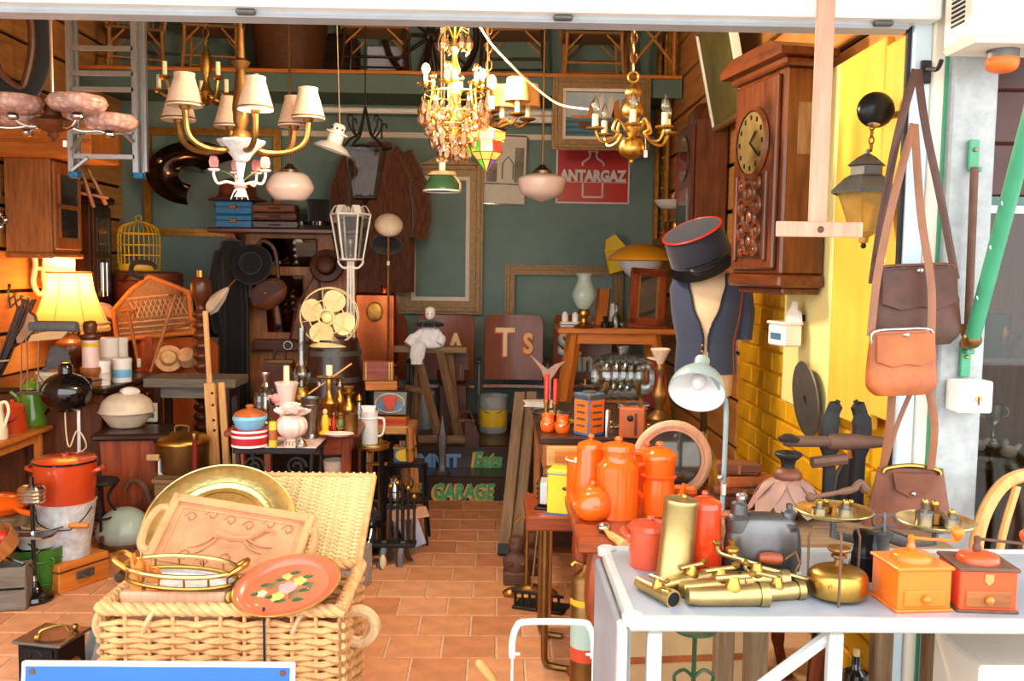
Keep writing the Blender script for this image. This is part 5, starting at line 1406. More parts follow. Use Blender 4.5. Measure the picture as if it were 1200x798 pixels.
M(k).sph((1,.5,42),(6.2,6,4.6),12,7).o('cap','porcelain',t)
for x in (-1.2,3.2):M(k).sph((x,-7,38.4),.8,6,5).o('eye','black_gloss',t)
t,k=TP('school_satchel','dark brown leather bag hanging behind the wooden trestle','bag',532,446,6.05)
M(k).bb(-20,17,-7,7,0,38,5).o('bag_body','leather_dark',t)
M(k).prism([(-20,18),(17,18),(17,38),(-20,38)],-8.5,-7).o('flap','leather_dark',t)
for x in (-10,8):M(k).bb(x-1.5,x+1.5,-9.5,-8.4,8,26,.3).o('strap','leather_brown',t)
t.location.z=.28;
for o_ in t.children:o_.location.z=P(532,450,6.05).z-.28
M(k).bb(-18,16,-4,6,0,(P(532,450,6.05).z-.28)/k,2).o('stiff_base','leather_dark',t)
t,k=TS('doctor_bag','rounded brown leather doctor bag on the platform','bag',545,522,.28)
M(k).prism(crp([(-18,0),(16,0),(17,14),(10,28),(-10,30),(-19,14)],1),-9,9).o('bag_body','leather_dark',t)
M(k).bb(-12,12,-3,3,28,32,1).o('frame','leather_brown',t)
M(k).tube(cr([(-8,0,30),(-4,0,40),(6,0,40),(9,0,30)],4),1.6,6).o('handle','leather_dark',t)
t,k=TS('paint_tin','dented grey metal tin with yellow label on the platform','tin',578,506,.28)
M(k).lathe([(0,0),(15,0),(16,2),(17,42),(18,44),(16,44),(15,3),(0,3)],seg=26).o('body','galvanised',t)
M(k).lathe([(16.3,8),(17.1,28)],seg=26).o('label_band','yellow_paint',t)
for z in (4,34):M(k).torus((0,0,z),16.6,.6,seg=26,ss=5).o('rib','galvanised',t)
M(k).tube(cr([(-17,0,38),(-10,-14,26),(8,-15,26),(17,0,38)],4),.6,5).o('bail','iron',t)
t,k=TS('iron_finial','dark pointed iron finial standing on the lettered step','finial',518,556,.14)
M(k).lathe([(0,0),(9,0),(10,3),(5,6),(4,14),(5,30),(6,44),(3,56),(.5,70),(0,70)],seg=8,sy=.5).o('spear','iron_grey',t)
t,k=TP('cylinder_tin','tall grey cylinder tin under the trestle on the platform','tin',498,505,6.3)
t.location.z=.28
M(k).lathe([(0,0),(10,0),(10,46),(8,50),(0,50)],seg=20).o('body','galvanised',t)
M(k).torus((0,0,45),10.2,.8).o('rim','galvanised',t)
# ------------------------------------------------------------------ central tables
MT=.65
gtable('occasional_table','mahogany table crowded with brass candlesticks and an oil lamp',P(262,505,4.1).x,P(419,505,4.1).x,4.1,4.72,MT,'mahogany','mahogany_x',.03,.04,.085)
IT=.632
x0,x1=P(272,524,3.82).x,P(370,524,3.82).x
t=T('iron_tile_table','small wrought iron table with pale speckled tile top','table',((x0+x1)/2,3.95,0))
hw=(x1-x0)/2
mat('terrazzo',(226,212,204),.4,0,.2,40,c2=(190,150,140))
M().bb(-hw,hw,-.125,.125,IT-.03,IT-.004,.004).o('iron_frame','iron',t)
for i in range(4):
    for j in range(3):
        M().bb(-hw+.01+i*hw/2*.985,-hw+.005+(i+1)*hw/2*.985,-.117+j*.078,-.117+j*.078+.074,IT-.005,IT,.001).o('tile','terrazzo',t)
for sx in (-1,1):
    for sy in (-1,1):
        M().tube(cr([(sx*(hw-.02),sy*.11,IT-.03),(sx*(hw-.03),sy*.11,.3),(sx*(hw+.02),sy*.12,0)],4),.009,6).o('leg','iron',t)
for cx in (-.09,.09):
    pts=[(cx+(.045-i*.0018)*math.cos(i*.5),-.115,IT-.085+(.045-i*.0018)*math.sin(i*.5)) for i in range(20)]
    M().tube(pts,.006,6).o('scroll','iron',t)
# things on the tile table
t,k=TS('striped_tin','round crimson tin with white bands on the tile table','tin',293,522,IT)
M(k).lathe([(0,0),(21,0),(21.3,1),(21.3,19),(20,20),(0,20)],seg=32).o('body','crimson',t)
for z in (.5,11.5,17.5):M(k).lathe([(21.6,z),(21.6,z+2.6)],seg=32).o('white_band','porcelain',t)
tz_=IT+20*k
t2=T('blue_casserole','pale blue dish with brown domed lid on the striped tin','casserole',t.location+Vector((-.0,.0,20*k)))
M(k).lathe(crp([(0,0),(14,0),(18,8),(19,16),(0,16)],2),seg=28).o('dish','sky_blue',t2)
M(k).lathe(crp([(19,15),(17,19),(9,23),(4,24),(5,27),(3,29),(0,29)],2),seg=28).o('lid','leather_tan',t2)
M(k).lathe([(18.3,9),(18.9,12)],seg=28).o('flower_band','pink_rose',t2)
t,k=TS('yellow_bottle','slim yellow printed bottle on the tile table','bottle',320,523,IT)
M(k).lathe([(0,0),(5,0),(5,26),(4.5,28),(4.5,30),(0,30)],seg=16).o('body','yellow_paint',t)
M(k).lathe([(5.2,8),(5.2,20)],seg=16).o('label_band','leather_tan',t)
t,k=TS('gadroon_vase','round pink striped vase full of porcelain flowers','vase',342,522,IT)
M(k).lathe(crp([(0,0),(9,0),(8,5),(6,8),(14,14),(18,22),(16,31),(10,36),(9,36),(0,34)],3),seg=40,flute=(13,.045)).o('body','porcelain_pink',t)
M(k).lathe([(8.6,0),(9.4,2),(7.6,6)],seg=20).o('gilt_foot','brass',t)
for i,(x,y,z,m) in enumerate(((-10,-6,40,'porcelain'),(8,-9,41,'porcelain_pink'),(0,2,45,'porcelain'),(12,2,38,'porcelain'))):
    f=M(k).lathe([(0,-3),(4,-1),(8,2),(9,5),(5,2),(0,0)],(x,y,z),20,flute=(5,.2)).o('flower',m,t)
    M(k).sph((x,y,z+3),2.4,8,6).o('flower_heart','pink_rose' if i%2 else 'yellow_paint',f)
t,k=TS('pewter_beaker','tall tapered pewter beaker on the tile table','beaker',364,513,IT)
M(k).lathe([(0,0),(9,0),(9,3),(7.5,5),(11,46),(11.8,48),(10.8,48),(7,6),(0,6)],seg=26).o('cup','pewter',t)
M(k).torus((0,0,40),10.6,.5,seg=26,ss=5).o('line','pewter',t)
t,k=TS('silver_bell','tiny silver lidded pot on the tile table','pot',353,523,IT)
M(k).lathe(crp([(0,0),(7,0),(7,2),(5,6),(2,9),(2,12),(0,13)],2),seg=18).o('body','silver',t)
# things on the mahogany table
t,k=TS('silver_candlestick','silver candlestick with ribbed glass skirt','candlestick',312,496,MT)
M(k).lathe(crp([(0,0),(9,0),(9,3),(4,8),(3,14),(6,18),(4,24),(3,40),(5,44),(3,48),(5,54),(6,60),(5,61),(0,58)],2),seg=18).o('stem','silver',t)
M(k).lathe(crp([(5,18),(13,20),(12,36),(5,42)],2),seg=24,flute=(12,.05)).o('glass_skirt','glass_thick',t)
t,k=TS('porcelain_column','pink porcelain column vase with applied rose and white candle','vase',336,500,MT)
M(k).lathe(crp([(0,0),(9,0),(8,8),(9,30),(12,46),(14,52),(13,52),(10,46),(0,44)],2),seg=26,flute=(8,.04)).o('body','porcelain_pink',t)
M(k).sph((-11,-5,34),(6,4,6),12,8).o('applied_rose','pink_rose',t)
for dx,dz in ((-18,36),(-9,28)):M(k).sph((dx,-5,dz),(4,2,2.4),10,6).o('leaf','pink_rose',t)
M(k).lathe([(3.6,44),(3.6,72),(0,73)],seg=12).o('candle','candle',t)
t,k=TS('oil_lamp','brass oil lamp with tall clear glass chimney','oil lamp',354,487,MT)
M(k).lathe(crp([(0,0),(13,0),(13,4),(6,8),(5,12),(9,16),(10,24),(7,30),(7,34),(0,36)],2),seg=22).o('font','brass',t)
M(k).lathe(crp([(6,34),(7,38),(10,46),(10,52),(6,60),(5,66),(5,100),(4.7,100),(4.7,66),(9.6,51)],2),seg=22).o('chimney','glass_thick',t)
M(k).lathe([(4,34),(3,42),(0,44)],seg=12).o('burner','silver',t)
t,k=TS('brass_balance','brass table scale with wooden rod across its top','scale',386,497,MT)
M(k).lathe(crp([(0,0),(11,0),(11,3),(5,8),(8,18),(11,26),(6,32),(3,38),(4,48),(3,58),(0,60)],2),seg=20).o('column','brass',t)
M(k).lathe([(4,58),(4,70),(0,70)],seg=12).o('candle','candle',t)
M(k).bar((-24,-3,36),(26,2,72),1.1,6).o('wooden_rod','pine_x',t)
M(k).lathe([(0,0),(14,0),(15,1.5),(0,1)],(0,0,55),20).o('drip_dish','brass_dark',t)
for x in (-12,12):M(k).lathe([(0,-12),(3,-10),(2,-3),(.4,0),(0,0)],(x,0,55),8).o('crystal_drop','crystal',t)
for lab,px,py,h,r in (('tall two-light brass candlestick behind the pewter beaker',398,494,52,7),('fat turned brass candlestick beside the white jug',409,502,50,8)):
    t,k=TS('brass_candlestick',lab,'candlestick',px,py,MT)
    M(k).lathe(crp([(0,0),(r+2,0),(r+2,3),(3,8),(4,h*.3),(r,h*.42),(r*.8,h*.56),(3,h*.66),(3,h*.8),(r*.9,h*.86),(3.4,h*.9),(r*.8,h),(0,h)],2),seg=18).o('body','brass',t)
t,k=TS('brass_mug','plain brass tankard with handle at the table edge','tankard',411,508,MT)
M(k).lathe([(0,0),(9,0),(8.4,2),(8.8,22),(9.4,23),(8,23),(7.6,2),(0,2)],seg=22).o('body','brass_dark',t)
M(k).torus((-11,0,12),6,1.2,'y').o('handle','brass_dark',t)
t,k=TS('bronze_figure','small ochre figurine on the mahogany table','figurine',381,509,MT)
M(k).lathe(crp([(0,0),(7,0),(7,3),(4,5),(5,12),(4,20),(2,24),(0,25)],2),seg=14).o('robe','yellow_paint',t)
M(k).sph((0,0,27),(3,3,3.6),10,8).o('head','skin_cloth',t)
t,k=TS('pink_dish','flat pink lustre dish on the mahogany table edge','dish',397,511,MT)
M(k).lathe([(0,0),(12,0),(18,3),(17,4),(11,1.5),(0,1.5)],seg=28,sy=.6).o('body','porcelain_pink',t)
for lab,px,m in (('tiny red glass bottle on the mahogany table',391,'red_paint'),('tiny green glass bottle on the mahogany table',399,'leaf_green')):
    t,k=TS('scent_bottle',lab,'bottle',px,505,MT)
    M(k).lathe([(0,0),(3.4,0),(3.6,12),(1.5,15),(1.5,18),(0,18)],seg=12).o('body',m,t);M(k).sph((0,0,20),2,8,6).o('stopper','silver',t)
# brass-topped iron stand with white enamel jug
JZ=P(432,523,4.3).z
t=T('gallery_stand','black iron stand with brass gallery tray beside the mahogany table','stand',(P(436,523,4.3).x,4.32,0));k=4.3/FPX
M(k).lathe([(0,JZ/k-3),(19,JZ/k-3),(20,JZ/k),(0,JZ/k)],seg=24).o('tray','brass',t)
M(k).torus((0,0,JZ/k+2),20,1,seg=24,ss=5).o('gallery','brass',t)
for i in range(4):
    a=i*PI/2+.78;M(k).bar((15*math.cos(a),15*math.sin(a),JZ/k-3),(19*math.cos(a),19*math.sin(a),0),1.6,6).o('leg','black_metal',t)
M(k).lathe([(0,40),(15,40),(15,42),(0,42)],seg=20).o('lower_shelf','black_metal',t)
t,k=TS('embossed_jug','white embossed enamel measuring jug on the brass gallery stand','jug',433,519,JZ)
M(k).lathe([(0,0),(10,0),(10,34),(11,38),(9.6,38),(9,2),(0,2)],seg=24).o('body','enamel_white',t)
M(k).torus((0,0,30),10.2,.9).o('moulded_band','enamel_white',t)
M(k).tube(cr([(10,0,30),(17,0,28),(16,0,12),(10,0,8)],4),1.4,7).o('handle','enamel_white',t)
M(k).prism([(-6,36),(6,36),(9,46),(-9,46)],-9,-7.6).o('pouring_lip','enamel_white',t)
t,k=TS('glass_cruet','grey glass cruet with silver stopper behind the white jug','cruet',421,514,JZ)
M(k).lathe([(0,0),(7,0),(7.4,30),(4,36),(3,44),(0,44)],seg=18).o('body','pewter',t);M(k).lathe(crp([(0,44),(4,46),(2,52),(0,54)],2),seg=12).o('stopper','brass',t)
# wooden stool with cocoa tin and boxes
STZ=P(455,497,4.85).z
t=T('beech_stool','pale beech stool under the grey emblem tin','stool',(P(456,497,4.85).x,4.9,0))
M().bb(-.14,.14,-.12,.12,STZ-.045,STZ,.008).o('seat','pine_x',t)
for sx in (-1,1):
    for sy in (-1,1):M().tube([(sx*.11,sy*.09,STZ-.04),(sx*.13,sy*.11,.2),(sx*.145,sy*.125,0)],[.017,.02,.014],8).o('leg','pine',t)
for sx in (-1,1):M().bar((sx*.13,-.11,.2),(sx*.13,.11,.2),.01,6).o('stretcher','pine',t)
t=T('emblem_tin','grey tin chest with red and blue painted emblem and red edge','tin',(P(458,493,4.85).x,4.87,STZ),-4);k=4.85/FPX
M(k).bb(-20,20,-12,12,0,10,.8).o('tray','orange_wood_x',t)
M(k).at((0,0,0)).bb(-18,20,-12.6,-12,2,7).o('red_strip','text_red',t)
M(k).at((0,-2,10),(-12,0,0)).bb(-20,20,-10,10,0,28,1).o('box','iron_grey',t)
M(k).at((0,-2,10),(-12,0,0)).prism([(-8,22),(8,22),(7,12),(0,5),(-7,12)],-11.5,-10).o('red_shield','text_red',t)
for s_ in (-1,1):M(k).at((0,-2,10),(-12,0,0)).prism([(s_*6,6),(s_*16,8),(s_*16,14),(s_*8,13)],-11,-10).o('blue_wing','tin_blue',t)
M(k).at((0,-2,10),(-12,0,0)).torus((0,-10.2,14),11,.7,'y',30,5,sx=1.55).o('cream_border','text_cream',t)
t=T('cigar_box','orange wooden box lying on the emblem tin','box',(P(445,450,4.95).x,5.02,STZ+36*k),8)
M(k).bb(-19,19,-9,9,0,9,.6).o('box','orange_wood_x',t)
M(k).bb(-19.4,19.4,-9.4,9.4,9,10.4,.4).o('lid','pine_x',t)
t=T('stationery_box','upright brown wooden box with brass stringing behind the emblem tin','box',(P(442,445,5.0).x,5.05,STZ+46.5*k),8)
M(k).bb(-19,19,-7,7,0,24,.8).o('box','mahogany_x',t)
for x in (-15,13,16):M(k).bb(x-.6,x+.6,-7.5,-7,1,23).o('brass_line','brass',t)
# tin of paintbrush box with ochre oval
t,k=TS('oval_label_tin','little blue tin with ochre oval label and silver tops','tin',476,542,.0)
t.location=P(474,540,4.6);k=4.6/FPX;hzz=t.location.z
M(k).bb(-12,12,-8,8,0,16,.6).o('box','tin_blue',t)
M(k).lathe([(0,0),(7,0),(7,.8),(0,1)],(0,-8.8,8),20,'y',sx=1,sy=1.4).o('oval_label','yellow_paint',t)
M(k).bb(-13,13,-9,9,15,18,.6).o('rim','brass',t)
for x in (-4,0,4):M(k).lathe([(0,17),(2,17),(2,24),(0,24)],(x,-2,0),8).o('silver_tube','silver',t)
tt=T('iron_plant_stand','black iron stand under the little oval-label tin','stand',(t.location.x,4.6,0))
M().bb(-.08,.1,-.07,.07,hzz-.02,hzz,.004).o('shelf','black_metal',tt);M().bb(-.1,.12,-.09,.09,hzz-.2,hzz-.185,.004).o('shelf','black_metal',tt)
for sx in (-.075,.095):
    for sy in (-.06,.06):M().bar((sx,sy,hzz-.02),(sx*1.3,sy*1.3,0),.007,6).o('leg','black_metal',tt)
for z in (.1,.22,.34):M().torus((.01,-.065,hzz-z),.04,.004,'y',20,5).o('scroll','black_metal',tt)
t,k=TP('pepper_mill','turned brown wooden handle tool leaning on the iron stand','tool',472,508,4.55)
M(k).lathe(crp([(0,-18),(4,-16),(5,0),(4,14),(5,24),(0,26)],2),seg=14).o('wooden_handle','oak',t);M(k).lathe([(5.2,-4),(5.2,0)],seg=14).o('ferrule','brass',t)
t.location=Vector((t.location.x,t.location.y,hzz+18*k));t.location.x=P(482,505,4.6).x
# fire irons companion
t,k=TS('fire_companion','wrought iron fire tool set with brass finials','fire tools',462,660,0)
M(k).bb(-26,26,-10,10,22,26,1).o('plate','iron',t)
for s_ in (-1,1):
    M(k).tube(cr([(s_*12-4,-14,0),(s_*10-2,-8,18),(s_*12,0,26),(s_*10+3,6,14),(s_*12+6,12,0)],4),4.2,7,flat=.5).o('arched_foot','iron_grey',t)
M(k).bar((10,0,24),(10,0,96),2.2,7).o('central_post','iron',t)
M(k).bb(-10,26,-2,2,66,70,.8).o('cross_bar','iron',t)
for x,h in ((-4,92),(4,96),(17,90),(24,80)):
    p_=M(k).bar((x,-5,26),(x,-5,h),1.7,6).o('tool_shaft','iron',t)
    M(k).sph((x,-5,h+3),3.4,10,7).o('brass_knob','brass',p_)
t,k=TS('brass_fire_tongs','tall pair of brass-headed fire dogs beside the bicycle wheel','fire dogs',436,646,0)
for x,h in ((-3,118),(9,126)):
    p_=M(k).bar((x,0,4),(x,0,h),2.2,8).o('shaft','brass_pale',t)
    M(k).lathe(crp([(0,0),(3,2),(5,6),(3,10),(4,13),(0,18)],2),(x,0,h),12).o('finial','brass',p_)
M(k).bb(-10,18,-3,3,104,108,1).o('bracket','brass',t);M(k).bb(-14,20,-10,10,0,5,1.5).o('foot','iron',t)
M(k).tube(cr([(-10,-4,4),(-16,-14,12),(-8,-16,20),(4,-12,14),(10,-14,4)],4),2,6).o('scroll_foot','iron',t)
# small bicycle wheel and steel kettle behind
t,k=TS('pram_wheel','spoked pram wheel with grey tyre leaning by the hamper lid','wheel',420,662,0,rot=(0,0,68))
M(k).torus((0,0,41),36,4.4,'y',40,8).o('tyre','rubber',t)
M(k).torus((0,0,41),31.5,1.6,'y',40,6).o('rim','chrome',t)
for i in range(16):M(k).bar((0,0,41),(31*math.cos(i*PI/8),0,41+31*math.sin(i*PI/8)),.5,4).o('spoke','silver',t)
M(k).lathe([(0,-6),(5,-6),(5,6),(0,6)],(0,0,41),12,'y').o('hub','chrome',t)
t,k=TS('pram_wheel','second spoked wheel lying flat on its hub behind the first','wheel',420,600,.2,rot=(14,0,20))
t.location=P(420,598,4.4)
M(k).torus((0,0,0),26,3.2,'z',36,8).o('tyre','rubber',t);M(k).torus((0,0,0),22,1.4,'z',36,6).o('rim','chrome',t)
for i in range(12):M(k).bar((0,0,0),(22*math.cos(i*PI/6),22*math.sin(i*PI/6),0),.5,4).o('spoke','silver',t)
M(k).lathe([(0,-t.location.z/k),(8,-t.location.z/k),(5,-4),(4,5),(0,5)],seg=14).o('hub_stand','iron',t)
t,k=TS('metal_flask','silvery cylindrical flask standing among the fire irons','flask',463,632,0)
M(k).lathe([(0,0),(13,0),(13,62),(8,70),(8,76),(0,77)],seg=22).o('body','silver',t);M(k).torus((0,0,60),13.2,.8).o('band','silver',t)
t,k=TS('broom_handle','short brown turned wooden handle standing among the fire irons','tool',475,630,0)
M(k).lathe(crp([(0,0),(4,0),(3,40),(5,60),(6,80),(4,92),(0,94)],2),seg=12).o('wooden_handle','oak',t);M(k).lathe([(4.4,56),(4.8,62)],seg=12).o('ferrule','iron',t)
t,k=TS('white_book','pale blue-white hardback leaning beside the fire irons','book',488,641,0,rot=(-14,-16,24))
M(k).bb(-13,12,-3,3,0,46,.5).o('cover','paper_blue',t);M(k).bb(-12,12.6,-2.2,2.2,1,45,.2).o('pages','paper',t)
t,k=TS('flat_board','thin pale board lying across the fire irons','board',482,600,.22,rot=(8,-6,12))
M(k).bb(-20,24,-14,14,-2,1,.6).o('panel','pale_wood',t)
t.location=P(478,602,4.35);M(k).bb(-4,4,-4,4,-t.location.z/k,-2,.6).o('support_block','old_wood',t)
t,k=TS('window_crank','bent brass crank handle with cream knob on the tiles','crank handle',440,668,0)
M(k).tube(cr([(-8,0,3),(-7,0,12),(0,0,16),(6,0,14)],4),1.5,6).o('bent_rod','brass_pale',t);M(k).sph((9,0,10),(4,4,9),12,9).o('knob','candle',t);M(k).bb(-12,-4,-4,4,0,4,1).o('foot_plate','iron',t)
# metal box with picture and brown vice beside the hamper
t,k=TS('zinc_crate','grey zinc crate holding picture cards beside the hamper','crate',415,690,0,rz=74)
M(k).bb(-30,26,-12,-10,0,50,.8).o('side_panel','galvanised',t);M(k).bb(-30,26,10,12,0,50,.8).o('side_panel','galvanised',t)
for x in (-30,24):M(k).bb(x,x+2,-10,10,0,50,.8).o('end_panel','galvanised',t)
M(k).bb(-28,24,-10,10,0,2).o('bottom','galvanised',t)
tt=T('picture_card','colourful picture card standing in the zinc crate','card',t.location+Vector((-.01,-.02,6*k)),rot=(-12,0,20))
M(k).bb(-14,14,-1,1,0,66,.3).o('sheet','paper',tt);M(k).bb(-11,11,-1.6,-1,40,62).o('print','tin_blue',tt);M(k).bb(-5,6,-2,-1.6,44,58).o('print','yellow_paint',tt)
t,k=TS('shoe_last','brown iron cobbler last on a post beside the hamper','shoe last',412,735,0,rz=-15)
M(k).tube(cr([(0,0,0),(0,0,20),(-3,0,40),(-8,0,54)],4),[8]*4+[6]*9,9).o('post','rust',t)
M(k).tube(cr([(-26,-4,50),(-10,0,56),(6,0,50),(8,0,20),(4,-4,2)],5),[6]*8+[5]*13,9).o('curved_arm','rust',t);M(k).bb(-9,9,-10,10,0,6,1.5).o('foot','rust',t)
t,k=TS('walking_stick','slim ochre wooden stick standing by the zinc crate','stick',415,700,0)
M(k).bar((0,0,0),(2,4,104),2.6,8).o('shaft','oak',t);M(k).sph((2,4,105),3.4,10,7).o('knob','oak',t)
for lab,px,py,h in (('slim brass rod with pale tip standing behind the round tray',228,640,128),('second thin white-tipped stick behind the hamper lid',264,600,96),('third thin white-tipped stick beside the second one',272,598,92)):
    t,k=TS('curtain_rod',lab,'rod',px,py,0)
    M(k).bar((0,0,0),(2,0,h),3,8).o('shaft','maroon_cloth' if px<240 else 'candle',t);M(k).lathe(crp([(3,0),(4,2),(4,8),(0,10)],2),(2,0,h),10).o('tip','brass' if px<240 else 'white_paint',t)
t,k=TS('stoneware_pot','small beige stoneware pot below the iron table','pot',390,562,.0)
t.location=P(392,558,4.2);k=4.2/FPX
M(k).lathe([(0,0),(11,0),(13,18),(14,20),(12,20),(10,2),(0,2)],seg=22).o('body','stoneware',t)
tt=T('low_box','plain low wooden box under the stoneware pot','box',(t.location.x,4.2,0));M().bb(-.09,.09,-.08,.08,0,t.location.z,.006).o('box','dark_wood_x',tt)
# ------------------------------------------------------------------ the hamper
HXa,HXb,HYa,HYb,HH=P(118,705,2.55).x,P(398,705,2.55).x,2.55,2.95,.418
t=T('wicker_hamper','open wicker hamper with rope handles full of trays','hamper',((HXa+HXb)/2,(HYa+HYb)/2,0))
w_,d_=(HXb-HXa)/2,(HYb-HYa)/2
M().bb(-w_+.015,w_-.015,-d_+.015,d_-.015,.005,.02).o('bottom','wicker',t)
NS=10;rh=.0165
def strand(L,ns,ph):
    m=M();pts=[];n=ns*6
    for i in range(n+1):
        x=-L+2*L*i/n;pts.append((x,.0085*math.cos(PI*i/6+ph),.0016*math.sin(i*1.1+ph)))
    return m.tube(pts,[.0094+.0012*math.sin(i*.7+ph) for i in range(n+1)],7,flat=.9)
sf=[strand(w_,NS,p).o('wicker_strand','wicker',t,(0,-d_,.03)) for p in (0,PI)]
ss=[strand(d_,8,p).o('wicker_strand','wicker',t,(w_,0,.03),(0,0,90)) for p in (0,PI)]
nr=int((HH-.05)/rh)
for i in range(nr):
    z=.03+i*rh;j=i%2;e=.003*math.sin(i*2.3)
    for a,b in ((sf[j],[(0,-d_,z),(0,d_,z)]),(ss[j],[(w_,0,z+e),(-w_,0,z+e)])):
        for q,loc in enumerate(b):
            if i<2 and q==0:a.location=loc
            else:link(a,t,loc,(0,0,0) if a in sf else (0,0,90))
stk=None
for i in range(NS+1):
    for y in (-d_,d_):
        loc=(-w_+2*w_*i/NS,y,0)
        if stk is None:stk=M().bar((0,0,.01),(0,0,HH-.01),.006,7).o('stake','wicker',t,loc)
        else:link(stk,t,loc)
for i in range(9):
    for x in (-w_,w_):link(stk,t,(x,-d_+2*d_*i/8,0))
for s_ in (-1,1):
    m=M()
    for q in (0,1,2):
        pts=[(-w_-.01+(2*w_+.02)*i/60,s_*d_+.012*math.cos(i*.8+q*2.1),HH+.010*math.sin(i*.8+q*2.1)) for i in range(61)]
        m.tube(pts,.011,7)
    m.o('braided_rim','wicker',t)
    m=M()
    for q in (0,1,2):
        pts=[(s_*w_+.012*math.cos(i*.8+q*2.1),-d_+2*d_*i/40,HH+.010*math.sin(i*.8+q*2.1)) for i in range(41)]
        m.tube(pts,.011,7)
    m.o('braided_rim','wicker',t)
    M().torus((s_*(w_+.03),-.04,HH-.11),.05,.018,'y',24,8).o('rope_handle','rope',t)
for x in (-.2,.22):M().tube(cr([(x+.015,-d_-.012,HH),(x,-d_-.03,HH-.03),(x-.012,-d_-.024,HH-.06)],3),.007,6).o('fastening_loop','rope',t)
M().tube(cr([(.13,-d_-.03,HH+.02),(.132,-d_-.034,.3),(.13,-d_-.03,.12)],3),.004,6).o('black_cord','black_cloth',t)
# lid
hl=P(318,548,3.27)
LW=w_-.01;LL=.42
import math as _m
la=math.atan2(.20,.36)
lid=M().bb(-LW,LW,0,LL,-.012,-.006).o('lid','wicker_daylit',t,(0,d_+.03,HH-.0),(math.degrees(la),0,0))
nl=44
l0=[strand(LW,26,p) for p in (0,PI)]
for m in l0:m.v=[Vector((v.x,v.y*1,v.z*.75)) for v in m.v]
lo=[]
for j,m in enumerate(l0):
    m.v=[Vector((v.x,v.z*.5,v.y*.55)) for v in m.v]
    lo.append(m.o('lid_strand','wicker_daylit',lid,(0,.01+j*.0092,0)))
for i in range(2,nl):link(lo[i%2],lid,(0,.01+i*.0092,.0))
ls=None
for i in range(27):
    x=-LW+2*LW*i/26
    if ls is None:ls=M().bar((0,0,0),(0,LL+.02,0),.0045,6).o('lid_stake','wicker_daylit',lid,(x,0,0))
    else:link(ls,lid,(x,0,0))
for x in (-LW,LW):M().bar((x,0,0),(x,LL,0),.012,8).o('lid_edge','wicker',lid)
M().bar((-LW,LL,0),(LW,LL,0),.012,8).o('lid_edge','wicker',lid)
# big brass tray leaning on the lid
t=T('brass_charger','large round engraved brass tray leaning in the hamper','tray',P(258,622,3.02),rot=(44,4,4));k=3.02/FPX
M(k).lathe([(0,0),(60,0),(64,3),(88,5),(90,6.5),(88,7),(62,5),(58,1.6),(0,1.6)],seg=64).o('dish','brass_tray',t)
M(k).torus((0,0,6.4),89,1.2,seg=64,ss=6).o('rolled_edge','brass_tray',t)
for r_ in (64,52,30):M(k).torus((0,0,2.4 if r_<60 else 5),r_,.7,seg=56,ss=5).o('engraved_ring','brass',t)
for i in range(8):
    a=i*PI/4;M(k).sph((18*math.cos(a),18*math.sin(a),1.6),(8,8,1.2),12,5).o('engraved_petal','brass_tray',t)
# carved wooden tray
t=T('carved_wood_tray','carved wooden tray with running animal scene and shaped handles','tray',P(270,637,2.86),rot=(38,8,-3));k=2.6/FPX
mat('carved',(200,140,100),.55,0,.25,12,.35,bscale=40);mat('carved_rim',(208,152,104),.5,0,.2,12,.1)
M(k).bb(-88,88,-50,50,0,3,.8).o('carved_panel','carved',t)
for s_ in (-1,1):
    M(k).bb(-92,92,s_*54-6,s_*54+6,0,9,2).o('rim_rail','carved_rim',t)
    M(k).bb(s_*92-6,s_*92+6,-60,60,0,9,2).o('rim_rail','carved_rim',t)
    M(k).tube(cr([(s_*96,-34,6),(s_*106,-28,10),(s_*110,0,13),(s_*106,28,10),(s_*96,34,6)],4),5.5,8).o('handle','carved_rim',t)
    M(k).bb(-80,80,s_*42-1.2,s_*42+1.2,3,4.6,.4).o('carved_border','carved_rim',t)
    M(k).bb(s_*79-1.2,s_*79+1.2,-43,43,3,4.6,.4).o('carved_border','carved_rim',t)
M(k).tube(cr([(-30,-2,3),(-16,6,4),(6,4,4),(26,10,4),(38,22,4)],4),[4]*3+[11]*5+[9]*5+[6]*4,10,flat=.35).o('carved_body','carved',t)
M(k).tube([(36,22,4),(46,26,4),(54,22,3)],[5,5,2],8,flat=.4).o('carved_head','carved',t)
for x0,y0,x1,y1 in ((-24,0,-50,-18),(-18,0,-40,-26),(18,4,44,-10),(24,6,56,2)):M(k).tube(cr([(x0,y0,4),((x0+x1)/2,(y0+y1)/2-4,4),(x1,y1,3)],3),[4,4,3,3,2.4,2,1.6],7,flat=.5).o('carved_limb','carved',t)
for i in range(12):
    x,y=-72+i*13,(-34 if i%2 else 28)+(i%3)*4
    M(k).tube(cr([(x,y,3),(x+8,y+8,3.4),(x+15,y+2,3.4),(x+10,y-5,3.4),(x+6,y,3.2)],4),1,5).o('carved_vine','carved_line',t)
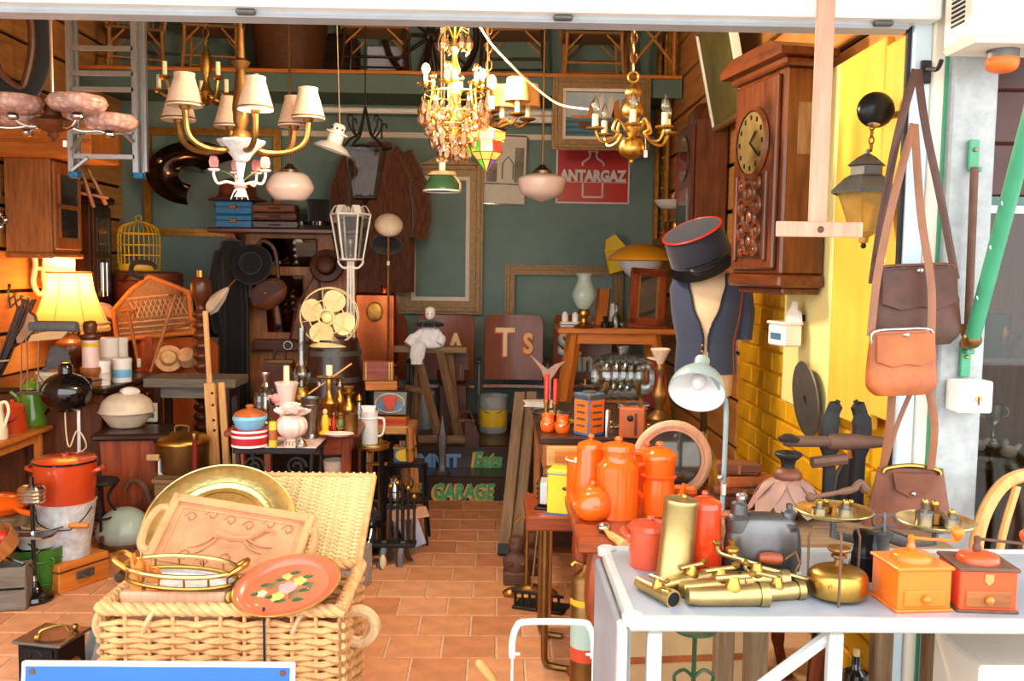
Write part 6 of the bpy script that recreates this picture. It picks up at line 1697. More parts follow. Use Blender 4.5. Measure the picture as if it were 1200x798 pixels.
# inside: wooden box carrying the brass gallery tray
zb=.40
t=T('pine_case','shallow pine case lying inside the hamper','case',(P(218,702,2.68).x,2.68,.02));k=2.7/FPX
M().bb(-.17,.14,-.07,.07,0,.425,.006).o('box','pale_wood',t);M().bb(-.172,.142,-.072,.072,.33,.336).o('lid_seam','walnut_x',t)
M().bb(-.03,.03,-.076,-.07,.36,.375,.003).o('clasp','brass',t)
t=T('brass_gallery_tray','oval serving tray with pierced brass gallery and glass base','tray',(P(213,690,2.66).x,2.66,.462),rot=(6,2,-4))
M(k).lathe([(0,0),(62,0),(64,2),(0,3)],seg=48,sy=.42).o('base','frosted',t)
M(k).torus((0,0,4),66,2.4,seg=48,sy=.44).o('lower_rail','brass',t)
M(k).torus((0,0,18),66,3,seg=48,sy=.44).o('upper_rail','brass_tray',t)
for i in range(14):
    a=i*2*PI/14;M(k).bar((66*math.cos(a),29*math.sin(a),4),(66*math.cos(a),29*math.sin(a),18),1.4,6).o('spindle','brass',t)
for s_ in (-1,1):M(k).tube(cr([(s_*60,-12,16),(s_*74,-12,26),(s_*78,0,28),(s_*74,12,26),(s_*60,12,16)],4),3.4,8).o('handle','brass',t)
for s_ in (-1,1):M(k).lathe([(0,-6),(6,-5),(6,5),(0,6)],(s_*70,-6,4),12,'y').o('end_roller','dark_wood',t)
for lab,px,h_ in (('broken brown wooden stake standing at the corner of the hamper',148,.53),('short brown wooden stake beside the broken one in the hamper',167,.50)):
    t=T('wooden_stake',lab,'stake',(P(px,690,2.62).x,2.64,.02),rot=(0,3,0))
    M().prism([(-.018,0),(.018,0),(.02,h_-.03),(.008,h_-.01),(-.004,h_-.035),(-.014,h_)],-.014,.014).o('stake_body','orange_wood',t)
t=T('champagne_bottle','dark bottle with gold foil neck lying in the hamper','bottle',(P(268,706,2.68).x,2.66,.40),rot=(62,0,30));k=2.68/FPX
M(k).lathe(crp([(0,-40),(14,-40),(14,-6),(8,10),(6,20),(0,20)],2),seg=20).o('body','green_shade',t)
M(k).lathe([(6.4,10),(6.4,26),(7.4,27),(7.4,31),(0,32)],seg=18).o('gold_foil','brass',t)
M(k).lathe([(7.4,2),(6.8,8)],seg=18).o('neck_label','paper',t)
t=T('red_tole_tray','oval red painted tray with flower bouquet on the hamper edge','tray',P(337,690,2.60),rot=(22,-9,10));k=2.6/FPX
M(k).lathe([(0,0),(50,0),(54,3),(62,6),(64,7.5),(62,8),(52,4.4),(49,1.6),(0,1.6)],seg=56,sy=.82).o('dish','tray_red',t)
M(k).torus((0,0,7.6),63.5,1.1,seg=56,ss=6,sy=.82).o('gilt_edge','gilt',t)
for i,(x,y,r_,m) in enumerate(((0,0,11,'pink_rose'),(-16,9,8,'gilt_dark'),(15,8,8,'text_amber'),(8,-14,8,'gilt_dark'),(-12,-12,8,'text_amber'),(28,-5,6,'gilt_dark'),(-30,-1,6,'text_cream'),(0,20,6,'text_amber'))):
    M(k).lathe([(r_,1.7),(r_*.8,2.4),(0,2.8)],(x,y,0),16,flute=(5,.16)).o('painted_flower',m,t)
for i in range(10):
    a=i*.63;r_=24+(i%3)*6
    M(k).sph((r_*math.cos(a),r_*.7*math.sin(a),1.8),(8,3.4,.7),8,5).o('painted_leaf','green_shade',t)
# blue street board at the very front
a,b=P(14,779,2.25),P(341,789,2.25)
t=T('blue_sign_board','blue enamel sign board with white border standing before the hamper','sign',((a.x+b.x)/2,2.25,0),rot=(-8,0,0))
W_=(b.x-a.x)/2;Zt=(a.z+b.z)/2
M().bb(-W_,W_,-.008,.008,.02,Zt,.003).o('panel','sign_white',t)
M().bb(-W_+.012,W_-.012,-.011,-.008,.03,Zt-.011,.001).o('blue_field','blue_sign',t)
for x in (-W_+.03,W_-.03):M().lathe([(0,0),(.008,0),(.009,.003),(0,.005)],(x,-.0135,Zt-.024),12,'y').o('bolt','rust',t)
M().bb(-W_+.05,-W_+.08,.008,.22,0,.02).o('foot','iron',t);M().bb(W_-.08,W_-.05,.008,.22,0,.02).o('foot','iron',t)
# ------------------------------------------------------------------ right side, back to front
# trestle table on the platform
def TQ(name,label,cat,px,py,z,rz=0,group=None,rot=None):
    p=P(px,380,5.9+(383-py)*.03);p.z=z;return T(name,label,cat,p,rz,group,rot),p.y/FPX
TT2=P(715,383,5.9).z
x0,x1=P(652,383,5.9).x,P(786,383,5.9).x
t=T('pine_trestle_table','honey pine work table with splayed legs standing on the platform','table',((x0+x1)/2,5.93,.28));w_=(x1-x0)/2;h_=TT2-.28
M().bb(-w_,w_,-.2,.2,h_-.035,h_,.006).o('table_top','orange_wood_x',t)
for sx in (-1,1):
    for sy in (-1,1):M().tube([(sx*(w_-.12),sy*.14,h_-.03),(sx*(w_-.02),sy*.18,0)],[.034,.04],4).o('leg','orange_wood',t)
for sy in (-1,1):M().bb(-w_+.1,w_-.1,sy*.15-.012,sy*.15+.012,h_-.1,h_-.035).o('apron','orange_wood_x',t)
M().bar((-w_+.05,0,.3),(w_-.05,0,.3),.018,6).o('stretcher','orange_wood_x',t)
t,k=TQ('opaline_oil_lamp','brass oil lamp with pale green cut glass shade','oil lamp',684,387,TT2)
M(k).lathe(crp([(0,0),(11,0),(11,3),(5,6),(4,12),(7,16),(6,21),(3,24),(0,24)],2),seg=20).o('base','brass',t)
M(k).lathe(crp([(6,22),(11,28),(14,38),(12,46),(9,52),(8,58),(10,63),(9.4,63),(7.4,58),(11,46),(10,28)],3),seg=30,flute=(15,.025)).o('glass_shade','sea_green',t)
M(k).sph((11,-3,6),(2,2,2),8,6).o('wick_key','brass',t)
for lab,px,py,w,h,d,m,rz in (('tilted orange wooden box file behind the oil lamp',703,380,13,44,10,'orange_wood',10),('white porcelain candle snuffer box on the pine table',716,378,10,26,8,'porcelain',0)):
    t,k=TQ('table_box',lab,'box',px,py,TT2,rz=rz)
    M(k).at((0,0,0),(0,5 if h>30 else 0,0)).bb(-w/2,w/2,-d/2,d/2,0,h,.8).o('box',m,t)
    M(k).at((0,0,0),(0,5 if h>30 else 0,0)).bb(w/2-.4,w/2+1,-d/2,d/2,0,h,.2).o('spine','navy_dark' if h>30 else 'tin_blue',t)
t,k=TQ('porcelain_inkstand','white and blue porcelain inkstand on the pine table','inkstand',668,384,TT2)
M(k).bb(-12,12,-8,8,0,6,1.5).o('tray','porcelain',t)
for x in (-6,6):M(k).lathe([(0,6),(4,6),(4,14),(2,17),(0,18)],(x,0,0),12).o('ink_pot','porcelain',t)
M(k).bb(-12.2,12.2,-8.2,8.2,2,3.4).o('blue_line','tin_blue',t)
for lab,px,h in (('small clear glass decanter on the pine table',722,30),('dark iron scissors stand on the pine table',709,14),('tiny brass figure pair on the pine table',738,16)):
    t,k=TQ('table_trinket',lab,'ornament',px,386,TT2)
    m_='glass_thick' if h==30 else ('iron' if h==14 else 'brass')
    M(k).lathe(crp([(0,0),(5,0),(5,h*.4),(2,h*.6),(3,h*.9),(0,h)],2),seg=14).o('body',m_,t);M(k).sph((7,0,4),(4,4,4),10,7).o('side_knob',m_,t)
t,k=TQ('shaving_mirror','dark red framed dressing mirror standing on the pine table','mirror',757,388,TT2,rot=(-6,4,8))
for s_ in (-1,1):M(k).bb(s_*17-5,s_*17+5,-3,3,4,70,1.2).o('side_rail','mahogany',t)
for z in (4,62):M(k).bb(-22,22,-3,3,z,z+9,1.2).o('cross_rail','mahogany_x',t)
M(k).bb(-12,12,-1.6,-.6,12,62).o('mirror_plate','mirror_dark',t)
for s_ in (-1,1):M(k).bb(s_*11.5-1.2,s_*11.5+1.2,-2.6,-1.4,12,62).o('gilt_slip','gilt',t)
M(k).bb(-22,24,-5,6,0,5,1).o('foot','mahogany_x',t)
t=T('mushroom_lamp','yellow mushroom lamp with white under-bowl','lamp',(P(749,380,6.06).x,6.06,TT2));k=6.06/FPX
zl_=(P(749,305,6.06).z-TT2)/k
M(k).lathe([(0,0),(16,0),(16,3),(3,6),(3,zl_-12),(0,zl_-12)],seg=20).o('stand','brass_dark',t)
M(k).lathe(crp([(38,zl_),(36,zl_+5),(24,zl_+14),(8,zl_+19),(0,zl_+20),(0,zl_+18),(36,zl_+1),(38,zl_)],2),seg=36).o('shade','lamp_yellow',t)
M(k).lathe(crp([(27,zl_-1),(22,zl_-10),(12,zl_-20),(0,zl_-22)],2),seg=30).o('under_bowl','lamp_white',t)
# ------------------------------------------------------------------ right wall, from the back
t=T('tall_gilt_frame','tall narrow gilt mirror frame behind the brass ball chandelier','picture frame',(XR,6.74,2.35),rot=(0,0,90));H2=1.5;W2=.4
for s_ in (-1,1):
    M().bb(s_*W2/2-.03,s_*W2/2+.03,0.01,.05,-H2/2,H2/2,.01).o('side_rail','gilt',t)
    M().bb(-W2/2,W2/2,0.01,.05,s_*H2/2-.03,s_*H2/2+.03,.01).o('cross_rail','gilt',t)
for i in range(14):M().sph((-W2/2,.05,-H2/2+.06+i*.106),.02,8,5).o('carved_leaf','gilt',t)
t=T('utensil_rack','white enamel ladle rack with drip tray above the yellow mushroom lamp','rack',(XR-.01,6.0,P(760,235,5.9).z),rot=(0,0,-90));k=5.9/FPX
M(k).bb(-22,22,-4,0,0,62,2).o('back_plate','enamel_white',t)
M(k).lathe(crp([(0,-8),(12,-8),(20,0),(21,2),(12,-5),(0,-5)],2),(0,-14,0),22).o('drip_bowl','enamel_white',t)
for x in (-12,0,12):
    M(k).bar((x,-7,8),(x,-7,56),1.3,6).o('ladle_stem','red_paint' if x else 'enamel_white',t);M(k).sph((x,-9,6),(6,5,6),12,7).o('ladle_bowl','enamel_rust' if x else 'enamel_white',t)
t=T('brass_coffee_grinder','brass wall coffee grinder under the white ladle rack','coffee grinder',(XR-.01,5.75,P(762,285,5.7).z),rot=(0,0,-90));k=5.7/FPX
M(k).bb(-14,14,-4,0,-14,30,1.5).o('back_plate','old_wood',t)
M(k).lathe(crp([(6,0),(16,16),(17,22),(14,26),(0,28)],2),(0,-16,0),20).o('hopper','brass',t)
M(k).lathe([(0,-14),(9,-14),(9,0),(0,0)],(0,-16,0),16).o('grinding_box','brass_dark',t);M(k).tube([(0,-26,-4),(14,-28,10),(22,-28,24)],1.6,6).o('crank','iron',t)
t=T('yellow_toy_box','bright yellow folded carton on the back wall corner','box',(P(728,318,6.85).x,6.86,P(728,318,6.85).z),rot=(0,-14,0));k=6.85/FPX
M(k).bb(-14,10,-6,6,0,26,1).o('carton','yellow_tin',t);M(k).prism([(-14,26),(12,26),(2,44),(-10,40)],-5,5).o('open_flap','yellow_tin',t)
M(k).bb(-4,4,6,24,4,8).o('wall_bracket','iron',t)
# second wall clock
t=T('regulator_clock','dark walnut regulator clock behind the navy cap','clock',(XR,5.13,P(820,286,5.1).z),-90)
w_,h_,d_=.46,.66,.17
M().bb(-w_/2,w_/2,-d_,0,0,h_,.008).o('case','walnut',t)
M().lathe([(0,0),(w_*.48,0),(w_*.44,.06),(w_*.25,.1),(0,.11)],(0,-.085,h_),20,sy=.36).o('arched_crest','walnut',t)
d=M().bb(-w_/2+.03,w_/2-.03,-d_-.018,-d_,.03,h_-.03,.005).o('door','walnut',t)
M().lathe([(0,0),(.12,0),(.125,.006),(0,.007)],(0,-d_-.026,h_-.19),28,'y').o('arched_pane','mirror_dark',d)
M().bb(-.11,.11,-d_-.024,-d_-.018,.08,.3).o('lower_pane','mirror_dark',d)
# green picture leaning above it
t=T('landscape_picture','old green landscape picture in a thin white-edged frame tilted above the regulator clock','painting',(XR-.06,4.6,P(840,140,4.6).z),rot=(12,0,-90))
mat('old_landscape',(112,104,52),.6,0,.5,6,c2=(70,66,36))
M().bb(-.3,.3,-.02,0,0,.5,.003).o('canvas','old_landscape',t)
for s_ in (-1,1):M().bb(s_*.3-.012,s_*.3+.012,-.03,.01,0,.5,.003).o('side_rail','white_paint',t)
for z in (0,.5):M().bb(-.3,.3,-.03,.01,z-.012,z+.012,.003).o('cross_rail','gilt_dark',t)
t=T('rolling_pin','white wooden rolling pin hanging beside the big clock','rolling pin',(XR-.05,4.25,P(850,300,4.25).z),rot=(0,-10,0));k=4.25/FPX
M(k).lathe([(0,0),(8,0),(9,2),(9,34),(8,36),(3,37),(3,44),(4,56),(0,58)],seg=16).o('roller','white_paint',t);M(k).tube([(0,0,56),(6,0,66),(12,0,66)],.6,5).o('hanging_cord','rope',t)
# big wall clock
t=T('case_wall_clock','large walnut wall clock with brass dial and carved lower panel','clock',P(905,322,3.22),-80)
t.location=Vector((1.120,3.428,P(905,322,3.25).z))
w_,h_,d_=.40,.72,.165
M().bb(-w_/2,w_/2,-d_,0,0,h_,.008).o('case','walnut',t)
M().bb(-w_/2-.02,w_/2+.02,-d_-.02,0,h_,h_+.03,.008).o('cornice','walnut_x',t)
M().prism([(-w_/2-.05,h_+.03),(w_/2+.05,h_+.03),(w_/2+.05,h_+.055),(w_/2-.04,h_+.09),(-w_/2+.04,h_+.09),(-w_/2-.05,h_+.055)],-d_-.05,0).o('stepped_top','walnut_x',t)
M().bb(-w_/2-.012,w_/2+.012,-d_-.012,0,-.045,0,.008).o('plinth','walnut_x',t);M().bb(-w_/2+.02,w_/2-.02,-d_+.02,0,-.07,-.045,.006).o('lower_plinth','walnut_x',t)
d=M().bb(-w_/2+.03,w_/2-.03,-d_-.02,-d_,.02,h_-.02,.006).o('door','walnut',t)
M().lathe([(.115,0),(.13,.01),(.125,.02),(.11,.012)],(0,-d_-.036,h_-.24),36,'y').o('bezel','walnut',d)
M().lathe([(0,-.012),(.112,-.012),(.112,-.006),(0,-.004)],(0,-d_-.02,h_-.24),36,'y').o('dial','brass_pale',d)
for i in range(12):
    a=i*PI/6;M().box((.092*math.sin(a),-d_-.034,h_-.24+.092*math.cos(a)),(.007,.003,.017)).o('numeral','black_metal',d)
for L,a in ((.06,.9),(.09,2.2)):M().bar((0,-d_-.037,h_-.24),(L*math.sin(a),-d_-.037,h_-.24+L*math.cos(a)),.003,5).o('hand','black_metal',d)
M().bb(-.11,.11,-d_-.028,-d_-.018,.06,.36,.004).o('panel_recess','dark_wood',d)
for s_ in (-1,1):M().bb(s_*.12-.012,s_*.12+.012,-d_-.034,-d_-.018,.05,.37,.004).o('panel_bead','walnut',d)
for i,(x,z,r_) in enumerate(((0,.21,.05),(0,.3,.04),(0,.12,.045),(-.06,.25,.03),(.06,.25,.03),(-.06,.16,.03),(.06,.16,.03),(-.06,.33,.02),(.06,.33,.02),(-.05,.09,.02),(.05,.09,.02))):
    M().torus((x,-d_-.03,z),r_,.009,'y',16,6).o('carved_scroll','walnut',d);M().sph((x,-d_-.03,z),(r_*.4,.008,r_*.5),8,6).o('carved_bud','walnut',d)
for s_ in (-1,1):M().bb(s_*w_/2-.004,s_*w_/2+.004,-d_*.72,-d_*.32,h_-.3,h_-.12,.002).o('sound_fret','old_wood',t)
M().box((w_/2+.006,-d_*.6,-.02),(.004,.07,.022)).o('price_tag','paper',t)
# white salt box on the wall
t=T('salt_box','white enamel salt box with pierced back hanging under the clock','salt box',(1.12,3.42,P(915,408,3.3).z),-78);k=3.3/FPX
M(k).bb(-20,20,-24,0,0,26,2).o('box','porcelain',t);M(k).at((0,0,0)).bb(-21,21,-26,1,26,30,1.4).o('lid','porcelain',t)
M(k).prism([(-18,28),(18,28),(14,42),(6,46),(4,54),(-4,54),(-6,46),(-14,42)],-2,1).o('pierced_back','porcelain',t)
M(k).bb(-12,12,-24.8,-24,8,16).o('painted_word_band','tin_blue',t)
M(k).bb(-4,4,0,22,30,38).o('wall_hook','iron',t)
# ------------------------------------------------------------------ mannequin with uniform
MX,MY=P(828,380,3.9).x,3.9;k=3.9/FPX
t=T('tailor_mannequin','cream tailor torso on a stand wearing a navy waistcoat','mannequin',(MX,MY,0),-14)
zt_,zb_=P(828,320,MY).z/k,P(828,462,MY).z/k
def torso(rows,nx=36,sc=1.0,u0=0,u1=1):
    def fn(u,v):
        q=v*(len(rows)-1);i=min(int(q),len(rows)-2);f=q-i;f=f*f*(3-2*f)
        z,w,d=[rows[i][j]*(1-f)+rows[i+1][j]*f for j in range(3)]
        an=2*PI*(u0+(u1-u0)*u)
        return (w*sc*math.cos(an),d*sc*math.sin(an),z)
    return fn
rows=[(zb_,31,20),(zb_+30,33,22),(zb_+62,31,20),(zb_+95,38,24),(zb_+125,41,23),(zb_+142,34,17),(zb_+150,16,13),(zb_+158,12,12),(zb_+172,11,11)]
M(k).surf(torso(rows),36,40,0,True).lathe([(0,zb_),(31,zb_)],seg=24,sy=.65).o('torso','skin_cloth',t)
rv=[(zb_+26,35,24),(zb_+62,33,22),(zb_+95,40,26),(zb_+125,43,25),(zb_+143,36,19)]
def vest(u,v):
    # opens at the front in a deep U
    p=torso(rv)(u,v)
    return p
def vfront(u,v):
    g=.015+.085*max(0,(v-.38)/.62)**.55
    return torso(rv)(.75+g+(1-2*g)*u,v)
M(k).surf(vfront,44,24,-1.2).o('waistcoat','navy_cloth',t)
for z in range(5):M(k).sph((-3.5,-24.5-z*.2,zb_+32+z*7),2,10,6).o('button','brass',t)
for s_ in (-1,1):
    pts=[Vector(vfront(0 if s_>0 else 1,v/12))+Vector((0,-1.2,0)) for v in range(2,13)]
    M(k).tube(pts,1.5,6,flat=.7).o('lapel_edge','navy_dark',t)
M(k).tube([Vector(torso(rv,sc=1.03)(.93,v/10)) for v in range(0,8)],.7,5).o('red_piping','red_paint',t)
for s_ in (1,):
    M(k).tube(cr([(s_*38,2,zb_+130),(s_*44,3,zb_+100),(s_*44,3,zb_+66)],3),[13,12,11,11,10,9,9],10).o('sleeve_stub','navy_cloth',t)
M(k).bar((0,0,zb_+4),(0,0,10),4,8).o('pole','dark_wood',t);M(k).lathe([(0,0),(36,0),(36,4),(8,12),(0,12)],seg=24).o('foot','dark_wood',t)
t=T('kepi_cap','navy kepi with red piping and black peak on the mannequin','cap',(MX-.03,MY,(zb_+160)*k),rot=(24,-20,-14))
M(k).lathe([(0,2),(36,0),(36.5,3),(34,36),(33,38),(0,40)],seg=36,sy=.9).o('crown','navy_dark',t)
M(k).torus((0,0,37),34.4,1.3,seg=36,sy=.9).o('red_piping','red_paint',t)
M(k).surf(lambda u,v:((34+20*v*math.sin(PI*u))*math.cos(PI+PI*u),(34+20*v*math.sin(PI*u))*.9*math.sin(PI+PI*u),3-9*v*math.sin(PI*u)),20,5,1).o('peak','black_gloss',t)
M(k).tube([(34.6*math.cos(PI+PI*u/12),34.6*.93*math.sin(PI+PI*u/12),6) for u in range(13)],1.2,6).o('chin_strap','black_gloss',t)
for s_ in (-1,1):M(k).sph((s_*35,-2,6),2.2,8,6).o('button','brass',t)
# grey disc saw blade leaning on the yellow wall
t=T('metal_disc','grey worn metal disc leaning on the yellow wall','disc',(XR-.09,3.3,P(885,470,3.25).z),rot=(0,84,0));k=3.25/FPX
M(k).lathe([(5,0),(46,0),(47,1),(46,2.4),(5,2.4),(5,0)],seg=40).o('plate','iron_grey',t);M(k).torus((0,0,1.4),6,1.5).o('centre_ring','iron',t)
# ------------------------------------------------------------------ desk with drawers
DZ=.75
x0,y0=S(632,512,DZ).x,S(632,512,DZ).y
t=T('writing_desk','brown desk with pale drawer fronts below the mannequin','desk',(x0,y0,0))
DW,DD=.62,.95
M().bb(0,DW,0,DD,DZ-.03,DZ,.006).o('desk_top','dark_wood_x',t)
M().bb(.015,DW-.015,.015,DD-.015,DZ-.12,DZ-.03).o('carcass','oak',t)
for i in range(3):
    d=M().bb(.03+i*.195,.215+i*.195,-.004,.015,DZ-.115,DZ-.035,.005).o('drawer','pine_x',t);M().bb(.06+i*.195,.185+i*.195,-.008,-.003,DZ-.10,DZ-.05,.003).o('drawer_panel','orange_wood_x',d)
for x in (.02,DW-.06):
    for y in (.02,DD-.06):M().bb(x,x+.04,y,y+.04,0,DZ-.12,.004).o('leg','oak',t)
M().bb(.05,DW-.02,DD-.1,DD-.05,.05,DZ-.12).o('back_panel','dark_wood_x',t)
t,k=TS('black_bowl','wide black bowl holding odds at the desk corner','bowl',646,498,DZ)
M(k).lathe(crp([(0,0),(10,0),(20,10),(23,15),(21,15),(9,2),(0,2)],2),seg=28).o('body','pewter',t);M(k).torus((0,0,15),22,1.2).o('rim','black_gloss',t);M(k).sph((0,0,8),(16,16,7),14,7).o('nested_dish','stoneware',t)
for lab,px in (('taller red candle in a brass candlestick beside the blue tin',640),('shorter red candle in a brass candlestick beside the blue tin',650)):
    t,k=TS('red_candle',lab,'candle',px,500,DZ)
    h=62 if px==640 else 56
    M(k).lathe(crp([(0,0),(5,0),(3,4),(2.5,h*.35),(4,h*.5),(3.4,h*.52),(0,h*.52)],2),seg=14).o('candlestick','brass',t);M(k).lathe([(2.8,h*.5),(2.8,h),(2,h+1),(0,h+1)],seg=12).o('candle','red_paint',t)
for lab,px,py in (('small orange spice pot with wire clip at the desk edge',642,505),('slightly taller orange spice pot beside the blue tin',659,507)):
    t,k=TS('spice_pot',lab,'pot',px,py,DZ)
    M(k).lathe(crp([(0,0),(7,0),(9,5),(9,11),(7,15),(7,20),(0,21)],2),seg=20).o('body','enamel_orange',t);M(k).tube(cr([(-8,-3,14),(-3,-10,10),(3,-10,10),(8,-3,14)],3),.6,5).o('wire_clip','chrome',t);M(k).lathe([(7.6,18),(7.6,21),(0,22)],seg=18).o('lid','enamel_orange',t)
tag(M(3.6/FPX).lathe([(0,0),(9,0),(10,2),(9,4),(0,4)],seg=20).o('tobacco_tin','yellow_paint',None,S(664,496,DZ)),'round flat yellow tobacco tin behind the orange spice pots','tin')
t,k=TS('square_biscuit_tin','tall orange and blue square tin standing corner forward','tin',690,509,DZ,rz=38)
M(k).bb(-13,13,-13,13,0,50,1).o('body','tin_blue',t)
for r_ in range(4):
    M(k).at((0,0,0),(0,0,90*r_)).bb(-11,11,-13.6,-13,4,42).o('orange_panel','tin_orange',t)
    for z in (12,20,28,36):M(k).at((0,0,0),(0,0,90*r_)).bb(-7,7,-14,-13.6,z-1.2,z+1.2).o('printed_line','iron_grey',t)
M(k).bb(-13.6,13.6,-13.6,13.6,43,49,1).o('lid_skirt','iron_grey',t);M(k).lathe([(0,50),(8,50),(8,52),(0,52)],seg=20).o('cap','rust',t)
t,k=TS('steel_cylinder','slim steel cylinder beside the square tin','cylinder',711,509,DZ)
M(k).lathe([(0,0),(4,0),(4,28),(3,30),(0,30)],seg=16).o('body','silver',t);M(k).torus((0,0,22),4.2,.5,ss=5,seg=14).o('ring','chrome',t)
t,k=TS('box_camera','reddish leather box camera with side winder','camera',741,512,DZ,rz=-14)
M(k).bb(-15,15,-11,11,0,36,1.4).o('body','leather_orange',t);M(k).tube(cr([(-8,0,36),(-6,0,41),(6,0,41),(8,0,36)],3),1.4,6,flat=.5).o('carry_strap','leather_dark',t);M(k).sph((-2,-11.4,24),(4,2,4),10,6).o('winder_knob','iron',t);M(k).bb(3,6,-12,-11,4,30,.4).o('strap_tab','leather_dark',t)
# glass barrel on wooden cradle
t,k=TS('glass_barrel','ribbed clear glass spirit barrel on a wooden cradle','glass barrel',728,488,DZ)
for s_ in (-1,1):
    M(k).bar((s_*26,-10,0),(s_*18,6,40),2.6,5).o('cradle_leg','oak',t);M(k).bar((s_*26,14,0),(s_*18,-6,40),2.6,5).o('cradle_leg','oak',t)
M(k).bar((-26,0,18),(26,0,18),2.4,6).o('cradle_rail','oak_x',t)
pr=[]
for i in range(25):
    x=-35+70*i/24;pr.append((27*math.sqrt(max(0,1-(x/39)**4))+(1.1 if i%3==0 else 0),x))
M(k).lathe([(0,-35)]+pr+[(0,35)],(0,0,48),30,'x').o('barrel_body','glass_thick',t)
M(k).lathe([(6,0),(6,6),(7,7),(7,10),(0,10)],(0,0,74),14).o('filler_neck','glass_thick',t)
M(k).tube([(-34,-2,36),(-44,-2,36),(-50,-2,38)],2,7).o('tap','chrome',t);M(k).bar((-44,-2,34),(-44,-2,44),1.4,6).o('tap_lever','brass',t)
t,k=TS('shoe_horn_stand','dull pink forked wooden boot jack standing behind the red candles','boot jack',641,488,DZ)
M(k).prism([(-3,0),(3,0),(4,44),(14,60),(20,66),(8,62),(0,56),(-10,64),(-22,74),(-8,56),(-4,44)],-2,2).o('forked_board','pink_iron',t);M(k).bb(-8,8,-6,6,0,3,.8).o('foot','pink_iron',t)
t,k=TS('brass_pestle','tall turned brass pricket stick beside the glass barrel','candlestick',772,492,DZ)
M(k).lathe(crp([(0,0),(14,0),(12,6),(5,12),(8,24),(9,32),(5,40),(3,52),(5,60),(4,66),(0,68)],2),seg=20).o('body','brass_dark',t);M(k).lathe([(3,66),(12,84),(11,85),(0,70)],seg=18).o('paper_cone','shade_cloth',t)
t=T('maroon_book','maroon clothbound ledger standing behind the glass barrel','book',(P(765,470,4.35).x,4.33,DZ),14);k=4.3/FPX
M(k).bb(-7,7,-16,16,0,56,.8).o('cover','maroon_cloth',t);M(k).bb(-5.6,5.6,-15,16.6,1,57,.3).o('pages','paper',t)
for lab,px,py,m in (('pale letter rack of papers on the desk behind the black bowl',632,476,'paper'),('blue printed booklet under the glass barrel',742,478,'tin_blue')):
    t,k=TS('paper_stack',lab,'papers',px,py,DZ)
    for i in range(4):M(k).at((0,0,1+i*1.6),(0,0,-12+i*9)).box((0,0,0),(34,22,1.4),.2).o('sheet',m if i%2 else 'paper',t)
# leaning old planks
a,b=S(583,652,0),P(603,460,4.75)
for lab,dx in (('outer weathered plank of the pair leaning at the desk end',0),('inner weathered plank of the pair leaning at the desk end',.062)):
    v=Vector((b.x-a.x,b.y-a.y,b.z));L=v.length
    t=T('old_plank',lab,'plank',a+Vector((dx+.03,dx*.3,0)))
    t.rotation_euler=v.to_track_quat('Z','Y').to_euler()
    M().bb(-.028,.028,-.016,.016,0.01,L,.004).o('plank_body','old_wood',t);M().bb(-.03,.03,-.018,.018,0.005,.06,.003).o('iron_shoe','iron',t)
    for z in (.25,.55,.8):M().sph((0,-.017,L*z),.006,6,5).o('nail','iron',t)
# idols
for lab,px,py,s_ in (('dark carved wooden idol bust beside the old planks',605,683,1),('second carved idol bust behind the brass fire irons',622,672,.9)):
    t,k=TS('carved_idol',lab,'carving',px,py,0);k*=s_
    M(k).bb(-16,16,-12,12,0,16,2).o('plinth','rust',t)
    M(k).surf(torso([(14,14,11),(22,16,12),(30,17,11),(36,9,8),(40,8,8)]),24,12,0,True).o('bust','rust',t);M(k).sph((0,-1,46),(9,9.5,11),16,10).o('head','rust',t)
    M(k).lathe([(9.6,48),(10.4,52),(8,57),(0,58)],seg=16).o('headdress','rust',t);M(k).sph((0,-10.4,45),(1.8,2,3),8,6).o('nose','rust',t)
    for x in (-7,7):M(k).sph((x,-10.5,26),3.4,10,6).o('carved_disc','rust',t)
# brass companion set
t,k=TS('brass_companion_set','brass fireside companion set on ornate lion foot base','fire tools',617,696,0)
M(k).lathe(crp([(0,0),(30,0),(31,4),(16,8),(8,12),(0,12)],2),(4,0,0),24,sy=.6).o('base','brass_dark',t)
for x in (-20,26):M(k).sph((x,-10,5),(8,6,5),12,7).o('lion_foot','brass',t)
M(k).lathe(crp([(0,8),(3,10),(2,30),(2,104),(4,108),(2,112),(4,118),(0,126)],2),seg=14).o('central_rod','brass',t)
M(k).tube(cr([(-14,0,88),(-8,0,94),(8,0,92),(24,0,84)],3),2,6).o('hook_arm','brass',t)
for x0,x1 in ((12,6),(18,14),(24,22)):
    p_=M(k).bar((x0,-4,84),(x1,-8,12),1.2,6).o('tool_shaft','brass_pale',t);M(k).lathe(crp([(0,0),(3,3),(2,8),(3,12),(0,14)],2),(x0,-4,82),10).o('tool_handle','brass',p_)
t,k=TS('cast_iron_grate','black cast iron grate on the floor behind the brass leg','grate',632,712,0,rz=-20)
M(k).bb(-30,34,-16,16,0,4,1).o('bed','iron',t)
for i in range(7):M(k).bar((-26+i*9,-14,3),(-26+i*9,-14,22),1.8,6).o('bar','iron',t)
M(k).bar((-30,-14,22),(34,-14,22),2.2,6).o('top_rail','iron',t)
